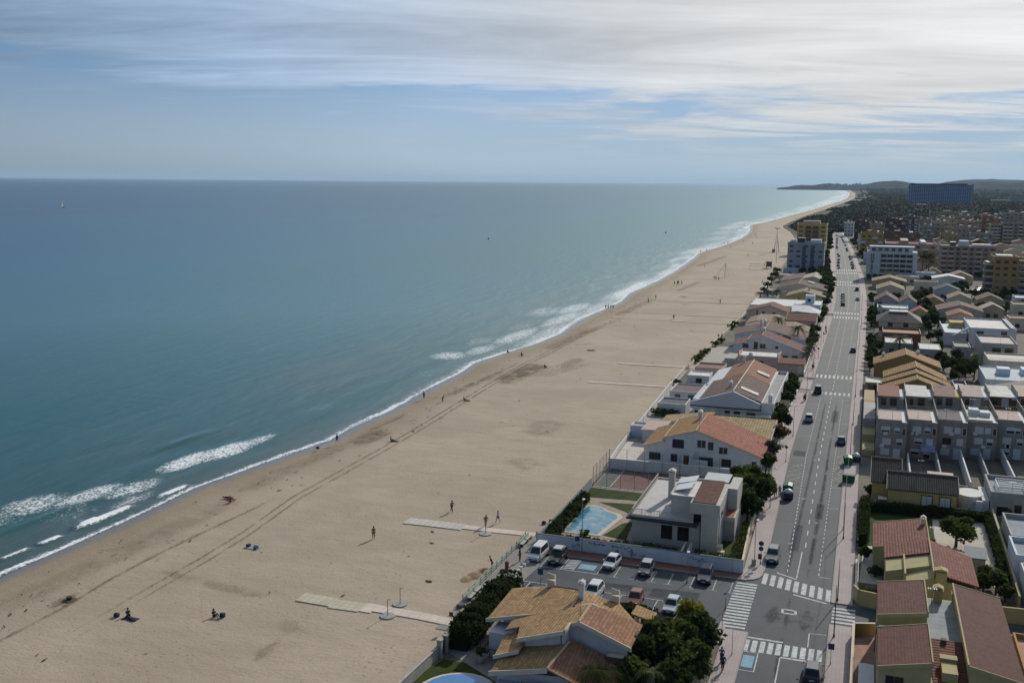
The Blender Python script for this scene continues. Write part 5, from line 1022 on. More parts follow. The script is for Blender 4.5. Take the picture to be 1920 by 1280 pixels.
flat(t,24.8,31.5,362,392,0,3.4,WHITE,BLUEW,.8); flat(t,32,45.6,358,384,0,6.2,WHITE,WROOF,.5); wins(t,'S',358,[(35,3.2,2.,2.4),(42,3.2,1.6,2.6)]); b=mb(); b.slab([(27,360.5,3.4),(32,360.5,6.4),(32,361.8,6.4),(27,361.8,3.4)],.5); b.build('outside_stair',WHITE,t)
b=mb(); b.box(27.4,380,3.4,32,386,5.4); b.build('yellow_wall',YELLOW,t); b=mb(); b.slab([(44.0,359,6.95),(45.4,359,6.95),(45.4,384,6.95),(44,384,6.95)],.08); b.build('solar_panel',gloss((.05,.05,.14),.2),t)
t=thing('pink_roof_house','grey house with a large pinkish-white roof terrace, below the white modern house','house',(31,326,0)); flat(t,32.6,42.4,328,346,0,5.6,GREYW,paint((.56,.48,.44),.9,.12,.5),.6); wins(t,'S',328,[(36.8,3.2,2.2,1.6),(40.2,3.2,2.2,1.6)])
t=thing('cream_terrace_house','cream house with a very large white roof terrace at the right edge','house',(31,312,0)); flat(t,33,50,309,323.5,0,3.6,CREAM,paint((.64,.60,.54),.9,.08,.4),.5); rail(t,[(33.2,309.2),(49.8,309.2)],3.6,1.,.6,CREAM); wins(t,'S',309,[(35.5,1.,1.8,1.2,'b')])
t=thing('blue_roof_house','pale blue flat-roofed house with roof huts at the right edge','house',(29,282,0)); flat(t,29.6,47,280,300,0,3.4,BLUEW,paint((.40,.46,.50),.8,.15,.5),.3); b=mb(); b.box(33,288,3.4,36,292,5.2); b.box(39,290,3.4,43,295,5.0); b.build('roof_hut',BLUEW,t)
t=thing('dark_shed_house','long house with a dark grey sloping roof at the right edge, behind the second row','house',(27,254,0)); gwall(t,27.6,46,256,270,[(27.6,3.2),(40,6.2),(46,6.2)],WHITE); groof(t,[(27.6,3.2),(40,6.2),(46,6.2)],256,270,paint((.07,.07,.08),.7,.2,.6),verge=None)
low('small_white_house','small white-roofed house between the ochre gable and the dark sloping roof',24.2,28.,262,270,3.4,WHITE,WROOF,.2); low('glass_roof_house','grey house with a dark glassy roof well, right of the ochre gable',21,24.,258,272,3.6,GREYW,gloss((.08,.10,.12),.3),.7)
RR_=[('grey_slope_house','grey-walled house with brown cross gables near the hotel forecourt',3,12,446,462,4.6,2.6,GREYW,BRNT),('brown_gable_house','narrow grey gable house with brown roof right beside the grey-walled house',12.4,19,440,456,4.8,2.4,LB,BRNT),
('tan_low_house','low tan house with beige tiles before the white hotel',4,16,505,525,3.8,2.2,CREAM,BEIT),('long_beige_house','long beige-roofed house directly below the hotel',2,18,545,562,4.0,2.,KHAKI,BEIT),
('grey_wide_gable_house','wide grey house with a low gable and white terrace among trees',26,42,424,440,4.4,2.2,GREYW,BRNT),('sand_gable_house','small sand-coloured gable house above the white modern house',42.5,50.5,436,446,4.2,2.,BEIGE,PALT),('red_tile_cottage','cottage with red and yellow patched roof behind the white modern house',28.5,37,406,418,4.4,1.6,CREAM,REDT),
('slate_roof_house','house with a slate-grey roof between dark trees',29,40,505,520,4.4,2.2,LB,tiles((.08,.085,.09),'y',.4)),('blue_tint_house','blue-white gabled house beyond the slate roof',31,46,562,575,5.,1.6,BLUEW,WROOF),('tan_tile_house','tan tiled house in front of the pink apartment block',40,52,588,604,4.,2.4,BEIGE,BEIT),('brown_tile_house','brown tiled house left of the pink apartment block',30,38,612,628,4.,2.2,BEIGE,BRNT),
('khaki_cottage','khaki cottage hidden behind the trees by the slate roof',22,30,455,468,4.2,2.,YELLOW,BRNT),('beige_villa','beige villa with brown tiles by the curving lane',44,54,470,484,4.2,2.2,BEIGE,BRNT),('pale_cottage','pale cottage near the foot of the yellow apartment block',33,42,474,488,4.,2.,CREAM,BEIT)]
for nm,lab,x0,x1,y0,y1,h,ri,wl,rf in RR_: hs(nm,lab,x0,x1,y0,y1,h,ri,wl,rf,W=[(lerp(x0,x1,.3),1.2,1.4,1.3),(lerp(x0,x1,.65),1.2,1.4,1.3)],verge=None)
paved([(48,500),(51,500),(53,560),(60,585),(66,640),(63.5,640),(57,590),(49,562)],paint((.52,.51,.49),.9,.1,.5),.04,'lane')
SHUTD=paint((.28,.27,.26),.7,.15,2)
# ================================================================== blocks of flats
def flats(name,label,x0,x1,y0,y1,h,fl,cols,wall,bal=None,z0=0,band=None,roofm=None,cat='apartment block',rails=WHITE,side=True,style='d',pent=None,ph=.9,sty='strip',group=None,wz=1.3):
    FP.append((x0,x1,y0,y1)); t=thing(name,label,cat,(x0,y0,0),0,group); b=mb(); b.box(x0,y0,0,x1,y1,h); b.build('wall',wall,t)
    b=mb(); e=.15; b.box(x0-e,y0-e,h,x1+e,y0+.2,h+ph); b.box(x0-e,y1-.2,h,x1+e,y1+e,h+ph); b.box(x0-e,y0+.2,h,x0+.2,y1-.2,h+ph); b.box(x1-.2,y0+.2,h,x1+e,y1-.2,h+ph); b.build('parapet',wall,t); b=mb(); b.box(x0+.2,y0+.2,h-.02,x1-.2,y1-.2,h+.08); b.build('roof',roofm or CONC,t)
    fh=h/fl; cw=(x1-x0)/cols
    for f in range(fl):
        z=f*fh
        if bal and f>0:
            for c in range(cols):
                if bal(f,c):
                    b=mb(); a,d=x0+c*cw+.2,x0+(c+1)*cw-.2; b.box(a,y0-1.3,z-.1,d,y0-.005,z+.1); b.box(a,y0-1.3,z+.1,d,y0-1.18,z+1.05); b.box(a,y0-1.18,z+.1,a+.1,y0-.005,z+1.05); b.box(d-.1,y0-1.18,z+.1,d,y0-.005,z+1.05); b.build('balcony',rails,t)
        for c in range(cols):
            u=x0+(c+.5)*cw; b=mb(); ww=cw*.36 if bal and bal(f,c) else cw*.26; hh=min(fh*.7,2.1) if bal and bal(f,c) else wz
            b.box(u-ww,y0-.03,z+(.3 if hh>1.9 else 1),u+ww,y0-.002,z+(.3 if hh>1.9 else 1)+hh); b.build('window',GLASS if (style=='d' or (c+f)%3) else SHUTD,t)
    if side:
        xs,fx=(x0,-1) if x0>-10 else (x1,1); n=max(1,int((y1-y0)/4))
        for f in range(fl):
            for k in range(n):
                yy=y0+(k+.5)*(y1-y0)/n; b=mb(); b.box(xs+(-.03 if fx<0 else .002),yy-.6,f*fh+1,xs+(-.002 if fx<0 else .03),yy+.6,f*fh+2.2); b.build('window',GLASS,t)
    if pent:
        for (a,b0,c,d,hh,m) in pent: b=mb(); b.box(a,b0,h+.08,c,d,h+hh); b.build('roof_hut',m,t)
    return t
# hotel
t=thing('white_hotel','white hotel with recessed dark balconies and a vertical row of dark capital letters','hotel',(-1.6,600,0))
HW=paint((.46,.50,.54),.8,.08,.4)
b=mb(); b.box(-1.6,600,3.2,5.6,614,15.4); b.box(5.6,602.2,3.2,24.6,614,15.4); b.box(22.3,600,3.2,24.6,602.2,15.4); b.box(-1.6,601.5,0,24.6,613.5,3.2); b.box(5.6,600,14.2,22.3,602.2,15.4); b.build('wall',HW,t)
b=mb(); b.box(-2.6,598.5,3.2,25.2,600.0,3.6); b.build('canopy',HW,t)
for f in range(4):
    for c in range(5):
        x=5.6+c*3.34; z=3.6+f*2.7
        b=mb(); b.box(x+.1,600.05,z-.25,x+3.2,602.1,z); b.box(x+.1,600.05,z,x+3.2,600.15,z+.75); b.build('balcony',HW,t); b=mb(); b.box(x+.3,602.1,z+.05,x+3.1,602.19,z+2.2); b.build('window',GLASS,t)
for c in range(1,5): b=mb(); b.box(5.6+c*3.34-.14,600.1,3.6,5.6+c*3.34+.1,602.1,14.2); b.build('divider',HW,t)
for c in range(8): b=mb(); b.box(-1+c*3.2,601.4,.2,1.2+c*3.2,601.48,2.9); b.build('shop_window',GLASS,t)
b=mb(); b.box(0,603.5,15.4,22,612,18.0); b.build('top_storey',HW,t); b=mb(); b.box(-.4,602.6,18,23,612.5,18.25); b.build('roof',HW,t)
for c in range(6): b=mb(); b.box(1+c*3.4,603.4,15.7,2.9+c*3.4,603.48,17.3); b.build('window',GLASS,t)
rail(t,[(-1.5,600.1),(24.5,600.1)],15.4,1.,1.2,WHITE)
for i,ch in enumerate('HOTEL'):
    cu=bpy.data.curves.new('letter','FONT'); cu.body=ch; cu.size=2.7; cu.offset=.05; cu.extrude=.08; cu.align_x='CENTER'; tmp=bpy.data.objects.new('tmp',cu); C.objects.link(tmp)
    tmp.location=(1.4,599.9,12.4-i*2.15); tmp.rotation_euler=(math.pi/2,0,0); bpy.context.view_layer.update(); me=bpy.data.meshes.new_from_object(tmp); me.transform(tmp.matrix_world); me.transform(Matrix.Translation(-OFF[t.name])); bpy.data.objects.remove(tmp)
    o=bpy.data.objects.new('letter',me); C.objects.link(o); o.parent=t; me.materials.clear(); me.materials.append(gloss((.02,.03,.05),.5))
# left hand blocks
t=flats('grey_apartment_block','blue-grey apartment block with dark stair strips beside the sand, left of the avenue',-45.5,-25,618,632,17.5,6,5,paint((.27,.31,.37),.85,.1,.4),None,roofm=WROOF,side=True,style='s',pent=[(-40,619,-36,626,3.4,DARKM),(-33,622,-27,630,2.4,HW),(-44,622,-41,628,2.2,HW)],wz=1.2)
for x in (-36.2,-31.6): b=mb(); b.box(x-1.0,617.6,0,x+1.0,617.98,16.5); b.build('stair_strip',paint((.07,.09,.13),.6),t)
t=flats('yellow_apartment_block','yellow apartment block with brown balconies beyond the blue-grey block',-52,-31,790,806,22,7,4,YELLOW,lambda f,c:c in (1,2),rails=paint((.20,.11,.09),.8,.1,.5),roofm=PINKW,pent=[(-48,794,-36,802,3,PINKW)])
BRICK=paint((.085,.045,.045),.85,.15,.5)
PINKD=paint((.37,.275,.225),.85,.15,.3); GREYD=paint((.28,.265,.25),.85,.2,.3); CREAMD=paint((.42,.36,.27),.85,.14,.3); BEIGED=paint((.36,.28,.19),.85,.15,.3); KHAKID=paint((.30,.25,.15),.85,.15,.3)
BL=[('ochre_block','ochre block with blank side wall behind the white hotel',-7,8.6,798,815,16,5,4,paint((.34,.24,.085),.85,.1,.4),OCHT),
('red_roof_block','long low block with dull red roofs behind the hotel top storey',9,39,690,728,14.6,5,7,PINKD,paint((.17,.06,.055),.9,.2,.2)),
('dark_brick_block','dark brick gable-topped block on the right of the far avenue',-15,-2,1000,1016,17,6,4,BRICK,BRICK),
('dark_brick_block','dark brick block with white windows and a taller centre, right of the avenue end',12,30,1044,1062,18,6,5,BRICK,BRICK),
('slate_grey_block','slate-grey block joined to the dark brick one',31,42,1080,1098,20,7,4,paint((.10,.105,.12),.85,.1,.4),None),
('beige_low_block','beige low block between the two dark brick blocks',-1,12,1040,1060,14,5,4,BEIGED,BEIT),
('grey_beige_block','grey-beige gable-fronted block in front of the slate one',39.5,52,964,980,14.5,5,4,GREYD,None),
('white_sheet_block','cream block with a bright white roof sheet',50,64,980,996,15,5,4,CREAMD,WROOF),
('dark_red_block','long dull red-brown block behind the red roofs',9,36,850,870,14,5,7,paint((.14,.085,.075),.85,.1,.4),paint((.10,.07,.065),.9)),
('yellow_block','pale yellow block behind the white roof sheet',60,76,1090,1108,16,5,5,paint((.40,.36,.22),.85,.1,.4),None),
('pink_block','pink block with terracotta top storey behind the yellow one',76,92,1060,1078,16,5,5,PINKD,paint((.33,.19,.15),.9,.2,.3)),
('pale_pink_block','pale pink low block with tiled top',66,84,960,975,12,4,5,PINKD,paint((.40,.30,.27),.9)),
('sand_block','sand-yellow block left of the orange one',88,101,1096,1112,17,6,4,paint((.42,.32,.19),.85,.1,.4),None),
('orange_block','orange-red block with balconies',101.5,111,1098,1114,18,6,3,paint((.34,.13,.07),.85,.1,.4),None),
('olive_white_block','olive and white balcony block right of the orange one',112,123,1120,1140,17,6,4,KHAKID,None),
('long_beige_block','long beige block on the edge of the woods',66,118,1352,1372,14.5,5,12,BEIGED,WROOF),
('beige_tower_block','beige block with a raised centre on the edge of the woods',119,150,1374,1394,16,5,7,GREYD,None),
('cream_edge_block','cream block at the right edge before the woods',150,184,1400,1420,15,5,7,CREAMD,None),
('white_corner_block','white narrow block at the end of the avenue',-26,-17,1096,1110,13,4,3,WHITE,WROOF),
('beige_strip_block','beige block behind the dark brick corner',20,34,1180,1196,14,5,4,BEIGED,None),
('grey_pink_block','grey-pink block beyond the slate one',44,60,1180,1196,15,5,4,PINKD,None),
('tan_back_block','tan block in the back rows under the long beige block',84,104,1220,1240,15,5,5,BEIGED,None),
('brown_back_block','brown block in the back rows by the woods',106,126,1240,1256,16,5,5,paint((.22,.15,.11),.85,.1,.4),None),
('low_khaki_block','low khaki block in front of the pale pink one',52,64,880,894,10,3,4,KHAKID,BEIT),
('white_mid_block','white mid-rise block left of the tall balcony block',76,92,905,920,13,4,5,GREYD,None),
('ivory_block','ivory block right of the avenue before the ochre one',-6,6,880,893,10,3,4,CREAMD,BEIT),
('low_pale_block','low pale block by the pavement trees across from the grey block',-2,7,740,752,8,3,3,CREAMD,BEIT)]
for i,(nm,lab,x0,x1,y0,y1,h,fl,cols,wl,rf) in enumerate(BL):
    h*=(1.0,1.22,1.1,1.3)[i%4] if y0>860 and x0>30 else 1
    gab=rf is not None and i%2==0 and rf not in (WROOF,)
    flats(nm,lab,x0,x1,y0,y1,h,fl,cols,wl,(lambda f,c:(c+f)%3==0) if i%3==0 else (lambda f,c:c%2==1) if i%3==1 else None,roofm=rf,style='s',rails=CREAM if i%2 else WHITE,pent=[(lerp(x0,x1,.3),y0+3,lerp(x0,x1,.45),y1-4,2.6,wl),(lerp(x0,x1,.7),y0+4,lerp(x0,x1,.8),y1-5,2.,WHITE)],side=(y0<900 and x0<60))
t=flats('pink_balcony_block','large pink-grey apartment block with rounded balconies behind the low tiled houses',39,68,645,668,16.6,6,8,paint((.31,.255,.23),.85,.12,.4),lambda f,c:c in (0,1,3,5,7),roofm=paint((.55,.47,.42),.9,.1,.5),pent=[(49,650,54,660,3.4,HW),(56,650,66,658,1.6,WHITE),(44,650,47,657,2.6,DARKM)],rails=PINKW)
t=flats('yellow_balcony_block','tall ochre-yellow apartment block with stacked white balconies at the right edge',55.5,66,530,548,17.8,6,3,paint((.33,.215,.09),.85,.1,.4),None,side=False,roofm=TERR,pent=[(57,534,64,544,1.6,WROOF)],ph=1.2)
for f in range(1,6):
    for x0,x1 in ((51.6,55.6),(66.1,71.)):
        b=mb(); z=f*2.95; b.box(x0,531,z-.1,x1,540,z+.1); b.box(x0,530.9,z+.1,x1,531,z+1.); b.box(x0,531,z+.1,x0+.1,540,z+1.); b.build('balcony',GREYW,t)
b=mb(); b.box(52.6,533,0,55.5,546,16); b.build('balcony_core',BROWNW,t)
t=flats('tan_edge_block','second tan apartment block cut by the right edge',66.2,84,531.5,548,16.5,6,4,paint((.32,.22,.10),.85,.1,.4),None,roofm=WROOF)
flats('tall_balcony_block','tall block with curved white balconies at the right edge, behind the yellow one',103,126,940,960,21,7,6,paint((.30,.27,.22),.85,.12,.4),lambda f,c:c!=2,roofm=PINKW,rails=CREAM)
flats('balcony_wing_block','narrower balcony block left of the tall one',94,102,945,960,19,7,3,KHAKI,lambda f,c:True,rails=WHITE)
# far blue hotel
t=thing('blue_hotel','huge blue slab hotel standing alone in the dark woods','hotel',(81,2822,0))
bx0,bx1,by=84,236,2840; BH=paint((.025,.055,.14),.7,.12,.02); BH2=paint((.30,.45,.66),.7,.1,.05)
b=mb(); b.box(bx0,by,0,bx1,by+18,52); b.build('wall',BH,t); b=mb(); b.box(bx0+4,by+3,52,bx1-14,by+15,55.5); b.build('roof_storey',DARKM,t)
for f in range(14): b=mb(); b.box(bx0,by-1.2,4+f*3.45,bx1-6,by-.02,4.9+f*3.45); b.build('balcony_band',BH2,t)
for c in range(30): b=mb(); b.box(bx0+c*5.05,by-1.4,3,bx0+c*5.05+.7,by-1.2,52); b.build('divider',BH2,t)
b=mb(); b.box(bx1-6,by-2,0,bx1,by,54); b.build('stair_tower',paint((.16,.24,.36),.7,.1,.05),t)
for i,(px0,w_,d_,h_,lab) in enumerate(((262,50,4000,14,'pale low block with orange roof right of the blue hotel in the woods'),(300,70,3050,12,'low pale buildings among woods at the right'),(335,40,2950,30,'pale stepped apartment towers above the woods at the right edge'),(372,40,2990,44,'tallest pale tower at the right edge above the woods'),(60,30,3600,8,'small pale buildings left of the blue hotel'),(90,22,2500,7,'little white building at the foot of the blue hotel'))):
    x=px0 if d_<3500 else px0*1.35; t=thing('distant_block',lab,'building',(x,d_,0)); b=mb(); b.box(x,d_,0,x+w_,d_+15,h_); b.build('wall',BEIGE if i%2 else GREYW,t); b=mb(); b.box(x-1,d_-1,h_,x+w_+1,d_+16,h_+2); b.build('roof',[TERR,WROOF,BEIGE,WHITE,BEIGE,WHITE][i],t)

q=random.Random(5); k=0; cols_=[(PINKW,ORT),(CREAM,BEIT),(GREYW,BRNT),(BEIGE,OCHT),(YW,REDT),(BLUEW,WROOF),(BROWNW,TERR),(CREAM,WROOF)]
for tries in range(4000):
    if k>=72: break
    y=q.uniform(300,980); x=q.uniform(interp(WR,y)+2,.135*y-4); w_,d_=q.uniform(7,12),q.uniform(8,13)
    if any(x-1.5<b_ and x+w_+1.5>a_ and y-3<d2 and y+d_+3>c_ for a_,b_,c_,d2 in FP): continue
    if 46<x+w_ and x<68 and 490<y<645: continue
    if 24<x+w_ and x<46 and 284<y<400 or y<400 and x<22: continue
    if y<470 and 17<x<30: continue
    wl,rf=cols_[q.randrange(8)]; h=q.uniform(3.6,5.) if y<620 else q.uniform(5,8.5); k+=1
    lab='%s house among the packed roofs right of the avenue, %s infill house from the camera'
    if q.random()<.55 and rf is not WROOF: hs('infill_house','small gabled house among the packed roofs on the right, at %d by %d paces'%(x,y),x,x+w_,y,y+d_,h,q.uniform(1.4,2.6),wl,rf,W=[(x+w_*.3,1.2,1.4,1.2),(x+w_*.7,1.2,1.2,1.2)],verge=None)
    else: low('infill_house','',x,x+w_,y,y+d_,h,wl,WROOF if q.random()<.5 else TERR,.5,W=[(x+w_*.3,1.2,1.4,1.2),(x+w_*.7,1.2,1.2,1.2)])
inf=sorted([o for o in C.objects if o.name.startswith('infill_house')],key=lambda o:o.location.y)
for i,o in enumerate(inf): o['label']='small house in the gaps between the right-hand blocks, %s from the camera'%('nearest' if i==0 else ORD[i]); o['group']='small houses in the gaps on the right'

# roof aerials and wall air conditioners as parts of their houses
q=random.Random(9)
for o in [o for o in C.objects if o.type=='EMPTY' and o.get('category') in ('house','row house','villa','apartment block') and o.location.y<720]:
    rf=[c for c in o.children if c.name.startswith(('roof','tiled'))]
    if not rf or q.random()<.25: continue
    me=rf[0].data; zs=max(v.co.z for v in me.vertices); top=[v.co for v in me.vertices if v.co.z>zs-.3]; cx=sum(v.x for v in top)/len(top)+OFF[o.name].x+q.uniform(-1,1)*.6; cy=min(v.y for v in top)+OFF[o.name].y+q.uniform(1,3)
    b=mb(); h=q.uniform(1.6,2.6); b.tube((cx,cy,zs-.3),(cx,cy,zs+h),.035,.03,5); b.tube((cx-.5,cy,zs+h-.15),(cx+.5,cy,zs+h-.15),.02,None,4)
    for k in range(5): b.tube((cx-.4+.2*k,cy-.25,zs+h-.15),(cx-.4+.2*k,cy+.25,zs+h-.15),.015,None,4)
    b.build('aerial',METAL,o)
    if o.get('category')=='row house':
        for k in range(2): x=OFF[o.name].x+q.uniform(1,4.5); z=q.choice((2.3,4.75)); y=OFF[o.name].y; b=mb(); b.box(x-.4,y-.34,z,x+.4,y-.09,z+.55); b.build('air_conditioner',WHITE,o)
# ================================================================== vegetation
FOL=foliage((.030,.042,.016)); FOLD=foliage((.018,.028,.012)); FOLY=foliage((.095,.100,.02)); FOLB=foliage((.055,.045,.025)); FOLP=foliage((.060,.018,.050),hue=(1.5,1.2,1.5)); FOLG=foliage((.07,.085,.05)); BARK=paint((.09,.07,.05),.95,.3,3.)
def leaf(b,c,s,q,tone,flat_=.0):
    n=Vector((q.gauss(0,1),q.gauss(0,1),q.gauss(0,1)+flat_)).normalized(); a=n.orthogonal().normalized(); a.rotate(Matrix.Rotation(q.uniform(0,6.28),3,n)); d=n.cross(a)
    s2=s*q.uniform(.45,.8); k=c
    b.add([k-a*s,k+d*s2,k+a*s,k-d*s2],[(0,1,2,3)],tone)
def crown(b,q,cx,cy,cz,rx,ry,rz,n,s,clumps=12,lo=-.55):
    cl=[]
    for i in range(clumps):
        while 1:
            v=Vector((q.uniform(-1,1),q.uniform(-1,1),q.uniform(lo,1)))
            if .25<v.length<.95: break
        cl.append((v*.72,q.uniform(.28,.48),q.uniform(.0,1.)))
    for i in range(n):
        c,r,t=cl[q.randrange(clumps)]
        v=Vector((q.gauss(0,1),q.gauss(0,1),q.gauss(0,1))).normalized()*(r*q.uniform(.55,1.12))
        p=c+v
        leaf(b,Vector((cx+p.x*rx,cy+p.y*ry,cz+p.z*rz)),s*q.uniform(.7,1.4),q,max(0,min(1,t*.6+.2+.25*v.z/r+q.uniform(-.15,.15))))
def tree_proto(name,seed,rx,rz,h,n,s,mat,clumps=14):
    """unit placed at origin; crown centre at height h-rz"""
    q=random.Random(seed); t=thing(name,'tree','tree'); b=mb(); hz=h-rz
    b.tube((0,0,0),(.1,.05,hz*.8),.22,.14,7)
    for k in range(5):
        a=q.uniform(0,6.28); b.tube((.1,.05,hz*.75),(rx*.55*math.cos(a),rx*.55*math.sin(a),hz+rz*q.uniform(0,.5)),.11,.03,5)
    b.build('trunk',BARK,t); c=mb(); crown(c,q,0,0,hz,rx,rx,rz,n,s,clumps); c.build('crown',mat,t); return t
def palm_proto(name,seed,h,r,nf,mat):
    q=random.Random(seed); t=thing(name,'palm','palm tree'); b=mb(); z=0
    for k in range(8): b.tube((.03*k,0,h*k/8),(.03*(k+1),0,h*(k+1)/8+.02),.24-.012*k,.20-.012*k,8)
    b.build('trunk',paint((.13,.10,.075),.95,.3,5.),t); c=mb(); top=Vector((.24,0,h))
    for i in range(nf):
        a=6.283*i/nf+q.uniform(-.15,.15); el=q.uniform(-.5,1.15); L_=r*q.uniform(.85,1.1); d=Vector((math.cos(a),math.sin(a),0)); pts=[]
        for k in range(6):
            u=k/5; pts.append(top+d*(L_*u*math.cos(el*.6))+zz*(L_*(math.sin(el)*u*.9-.75*u*u)))
        sd=d.cross(zz); tn=q.uniform(.1,.9) if el>0 else q.uniform(0,.3)
        for k in range(5):
            p0,p1=pts[k],pts[k+1]; w0=.42*r/2.2*(1-abs(k/5-.35)); 
            for sg in (-1,1):
                for m in range(2):
                    pa=p0.lerp(p1,m/2); pb=p0.lerp(p1,m/2+.3); e=pa.lerp(pb,.8)+sd*sg*w0-zz*w0*.45+(p1-p0)*.5
                    c.add([pa,pb,e],[(0,1,2)],tn)
    c.build('crown',mat,t); return t
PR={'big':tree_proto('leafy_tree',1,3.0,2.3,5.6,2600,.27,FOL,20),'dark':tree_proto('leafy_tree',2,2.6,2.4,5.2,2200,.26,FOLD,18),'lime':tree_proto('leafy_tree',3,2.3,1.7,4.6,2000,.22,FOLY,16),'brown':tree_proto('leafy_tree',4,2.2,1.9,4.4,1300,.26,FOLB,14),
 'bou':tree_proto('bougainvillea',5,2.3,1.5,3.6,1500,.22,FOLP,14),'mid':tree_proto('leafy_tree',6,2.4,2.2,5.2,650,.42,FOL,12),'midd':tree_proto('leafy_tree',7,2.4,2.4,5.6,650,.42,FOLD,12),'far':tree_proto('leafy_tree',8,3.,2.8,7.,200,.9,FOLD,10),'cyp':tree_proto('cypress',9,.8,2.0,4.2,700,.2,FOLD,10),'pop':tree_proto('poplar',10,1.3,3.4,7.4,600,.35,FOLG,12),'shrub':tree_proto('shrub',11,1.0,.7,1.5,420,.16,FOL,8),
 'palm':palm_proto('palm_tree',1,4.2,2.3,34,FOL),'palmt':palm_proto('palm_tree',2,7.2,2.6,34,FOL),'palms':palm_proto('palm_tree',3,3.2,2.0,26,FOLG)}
USED=set()
def put(k,x,y,s,label,group=None,z=0,sz=None,rz=None):
    sc=(s,s,(sz or s)); rz=rnd.uniform(0,6.28) if rz is None else rz
    cat={'cyp':'cypress','pop':'tree','bou':'bush','shrub':'shrub'}.get(k,'palm tree' if k.startswith('palm') else 'tree')
    if k in USED: o=copy_tree(PR[k],(x,y,z),rz,label,group,sc)
    else:
        USED.add(k); o=PR[k]; o.location=(x,y,z); o.rotation_euler=(0,0,rz); o.scale=sc; o['label']=label
        if group: o['group']=group
    o['category']=cat; return o
def many(k,lst,text,group):
    global ORD
    while len(ORD)<200: n_=len(ORD)+1; ORD.append('%d%s'%(n_,'st' if n_%10==1 and n_%100!=11 else 'nd' if n_%10==2 and n_%100!=12 else 'rd' if n_%10==3 and n_%100!=13 else 'th'))
    for i,(x,y,s) in enumerate(sorted(lst,key=lambda p:p[1])):
        put(k,x,y,s,text.format(o='nearest' if i==0 else ORD[i]),group)
# corner clump by the foreground villa
G='trees of the foreground villa garden'
put('lime',-17.1,112.6,1.0,'round yellow-green tree at the parking corner of the villa garden',G); put('big',-19.6,106.6,.85,'dark leafy tree in front of the silver car',G); put('dark',-15.6,108.2,1.0,'dark tree beside the pavement just below the yellow-green one',G); put('big',-17.6,104.2,1.05,'broad dark tree in the middle of the villa garden clump',G); put('dark',-22.4,105.3,.8,'small dark tree touching the right end of the tan roof',G); put('dark',-20.6,100.6,1.0,'dark tree beside the brick pier of the villa',G); put('big',-15.4,101.0,.95,'dark tree by the pavement beside the walking couple',G); put('mid',-20.2,96.2,.95,'tree behind the low palm in the villa garden',G); put('dark',-16.2,96.4,.9,'dark tree at the bottom edge by the pavement',G)
put('palm',-23.0,92.4,1.05,'dark green palm in front of the tan roof at the bottom edge',None,rz=1); put('palms',-17.9,95.2,1.15,'pale feathery palm right of the foreground villa',None,rz=2)
def hedge(name,label,pts,w,h,mat,n=90,s=.17,cat='hedge',bulge=.25,z=0):
    """clipped or loose hedge: stem bars inside, leaves over the whole volume"""
    q=random.Random(len(label)*7+int(abs(pts[0][1]))); t=thing(name,label,cat,(pts[0][0],pts[0][1],z)); c=mb(); core=mb()
    for (x0,y0),(x1,y1) in zip(pts,pts[1:]):
        L_=math.hypot(x1-x0,y1-y0); d=Vector((x1-x0,y1-y0,0))/L_; nn=Vector((-d.y,d.x,0)); k=int(L_*n*(w+h)/3)
        for i in range(k):
            u=q.uniform(-.01,1.01)*L_; f=q.random(); j=1+bulge*noise.noise(Vector((u*.7+x0,y0,f)))
            if f<.45: a,b_=q.uniform(-1,1)*w/2,h*j
            else: a,b_=(w/2*j)*(1 if q.random()<.5 else -1),q.uniform(.05,1)*h
            p=Vector((x0,y0,z))+d*u+nn*a+zz*b_+Vector((q.gauss(0,.1),q.gauss(0,.1),q.gauss(0,.08)))
            leaf(c,p,s*q.uniform(.7,1.4),q,q.uniform(.1,.9)*(.7 if noise.noise(Vector((u*.5,a,3)))<0 else 1))
        core.prism([(x0-nn.x*w*.36,y0-nn.y*w*.36),(x1-nn.x*w*.36,y1-nn.y*w*.36),(x1+nn.x*w*.36,y1+nn.y*w*.36),(x0+nn.x*w*.36,y0+nn.y*w*.36)],z,z+h*.82)
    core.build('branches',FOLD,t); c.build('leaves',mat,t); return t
hedge('hedge','tall dark loose hedge between the promenade wall and the foreground villa',[(-40.9,100.2),(-41.0,106),(-41.2,112),(-40.6,117.6)],2.6,2.6,FOLD,190,.2,bulge=.5)
hedge('hedge','dark hedge between the bottom parking row and the small tiled canopy',[(-27.6,113.6),(-24.5,114.6),(-21.4,114.2)],1.6,1.9,FOLD,200,.17)
hedge('hedge','low dark hedge just behind the graffiti wall',[(-41.6,136.4),(-30,136.4),(-23,136.2)],1.2,1.6,FOLD,110,.17); hedge('hedge','green hedge right behind the wall at the street corner',[(-20.5,136.6),(-14.8,136.6)],1.3,1.5,FOL,150,.16); hedge('hedge','clipped hedge along the inner side of the villa pavement wall',[(-14.9,137.2),(-15.3,152)],.9,1.5,FOL,120,.16)
hedge('hedge','dark clumpy hedge between the blue pool and the sand',[(-42.0,137.6),(-41.9,146),(-41.9,158.5)],1.2,1.5,FOLD,120,.2,bulge=.6)
many('shrub',[(-41.5,140.5,1.0),(-41.6,144,1.1),(-41.4,148.,1.0),(-41.5,152,1.1),(-41.6,156,1.2),(-37.5,140.6,1.0)],'spiky shrub beside the blue free-form pool, {o} from the camera','shrubs round the blue pool')
G='dark trees behind the modern villa'
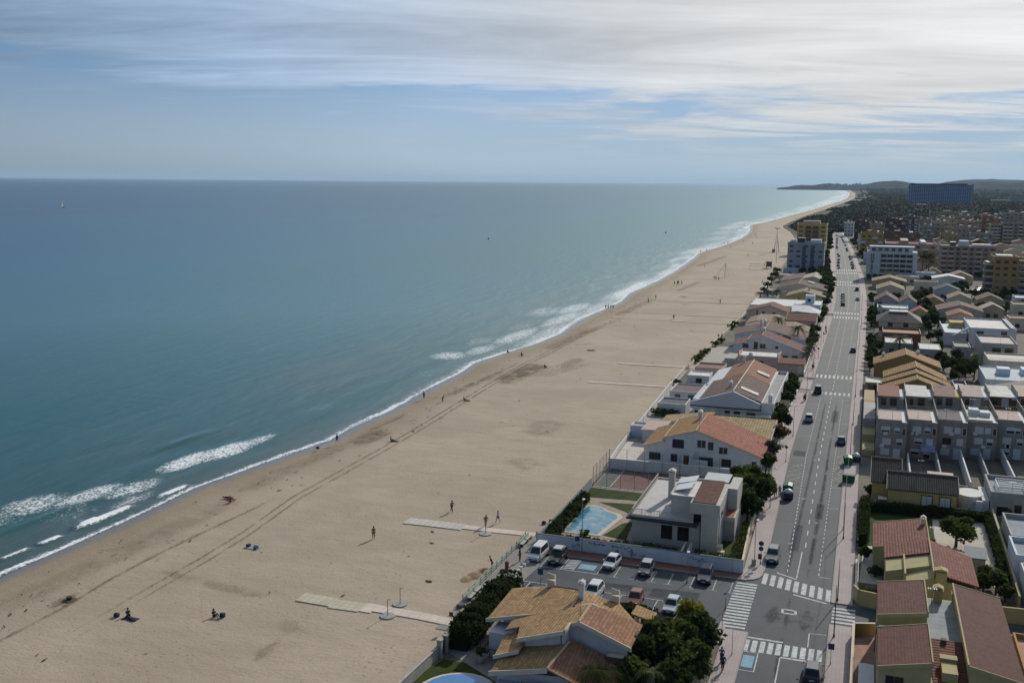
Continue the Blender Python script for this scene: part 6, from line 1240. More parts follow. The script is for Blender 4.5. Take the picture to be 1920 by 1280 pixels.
for x,y,s,l in ((-15.6,157,1.0,'nearest of the dark trees between the modern villa and the pavement'),(-17.4,161.5,1.15,'big dark tree right behind the modern villa'),(-15.0,164.5,1.05,'dark tree leaning over the pavement wall near the walking pair'),(-17.3,168.8,1.1,'dark tree by the end of the tennis court wall'),(-14.8,171.5,.8,'small tree next to the igloo bin side of the pavement')): put('big' if s>1 else 'dark',x,y,s,l,G)
put('bou',-17.6,193.5,1.05,'purple bougainvillea against the red roof',None); put('bou',-15.9,191,.75,'smaller purple bougainvillea at the pavement below the big one',None)
for x,y,s,k,l in ((-15.6,186.5,.75,'mid','green tree by the pavement at the front of the red roof'),(-15.4,195,.8,'mid','green tree over the pavement behind the bougainvillea'),(-15.2,209.5,1.0,'brown','rusty-brown tree by the pavement beside the stone-tiled roof'),(-15.6,218,.95,'midd','dark tree just behind the rusty-brown tree'),(-16.6,225,.9,'midd','dark tree under the pergola end'),(-16.6,243,.85,'mid','green tree just beyond the pergola'),(-16.9,249,.95,'midd','dark tree second beyond the pergola'),(-16.2,256,.85,'midd','dark tree beside the side street mouth'),(-17.2,270,.8,'mid','tree on the left corner of the side street'),(-19.8,266,.9,'cyp','dark narrow cypress beside the orange roof')): put(k,x,y,s,l,'trees along the left pavement' if k not in ('cyp',) else None)
many('palm',[(-15.4,301,.95),(-15.6,309,1.05),(-15.5,318,1.0),(-15.8,327,1.1)],'dark shaggy palm by the maroon gable house, {o} from the camera','shaggy palms on the left pavement')
many('midd',[(-15.6,335,.9),(-15.8,343,.85),(-17.6,360,.8),(-15.9,366,.7),(-16.8,388,.8)],'dark tree by the left pavement past the shaggy palms, {o} from the camera','dark trees past the palms')
put('palmt',-27.3,348,1.08,'tall palm in front of the beige roofs, left one of the pair',None); put('palmt',-19.9,330,1.08,'tall palm above the maroon gable, right one of the pair',None)
many('palm',[(-43.6,452,1.25),(-41.2,459,1.2),(-37.6,463,1.3),(-42.4,470,1.1)],'palm by the sand in front of the khaki gable house, {o} from the camera','palms by the sand')
many('mid',[(-16.2,410,.85),(-16.0,419,.9),(-16.1,428,.8)],'green tree by the left pavement beside the white rambling house, {o} from the camera','green trees by the rambling house')
many('far',[(-16.6,450,.8),(-17,462,.9),(-17,476,.85),(-17.4,492,1.0),(-17.8,508,1.15),(-18.6,522,1.25),(-19.4,538,1.2),(-21.,552,1.25),(-21.6,566,1.2),(-22.5,582,1.25),(-24.,598,1.2),(-30,606,.9),(-36,608,.8),(-23.6,616,1.0),(-23.9,632,1.0),(-25,650,.9),(-26,672,1.0),(-27.4,700,.9),(-28.4,730,1.0),(-29.8,765,1.0),(-30,830,1.),(-32.,880,1.1),(-34,940,1.1),(-37,1000,1.1),(-39,1060,1.2)],'dark street tree left of the far avenue, {o} from the camera','street trees left of the far avenue')
many('far',[(1.6,640,.8),(1.,690,.9),(-3,730,.8),(-5,780,.9),(-8,840,.8),(-12,900,.9),(-16,960,.8),(2.5,620,.7),(5.,680,.8)],'dark street tree on the right of the far avenue, {o} beyond the hotel','street trees right of the far avenue')
# right-hand side
put('big',14.3,156.2,1.08,'big round dark tree on the pale paving behind the red-tile bungalow',None,sz=.85)
put('shrub',3.2,139.8,1.1,'small round dark bush on the patio by the bungalow porch',None); put('shrub',-37.6,98.6,.7,'dark shrub growing in the stone planter',None,z=.7)
hedge('hedge','very dark clipped hedge across the front of the yellow house',[(1.2,169.4),(11,169.6),(20.,169.9)],1.5,1.5,FOLD,130,.17); hedge('hedge','dark clipped hedge along the right pavement beside the lawn',[(1.5,151.5),(1.5,170)],1.3,2.,FOLD,130,.17); hedge('hedge','dark creeper hedge inside the long khaki wall',[(19.3,141),(19.6,169)],.7,1.7,FOLD,90,.17); hedge('hedge','low green hedge on the corner of the side street',[(1.3,130.4),(4.2,130.0)],1.3,1.7,FOL,150,.16); hedge('hedge','narrow hedge behind the ridge of the left red-brown roof',[(10.6,142.5),(10.7,151.5)],.8,2.2,FOLD,110,.16)
many('mid',[(16.2,138,.62),(17.9,139.2,.68),(16.9,141.5,.6),(18.6,136.6,.5)],'leafy green shrub tree right of the red-brown cross roof, {o} from the camera','shrub trees right of the cross roof')
put('mid',1.7,145.5,.45,'small pale shrub by the patio next to the pavement',None); put('mid',2.4,176.5,.5,'green shrub tree left of the yellow house porch',None); put('cyp',22.2,167.5,.9,'thin dark cypress beside the long khaki wall',None); put('mid',23,136,.5,'small green tree by the white house at the right edge',None); put('shrub',18.6,131.6,1.1,'dark bush at the end of the curved corner wall',None)
many('midd',[(1.9,299,.6),(2.1,306,.75),(2.0,313,.7),(2.3,320,.8),(2.1,328,.75),(3.6,334,.8),(2.2,342,.7),(4.9,316,.7),(2.0,352,.7)],'dark tree right of the avenue before the purple roof, {o} from the camera','dark trees before the hip roof')
put('palms',10.2,330,1.9,'palm standing among the cream yards before the purple hip roof',None)
many('midd',[(2,396,.9),(3.6,404,1.),(2.4,412,.95),(4.5,420,1.),(2.2,430,.8),(6.6,410,.9),(2,478,.7),(1.8,490,.7)],'dark tree right of the avenue beyond the purple hip roof, {o} from the camera','dark trees beyond the hip roof')
many('midd',[(20.6,396,1.05),(22.6,404,1.15),(19.8,412,1.),(23.6,416,1.1),(21.4,428,1.15),(19.8,442,1.1),(22.4,450,1.2),(20.6,470,1.3),(23.4,484,1.3),(26.5,398,.9),(21.2,388,.8),(23.6,372,.7),(20.8,364,.7),(26,392,.8)],'tree of the dark grove between the gables, {o} from the camera','dark grove between the gabled houses')
many('midd',[(22.5,289,.75),(24.6,296,.85),(23.2,304,.9),(26.6,300,.75),(21.8,311,.85),(25.4,311,.7),(28.2,308,.7),(22.2,340,.8),(30.,343,.7)],'tree of the shrubby backyard right of the ochre houses, {o} from the camera','backyard trees right of the ochre houses')
put('pop',28.6,299,1.0,'tall pale poplar-like tree right of the ochre houses',None)
many('far',[(46,520,.7),(48.,508,.8),(50.5,516,.8),(52.5,524,.75),(60,522,.8),(64,524,.8),(45,560,.8),(42,546,.7),(49,612,.7),(30,584,.8),(28,596,.8),(54,460,.6),(52,452,.6)],'dark tree near the foot of the yellow balcony block, {o} from the camera','trees by the yellow balcony block')
put('palmt',27.6,606,2.0,'very tall palm right of the white hotel, left of the two',None); put('palmt',30.8,607,2.,'very tall palm right of the white hotel, right of the two',None)
many('far',[(92,926,1.),(99,934,1.1),(88,935,1.),(112,930,.9),(97,900,1.),(70,900,.9),(44,900,.8)],'dark tree among the far apartment blocks, {o} from the camera','trees among the far blocks')
many('shrub',[(-46.3,296,1.3),(-46.,300,1.5),(-46.2,305,1.4),(-46.1,311,1.4),(-45.8,316,1.2),(-44.4,207.5,1.0),(-44.4,212,1.0),(-43.6,224.5,1.3),(-41.8,224.2,1.3),(-39.6,224.4,1.3),(-43.4,254,1.3),(-41,256,1.2),(-39.2,255,1.2),(-45.6,262,1.1),(-45.4,330,1.4),(-44.6,338,1.3),(-45.9,372,1.4),(-45.4,380,1.5),(-45.2,372,1.2),(-45.6,440,1.6),(-46.,448,1.6),(-47.2,505,2.),(-48,530,2.2),(-49,560,2.4),(-50,590,2.6),(-51,620,2.6)],'dark shrub at the sand edge of the beach houses, {o} from the camera','shrubs along the sand edge')
q=random.Random(31); L1=[];L2=[]
for _ in range(3000):
    y=q.uniform(284,1000); x=q.uniform(interp(WR,y)+1.6,.137*y)
    if len(L1)+len(L2)>=190: break
    if any(a-1.2<x<b_+1.2 and c-1.5<y<d+1.5 for a,b_,c,d in FP) or (24<x<46 and 344<y<394) or (3<x<18.5 and 366<y<388) or (47<x<66 and 490<y<645 and q.random()<.8): continue
    (L1 if y<560 else L2).append((x,y,q.uniform(.35,.85)))
many('midd',L1,'garden tree filling the gaps between right-hand houses, {o} from the camera','garden trees between the right-hand houses')
many('far',L2,'tree filling the gaps between the far right-hand blocks, {o} from the camera','trees between the far right-hand blocks')
# ------------------------------------------------------------------ woods and dune scrub
b=mb(); q=random.Random(11)
ico=[(0,0,1)]+[(.89*math.cos(R(72*i)),.89*math.sin(R(72*i)),.45) for i in range(5)]+[(.95*math.cos(R(72*i+36)),.95*math.sin(R(72*i+36)),-.3) for i in range(5)]
icf=[(0,1+i,1+(i+1)%5) for i in range(5)]+[(1+i,6+i,1+(i+1)%5) for i in range(5)]+[(1+(i+1)%5,6+i,6+(i+1)%5) for i in range(5)]
N_=0
while N_<22000:
    y=1130*(1/(1-q.random()*.88)); x0=lex(y)+8; x1=.19*y+90
    x=q.uniform(x0,x1)
    if y<1190 and x<60 and x<-45: continue
    if x>40 and y<1160+x*1.25+40: continue
    if -42<x<0 and y<1180: continue
    dn=noise.noise(Vector((x*.006,y*.003,2)))+.5*noise.noise(Vector((x*.02,y*.01,7)))
    edge=(x-x0)/(60+y*.02)
    if dn<.10-edge*.9: continue
    if abs(x-160)<85 and abs(y-2790)<65: continue
    r=(1.2+1.9*min(1,edge))*q.uniform(.7,1.5)*(1+y/6000.); gz=0 if y<1150 or edge<.3 else min(14,(y-1150)*.004)*.5
    if y>7500: r*=1.6
    j=[q.uniform(.65,1.3) for _ in ico]; tn=q.random()
    b.add([(x+r*a*k,y+r*c*k*1.1,gz+r*.35+r*.9*d*k) for (a,c,d),k in zip(ico,j)],icf,tn); N_+=1
o=b.build('woods',foliage((.026,.034,.021),hue=(1.1,1.1,1)),label='dark pine woods and dune scrub stretching from the last blocks towards the hills',cat='woods'); o['kind']='stuff'
# ================================================================== vehicles
GLC=gloss((.012,.015,.02),.08); TYRE=paint((.015,.015,.015),.9,.1); RIM=gloss((.35,.36,.37),.35,.6)
def car(name,label,cat,x,y,rz,col,kind='hatch',group=None,z=.03,far=False,extras=()):
    """front of the car looks along -Y before rotation"""
    L_,W_,H_={'hatch':(4.0,1.75,1.48),'suv':(4.5,1.85,1.68),'van':(4.5,1.82,1.88),'sedan':(4.5,1.8,1.42),'pick':(5.,1.9,1.9)}[kind]
    t=thing(name,label,cat,(x,y,z),rz,group); w=W_/2; l=L_/2; gc=.24
    pm=gloss(col,.28,.15,.6)
    hb={'hatch':.92,'suv':1.05,'van':1.05,'sedan':.88,'pick':1.1}[kind]; wz=hb+.04
    A={'hatch':(-l+1.05,-l+1.75,l-.65,l-.12),'suv':(-l+1.15,-l+1.85,l-.5,l-.1),'van':(-l+.75,-l+1.45,l-.15,l-.05),'sedan':(-l+1.25,-l+2.0,l-1.35,l-.75),'pick':(-l+1.,-l+1.6,l-.3,l-.05)}[kind]
    secs=[(-l,.42,.62,.80),(-l+.12,gc,hb*.78,.93),(-l+.6,gc,hb*.88,1.),(A[0],gc,hb,1.),(l-.6,gc,hb,1.),(l-.1,gc,hb*.97,.95),(l,.4,hb*.8,.86)]
    b=mb(); vs_=[];n=8
    for yy,z0,z1,k in secs:
        ww=w*k; vs_+=[(-ww*.94,yy,z0),(-ww,yy,z0+.15),(-ww,yy,lerp(z0,z1,.7)),(-ww*.88,yy,z1),(ww*.88,yy,z1),(ww,yy,lerp(z0,z1,.7)),(ww,yy,z0+.15),(ww*.94,yy,z0)]
    fs=[(i*n+k,(i+1)*n+k,(i+1)*n+(k+1)%n,i*n+(k+1)%n) for i in range(len(secs)-1) for k in range(n)]+[tuple(range(n)),tuple(range((len(secs)-1)*n,len(secs)*n))[::-1]]
    b.add(vs_,fs)
    wr=w*.72; wb=w*.88; zr=H_; g=[(-wb,A[0],wz-.06),(wb,A[0],wz-.06),(wb,A[3],wz-.06),(-wb,A[3],wz-.06),(-wr,A[1],zr-.05),(wr,A[1],zr-.05),(wr,A[2],zr-.05),(-wr,A[2],zr-.05)]
    b.add(g,[(0,1,5,4),(1,2,6,5),(2,3,7,6),(3,0,4,7),(4,5,6,7)])
    b.add([(-wr*.9,A[1]+.15,zr+.02),(wr*.9,A[1]+.15,zr+.02),(wr*.9,A[2]-.1,zr+.01),(-wr*.9,A[2]-.1,zr+.01)]+g[4:8],[(0,1,2,3),(4,5,1,0),(5,6,2,1),(6,7,3,2),(7,4,0,3)])
    if far:
        b.cm=1
    def pan(nm,i,j,k,m,ins=.12,off=.012):
        P=[Vector(g[q_]) for q_ in (i,j,k,m)]; c=sum(P,Vector())/4; nn=(P[1]-P[0]).cross(P[3]-P[0]).normalized()
        Q=[c+(p_-c)*(1-ins)+nn*off for p_ in P]; Q2=[p_-nn*.02 for p_ in Q]
        bb=b if far else mb(); bb.add(Q+Q2,[(0,1,2,3),(0,4,5,1),(1,5,6,2),(2,6,7,3),(3,7,4,0)])
        if not far: bb.build(nm,GLC,t,local=True)
    if not far: b.build('body',pm,t,local=True,smooth=False)
    pan('windscreen',0,1,5,4); pan('side_window',1,2,6,5,.16); pan('rear_window',2,3,7,6,.18); pan('side_window',3,0,4,7,.16)
    wy=(-l+.8,l-.75)
    if far: b.cm=2
    for sx in (-1,1):
        for yy in wy:
            bb=b if far else mb(); bb.tube((sx*(w-.2),yy,.31),(sx*(w+.01),yy,.31),.31,.31,12)
            if not far:
                o=bb.build('wheel',TYRE,t,local=True); r=mb(); r.tube((sx*(w+.005),yy,.31),(sx*(w+.025),yy,.31),.19,.17,10); c=r.build('rim',RIM,t,local=True); c.parent=o
    if far: return tag(b.build('body',[pm,GLC,TYRE],t,local=True)) and t
    for sx in (-1,1):
        h=mb(); h.box(sx*w*.62-.18,-l+.02,hb*.62,sx*w*.62+.18,-l+.2,hb*.62+.16); h.build('headlight',gloss((.6,.62,.65),.15),t,local=True)
        h=mb(); h.box(sx*w*.7-.13,l-.12,hb*.72,sx*w*.7+.13,l-.015,hb*.72+.2); h.build('tail_light',gloss((.25,.01,.01),.3),t,local=True)
        h=mb(); h.box(sx*(w+.1)-.1,A[0]+.25,hb,sx*(w+.1)+.08,A[0]+.4,hb+.14); h.build('wing_mirror',pm,t,local=True)
    h=mb(); h.box(-.6,-l-.012,.36,.6,-l+.1,.56); h.build('grille',BLACKM,t,local=True); h=mb(); h.box(-.26,-l-.03,.42,.26,-l-.01,.53); h.build('number_plate',WHITE,t,local=True); h=mb(); h.box(-.26,l-.01,.55,.26,l+.02,.66); h.build('number_plate',WHITE,t,local=True)
    if 'rack' in extras:
        for yy in (-.5,.1,.7): h=mb(); h.box(-wr,yy,zr+.06,wr,yy+.06,zr+.12); h.build('roof_bar',RIM,t,local=True)
        h=mb(); h.box(-.55,-.6,zr+.12,.6,.95,zr+.26); h.build('roof_box',paint((.45,.46,.48),.5),t,local=True)
    return t
WH=(.62,.63,.64); SI=(.30,.31,.33); BK=(.018,.019,.022); NV=(.03,.04,.075); GY=(.09,.095,.10)
G='cars in the parking lot'
car('parked_car','white van parked nearest the beach in the upper row','van',-41.35,130.7,R(-2),WH,'van',G); car('parked_car','black off-roader with a roof box beside the white van','car',-38.45,130.6,R(-1),BK,'suv',G,extras=('rack',)); car('parked_car','white hatchback next to the blue disabled bay','car',-30.9,131.2,R(-4),WH,'hatch',G); car('parked_car','small dark car with a pale roof, alone in mid row','car',-26.0,130.6,R(-1),GY,'hatch',G); o=car('parked_car','dark blue car in the upper row nearest the avenue','car',-18.1,130.9,R(1),NV,'suv',G)
h=mb(); h.box(-.62,-.3,1.5,.6,1.4,1.515); h.build('pale_roof',gloss((.42,.43,.45),.3),bpy.data.objects[[k.name for k in bpy.data.objects if k.get('label')=='small dark car with a pale roof, alone in mid row'][0]],local=True)
car('parked_car','white car with dark windscreen behind the villa chimneys','car',-30.6,120.3,R(-2),WH,'suv',G); car('parked_car','dull red car half hidden by the villa hedge','car',-25.2,120.2,R(1),(.22,.035,.04),'hatch',G); car('parked_car','silver-white saloon beside the yellow-green tree','car',-20.5,119.7,R(-3),(.45,.50,.52),'hatch',G)
G='cars parked along the avenue'
car('parked_car','silver-grey car parked just past the corner crossing','car',-10.35,141.6,R(0),(.15,.155,.165),'suv',G); car('parked_car','dark car cut by the bottom edge of the picture','car',-3.15,107.6,R(180),(.05,.055,.065),'suv',G); car('parked_car','white-roofed dark car on the left of the avenue, seen from behind','car',-10.6,231.8,R(180),(.40,.41,.42),'suv',G); car('moving_car','pale blue car driving away on the right lane','car',-3.25,213.6,R(180),(.10,.14,.22),'hatch',None); car('parked_pickup','dark pickup standing at the left end of the middle crossing','pickup',-10.3,265.2,R(180),BK,'pick',None); car('moving_car','dark blue car alone on the right lane beyond the two crossings','car',-3.2,335,R(180),NV,'hatch',None)
FC=[BK,WH,GY,SI,NV,WH,BK,(.2,.03,.03),SI]
ll=[(-10.9,463.5),(-11.2,473),(-11.3,482),(-11.6,492),(-12,503),(-18.9,668),(-19.9,688),(-20.6,715),(-21.3,741),(-22.3,779),(-23.6,800),(-26.8,878),(-28,905),(-29.3,950),(-30.4,990),(-31.6,1027),(-34,1090)]
for i,(x,y) in enumerate(ll): car('parked_car','%s parked car on the left kerb of the far avenue, counted from the near end'%ORD[i],'car',x+1.2,y,R(180),FC[i%9],'hatch','cars parked on the left kerb far away',far=True)
ll=[(-4.1,488),(-5.0,533),(-9.6,672),(-9.8,690),(-11,720),(-12.6,752),(-13.6,775),(-17,845),(-18.,870),(-20.2,920),(-22,960),(-25,1010),(-27,1050),(-10.8,705),(-23.6,985)]
for i,(x,y) in enumerate(ll): car('parked_car' if i!=1 else 'parked_van',('%s parked vehicle on the right kerb of the far avenue, counted from the near end'%ORD[i]) if i!=1 else 'greenish van parked on the right kerb, second vehicle beyond the far crossings','car' if i!=1 else 'van',x,y,R(180),(.03,.10,.08) if i==1 else FC[(i*4+1)%9],'van' if i==1 else 'hatch','vehicles parked on the right kerb far away',far=True)
for i,(x,y,r_) in enumerate(((51.5,556,20),(53,566,25),(46,544,200),(49.5,450,0),(45.5,376,5))): car('parked_car',['white car at the bend of the curving lane','dark car beside the curving lane under the balcony block','silver car half hidden by trees at the lane','white car near the sand-coloured gable','white car at the right edge beside the white modern house'][i],'car',x,y,R(r_),FC[i+1],'hatch',None,far=True)
# ================================================================== street furniture
def pole(name,label,cat,x,y,h,r=.06,mat=None,arm=0,ad=0,head=None,z=.15,group=None,panel=None,pm=None):
    t=thing(name,label,cat,(x,y,z),0,group); b=mb(); b.tube((x,y,z),(x,y,z+h),r,r*.6,8); b.tube((x,y,z),(x,y,z+.35),r*1.8,r*1.5,8); b.build('pole',mat or METAL,t)
    if arm: b=mb(); b.tube((x,y,z+h-.05),(x+arm*math.cos(ad),y+arm*math.sin(ad),z+h+.15),.035,.035,6); b.build('arm',mat or METAL,t)
    if head=='lamp': b=mb(); cx,cy=x+arm*math.cos(ad),y+arm*math.sin(ad); b.box(cx-.16,cy-.3,z+h+.1,cx+.16,cy+.3,z+h+.24); b.build('lamp_head',WHITE,t)
    if head=='globe': b=mb(); b.lathe([(.10,0),(.26,.1),(.30,.38),(.20,.48),(.34,.52),(.05,.66)],(x,y,z+h),12); b.build('lantern',DARKM,t)
    if panel:
        k,zc,sz_=panel; b=mb()
        if k=='disc': b.tube((x,y-.09,z+zc),(x,y-.12,z+zc),sz_,sz_,18)
        elif k=='tri': b.add([(x-sz_,y-.1,z+zc-sz_*.6),(x+sz_,y-.1,z+zc-sz_*.6),(x,y-.1,z+zc+sz_),(x-sz_,y-.13,z+zc-sz_*.6),(x+sz_,y-.13,z+zc-sz_*.6),(x,y-.13,z+zc+sz_)],[(0,1,2),(3,5,4),(0,3,4,1),(1,4,5,2),(2,5,3,0)])
        else: b.box(x-sz_,y-.13,z+zc-sz_*1.1,x+sz_,y-.1,z+zc+sz_*1.1)
        b.build('sign_panel',pm or METAL,t)
    return t
BLUS=paint((.03,.06,.13),.5,.1); LG='street lamps on the left pavement'
pole('street_lamp','slender grey street lamp at the parking corner pavement','street lamp',-12.5,137.9,6.2,.06,arm=.5,ad=R(70),head='lamp',group=LG); pole('street_lamp','grey street lamp in the middle of the upper parking row','street lamp',-20.2,128.9,3.9,.06,arm=.4,ad=R(90),head='lamp',z=.03); pole('street_lamp','very tall lamp post in front of the blue pool','street lamp',-36.0,134.2,7.6,.07,arm=.4,ad=R(90),head='lamp')
for i,(x,y) in enumerate(((-12.9,165),(-12.9,215.3),(-12.9,262),(-13.3,300),(-13.4,345),(-13.4,390),(-14.,440))): pole('street_lamp','tall grey street lamp on the left pavement, %s past the corner one'%ORD[i],'street lamp',x,y,6.4,.06,arm=.8,ad=0,head='lamp',group=LG)
for i,(x,y) in enumerate(((-12.7,194.3),(-12.75,287),(-12.9,318),(-12.9,352))): pole('lantern_post','low black lantern post on the left pavement, %s from the camera'%ORD[i],'lantern post',x,y,2.6,.05,DARKM,head='globe',group='black lantern posts')
pole('traffic_sign','two dark sign discs on one post at the corner beside the silver-grey car','traffic sign',-11.75,138.8,3.3,.04,DARKM,panel=('disc',3.0,.36),pm=BLUS)
t_=[o for o in bpy.data.objects if o.get('label','').startswith('two dark sign')][0]; b=mb(); b.tube((-11.75,138.7,2.4),(-11.75,138.68,2.4),.34,.34,16); b.build('sign_panel',BLUS,t_); b=mb(); b.box(-12.1,138.6,.9,-11.6,138.64,1.7); b.build('sign_panel',DARKM,t_)
b=mb(); b.box(-12.9,138.0,.15,-12.3,138.5,1.0); tag(b.build('utility_cabinet',STONE,bevel=.03),'grey utility cabinet at the foot of the corner lamp','cabinet')
pole('parking_sign','blue square parking sign on the footway above the disabled bay','sign',-36.5,133.6,2.5,.04,panel=('sq',2.3,.33),pm=BLUS); pole('parking_sign','dark square parking sign behind the left chimney of the villa','sign',-37.7,120.3,2.6,.04,z=.05,panel=('sq',2.3,.36),pm=BLUS); pole('path_sign','small brown sign on a thin post at the end of the lower boardwalk','sign',-43.9,105.3,2.0,.03,z=.05,panel=('sq',1.75,.25),pm=BROWNW)
pole('pedestrian_sign','blue square crossing sign by the lower right crossing','traffic sign',-1.45,111,2.4,.04,panel=('sq',2.1,.32),pm=BLUS); pole('traffic_sign','thin grey post on the lower left pavement corner','post',-11.9,109.6,3.2,.035); pole('traffic_sign','short dark post at the lower end of the parking crossing','post',-13.7,114.6,2.5,.04,DARKM); pole('traffic_sign','dark post at the upper end of the bottom pavement trees','post',-14.3,122.0,1.6,.04,DARKM,z=.03); pole('traffic_sign','thin post against the white wall near its right end','post',-15.0,133.9,3.,.035)
t=thing('path_lamp','pale curved-arm lamp at the bottom of the left pavement','street lamp',(-13.5,101.6,0)); b=mb(); b.path([(-13.5+.7*math.cos(a)-.7,101.6,3.2+.6*math.sin(a)) for a in [R(10*i) for i in range(0,17)]],.07,6); b.tube((-13.5,101.6,0),(-13.5,101.6,3.25),.07,None,7); b.build('pole',CREAM,t)
UP=[(-1.35,118.3,6),(-1.3,129.3,5.2),(-1.25,153.6,5.2),(-1.35,158.2,6.6),(-1.3,200.4,6.8),(-1.3,230.5,6.6),(-1.35,262,6.6),(-1.5,300,6.6),(-1.6,345,6.6),(-1.5,395,6.6),(-1.9,450,6.6)]
for i,(x,y,h) in enumerate(UP): pole('utility_pole','dark thin utility pole on the right pavement, %s from the camera'%ORD[i],'utility pole',x,y,h,.07,paint((.06,.055,.05),.8),arm=.4,ad=math.pi/2,group='utility poles')
for i,(a,c) in enumerate(zip(UP,UP[1:])):
    b=mb(); pts=[]
    for k in range(9): u=k/8; pts.append((lerp(a[0],c[0],u),lerp(a[1],c[1],u),lerp(a[2],c[2],u)+.1-.9*4*u*(1-u)*.5))
    b.path(pts,.018,4); tag(b.build('overhead_cable',DARKM),'black overhead cable between the %s and %s utility poles'%(ORD[i],ORD[i+1]),'cable','overhead cables')
# bins
GRN=paint((.02,.10,.045),.5,.15,1.5)
def container(x,y,rz,lab):
    t=thing('waste_container',lab,'container',(x,y,.15),rz,'green waste containers'); b=mb(); b.extr([(-.7,.15),(.7,.15),(.85,1.1),(-.85,1.1)],-1.0,1.0); b.build('bin_body',GRN,t,local=True,bevel=.05); b=mb(); b.extr([(-.88,1.1),(.88,1.1),(.7,1.4),(0,1.55),(-.7,1.4)],-1.05,1.05); b.build('lid',GRN,t,local=True)
    for sx in (-.6,.6):
        for sy in (-.8,.8): b=mb(); b.tube((sx-.04,sy,.1),(sx+.04,sy,.1),.1,None,8); b.build('wheel',TYRE,t,local=True)
container(-1.2,184.6,R(85),'big green waste container at the right kerb, nearest one'); container(-1.6,197.0,R(5),'green waste container behind the dark igloo bin on the right'); container(-10.8,174.6,R(0),'green waste container behind the left igloo bin')
def igloo(x,y,lab):
    t=thing('igloo_bin',lab,'recycling bin',(x,y,.03),0,'igloo bins'); b=mb(); b.lathe([(.78,0),(.84,.35),(.84,1.15),(.8,1.2)],(0,0,0),18); b.build('bin_body',gloss((.02,.025,.035),.4),t,local=True,smooth=True); b=mb(); b.lathe([(.82,1.2),(.74,1.45),(.5,1.68),(.2,1.78),(.05,1.86)],(0,0,0),18); b.build('dome',gloss((.5,.53,.55),.35),t,local=True,smooth=True)
    b=mb(); b.box(-.18,-.86,.9,.18,-.8,1.1); b.build('slot',DARKM,t,local=True)
igloo(-10.5,170.9,'dark igloo bin with a pale dome by the left kerb'); igloo(-.2,199.2,'dark igloo bin with a pale dome on the right pavement')
t=thing('litter_bin','small dark red litter bin on the promenade','bin',(-44.0,125,.06)); b=mb(); b.tube((-44,125,.1),(-44,125,1.0),.25,.28,12); b.build('bin_body',REDP,t); b=mb(); b.tube((-44,125,1.02),(-44,125,1.14),.3,.26,12); b.build('lid',DARKM,t)
# promenade fence, benches, kerb stones
FG=paint((.36,.40,.34),.8,.15,1.)
t=thing('promenade_fence','pale green-white timber fence between the promenade and the sand','fence',(-45.4,112,0))
for i in range(13): y=112.6+i*2.05; b=mb(); b.box(-45.46,y-.06,0,-45.34,y+.06,1.15); b.build('post',FG,t)
for z in (.35,.7,1.08): b=mb(); b.box(-45.44,112.5,z-.07,-45.36,137.3,z+.05); b.build('rail',FG,t)
def bench(x,y,lab,rz=0,L_=1.9):
    t=thing('park_bench',lab,'bench',(x,y,.06),rz,'promenade benches'); b=mb(); b.box(-.25,-L_/2,.40,.25,L_/2,.46); b.build('seat',FG,t,local=True); b=mb(); b.extr([(-.25,.5),(-.20,.5),(-.28,.92),(-.33,.92)],-L_/2,L_/2); b.build('backrest',FG,t,local=True)
    for sy in (-1,1): b=mb(); b.box(-.24,sy*L_*.4-.04,0,.24,sy*L_*.4+.04,.40); b.build('leg',DARKM,t,local=True)
bench(-44.85,114.2,'bench at the near end of the promenade fence'); bench(-44.85,116.4,'second bench from the near end of the promenade fence'); bench(-44.85,134.6,'bench near the far end of the promenade fence'); bench(-44.85,136.8,'bench at the very far end of the promenade fence'); 
b=mb(); b.prism([(-45.6,110.8),(-44.9,110.6),(-44.7,111.6),(-45.4,111.9)],0,.5); tag(b.build('boulder',paint((.12,.11,.10),.9,.3,3.),bevel=.12),'dark boulder at the near end of the promenade fence','boulder')
for i in range(11): x,y=-42.1+.15*math.sin(i),120.0+i*1.15; b=mb(); b.box(x-.22,y-.22,.05,x+.22,y+.22,.42); tag(b.build('kerb_stone',WHITE,bevel=.05),'white stone block closing the beach end of the parking lot, %s from the camera'%ORD[i],'stone block','white stone blocks')
for i,(x,y) in enumerate(((-47.0,287.5),(-47.2,270),(-46.6,262))):
    t=thing('beach_ramp_rail','pale rail at the edge of the upper beach ramp, %s from the camera'%ORD[2-i],'railing',(x,y-7,0)); rail(t,[(x,y-7),(x+.2,y)],0,1.,.6,FG)
# ================================================================== things on the sand
def shower(x,y,lab):
    t=thing('beach_shower',lab,'shower',(x,y,.05),0,'beach showers'); b=mb(); b.prism([(x+.95*math.cos(R(30*i)),y+.95*math.sin(R(30*i))) for i in range(12)],.0,.14); b.build('tray',CONC,t); b=mb(); b.tube((x,y,.14),(x,y,2.2),.06,.05,8); b.tube((x,y,2.15),(x+.4,y,2.2),.04,None,6); b.build('pole',METAL,t)
shower(-52.4,105.7,'round beach shower tray with a pole on the near side of the lower boardwalk'); shower(-52.5,109.4,'round beach shower tray with a pole on the far side of the lower boardwalk'); shower(-51.7,137.2,'beach shower tray with a pole beside the upper boardwalk')
t=thing('climbing_pyramid','rope climbing pyramid on a mast far out on the sand','playground',(-76,580,0)); b=mb(); b.tube((-76,580,0),(-76,580,8),.16,.1,6); b.build('mast',METAL,t); b=mb()
for i in range(0,10,2):
    a=R(36*i); b.tube((-76,580,7.6),(-76+6*math.cos(a),580+6*math.sin(a),0),.035,None,4)
for k in (.25,.5,.75):
    pts=[(-76+6*k*math.cos(R(36*i)),580+6*k*math.sin(R(36*i)),7.6*(1-k)) for i in range(11)]; b.path(pts,.03,4)
b.build('ropes',paint((.34,.24,.20),.8),t)
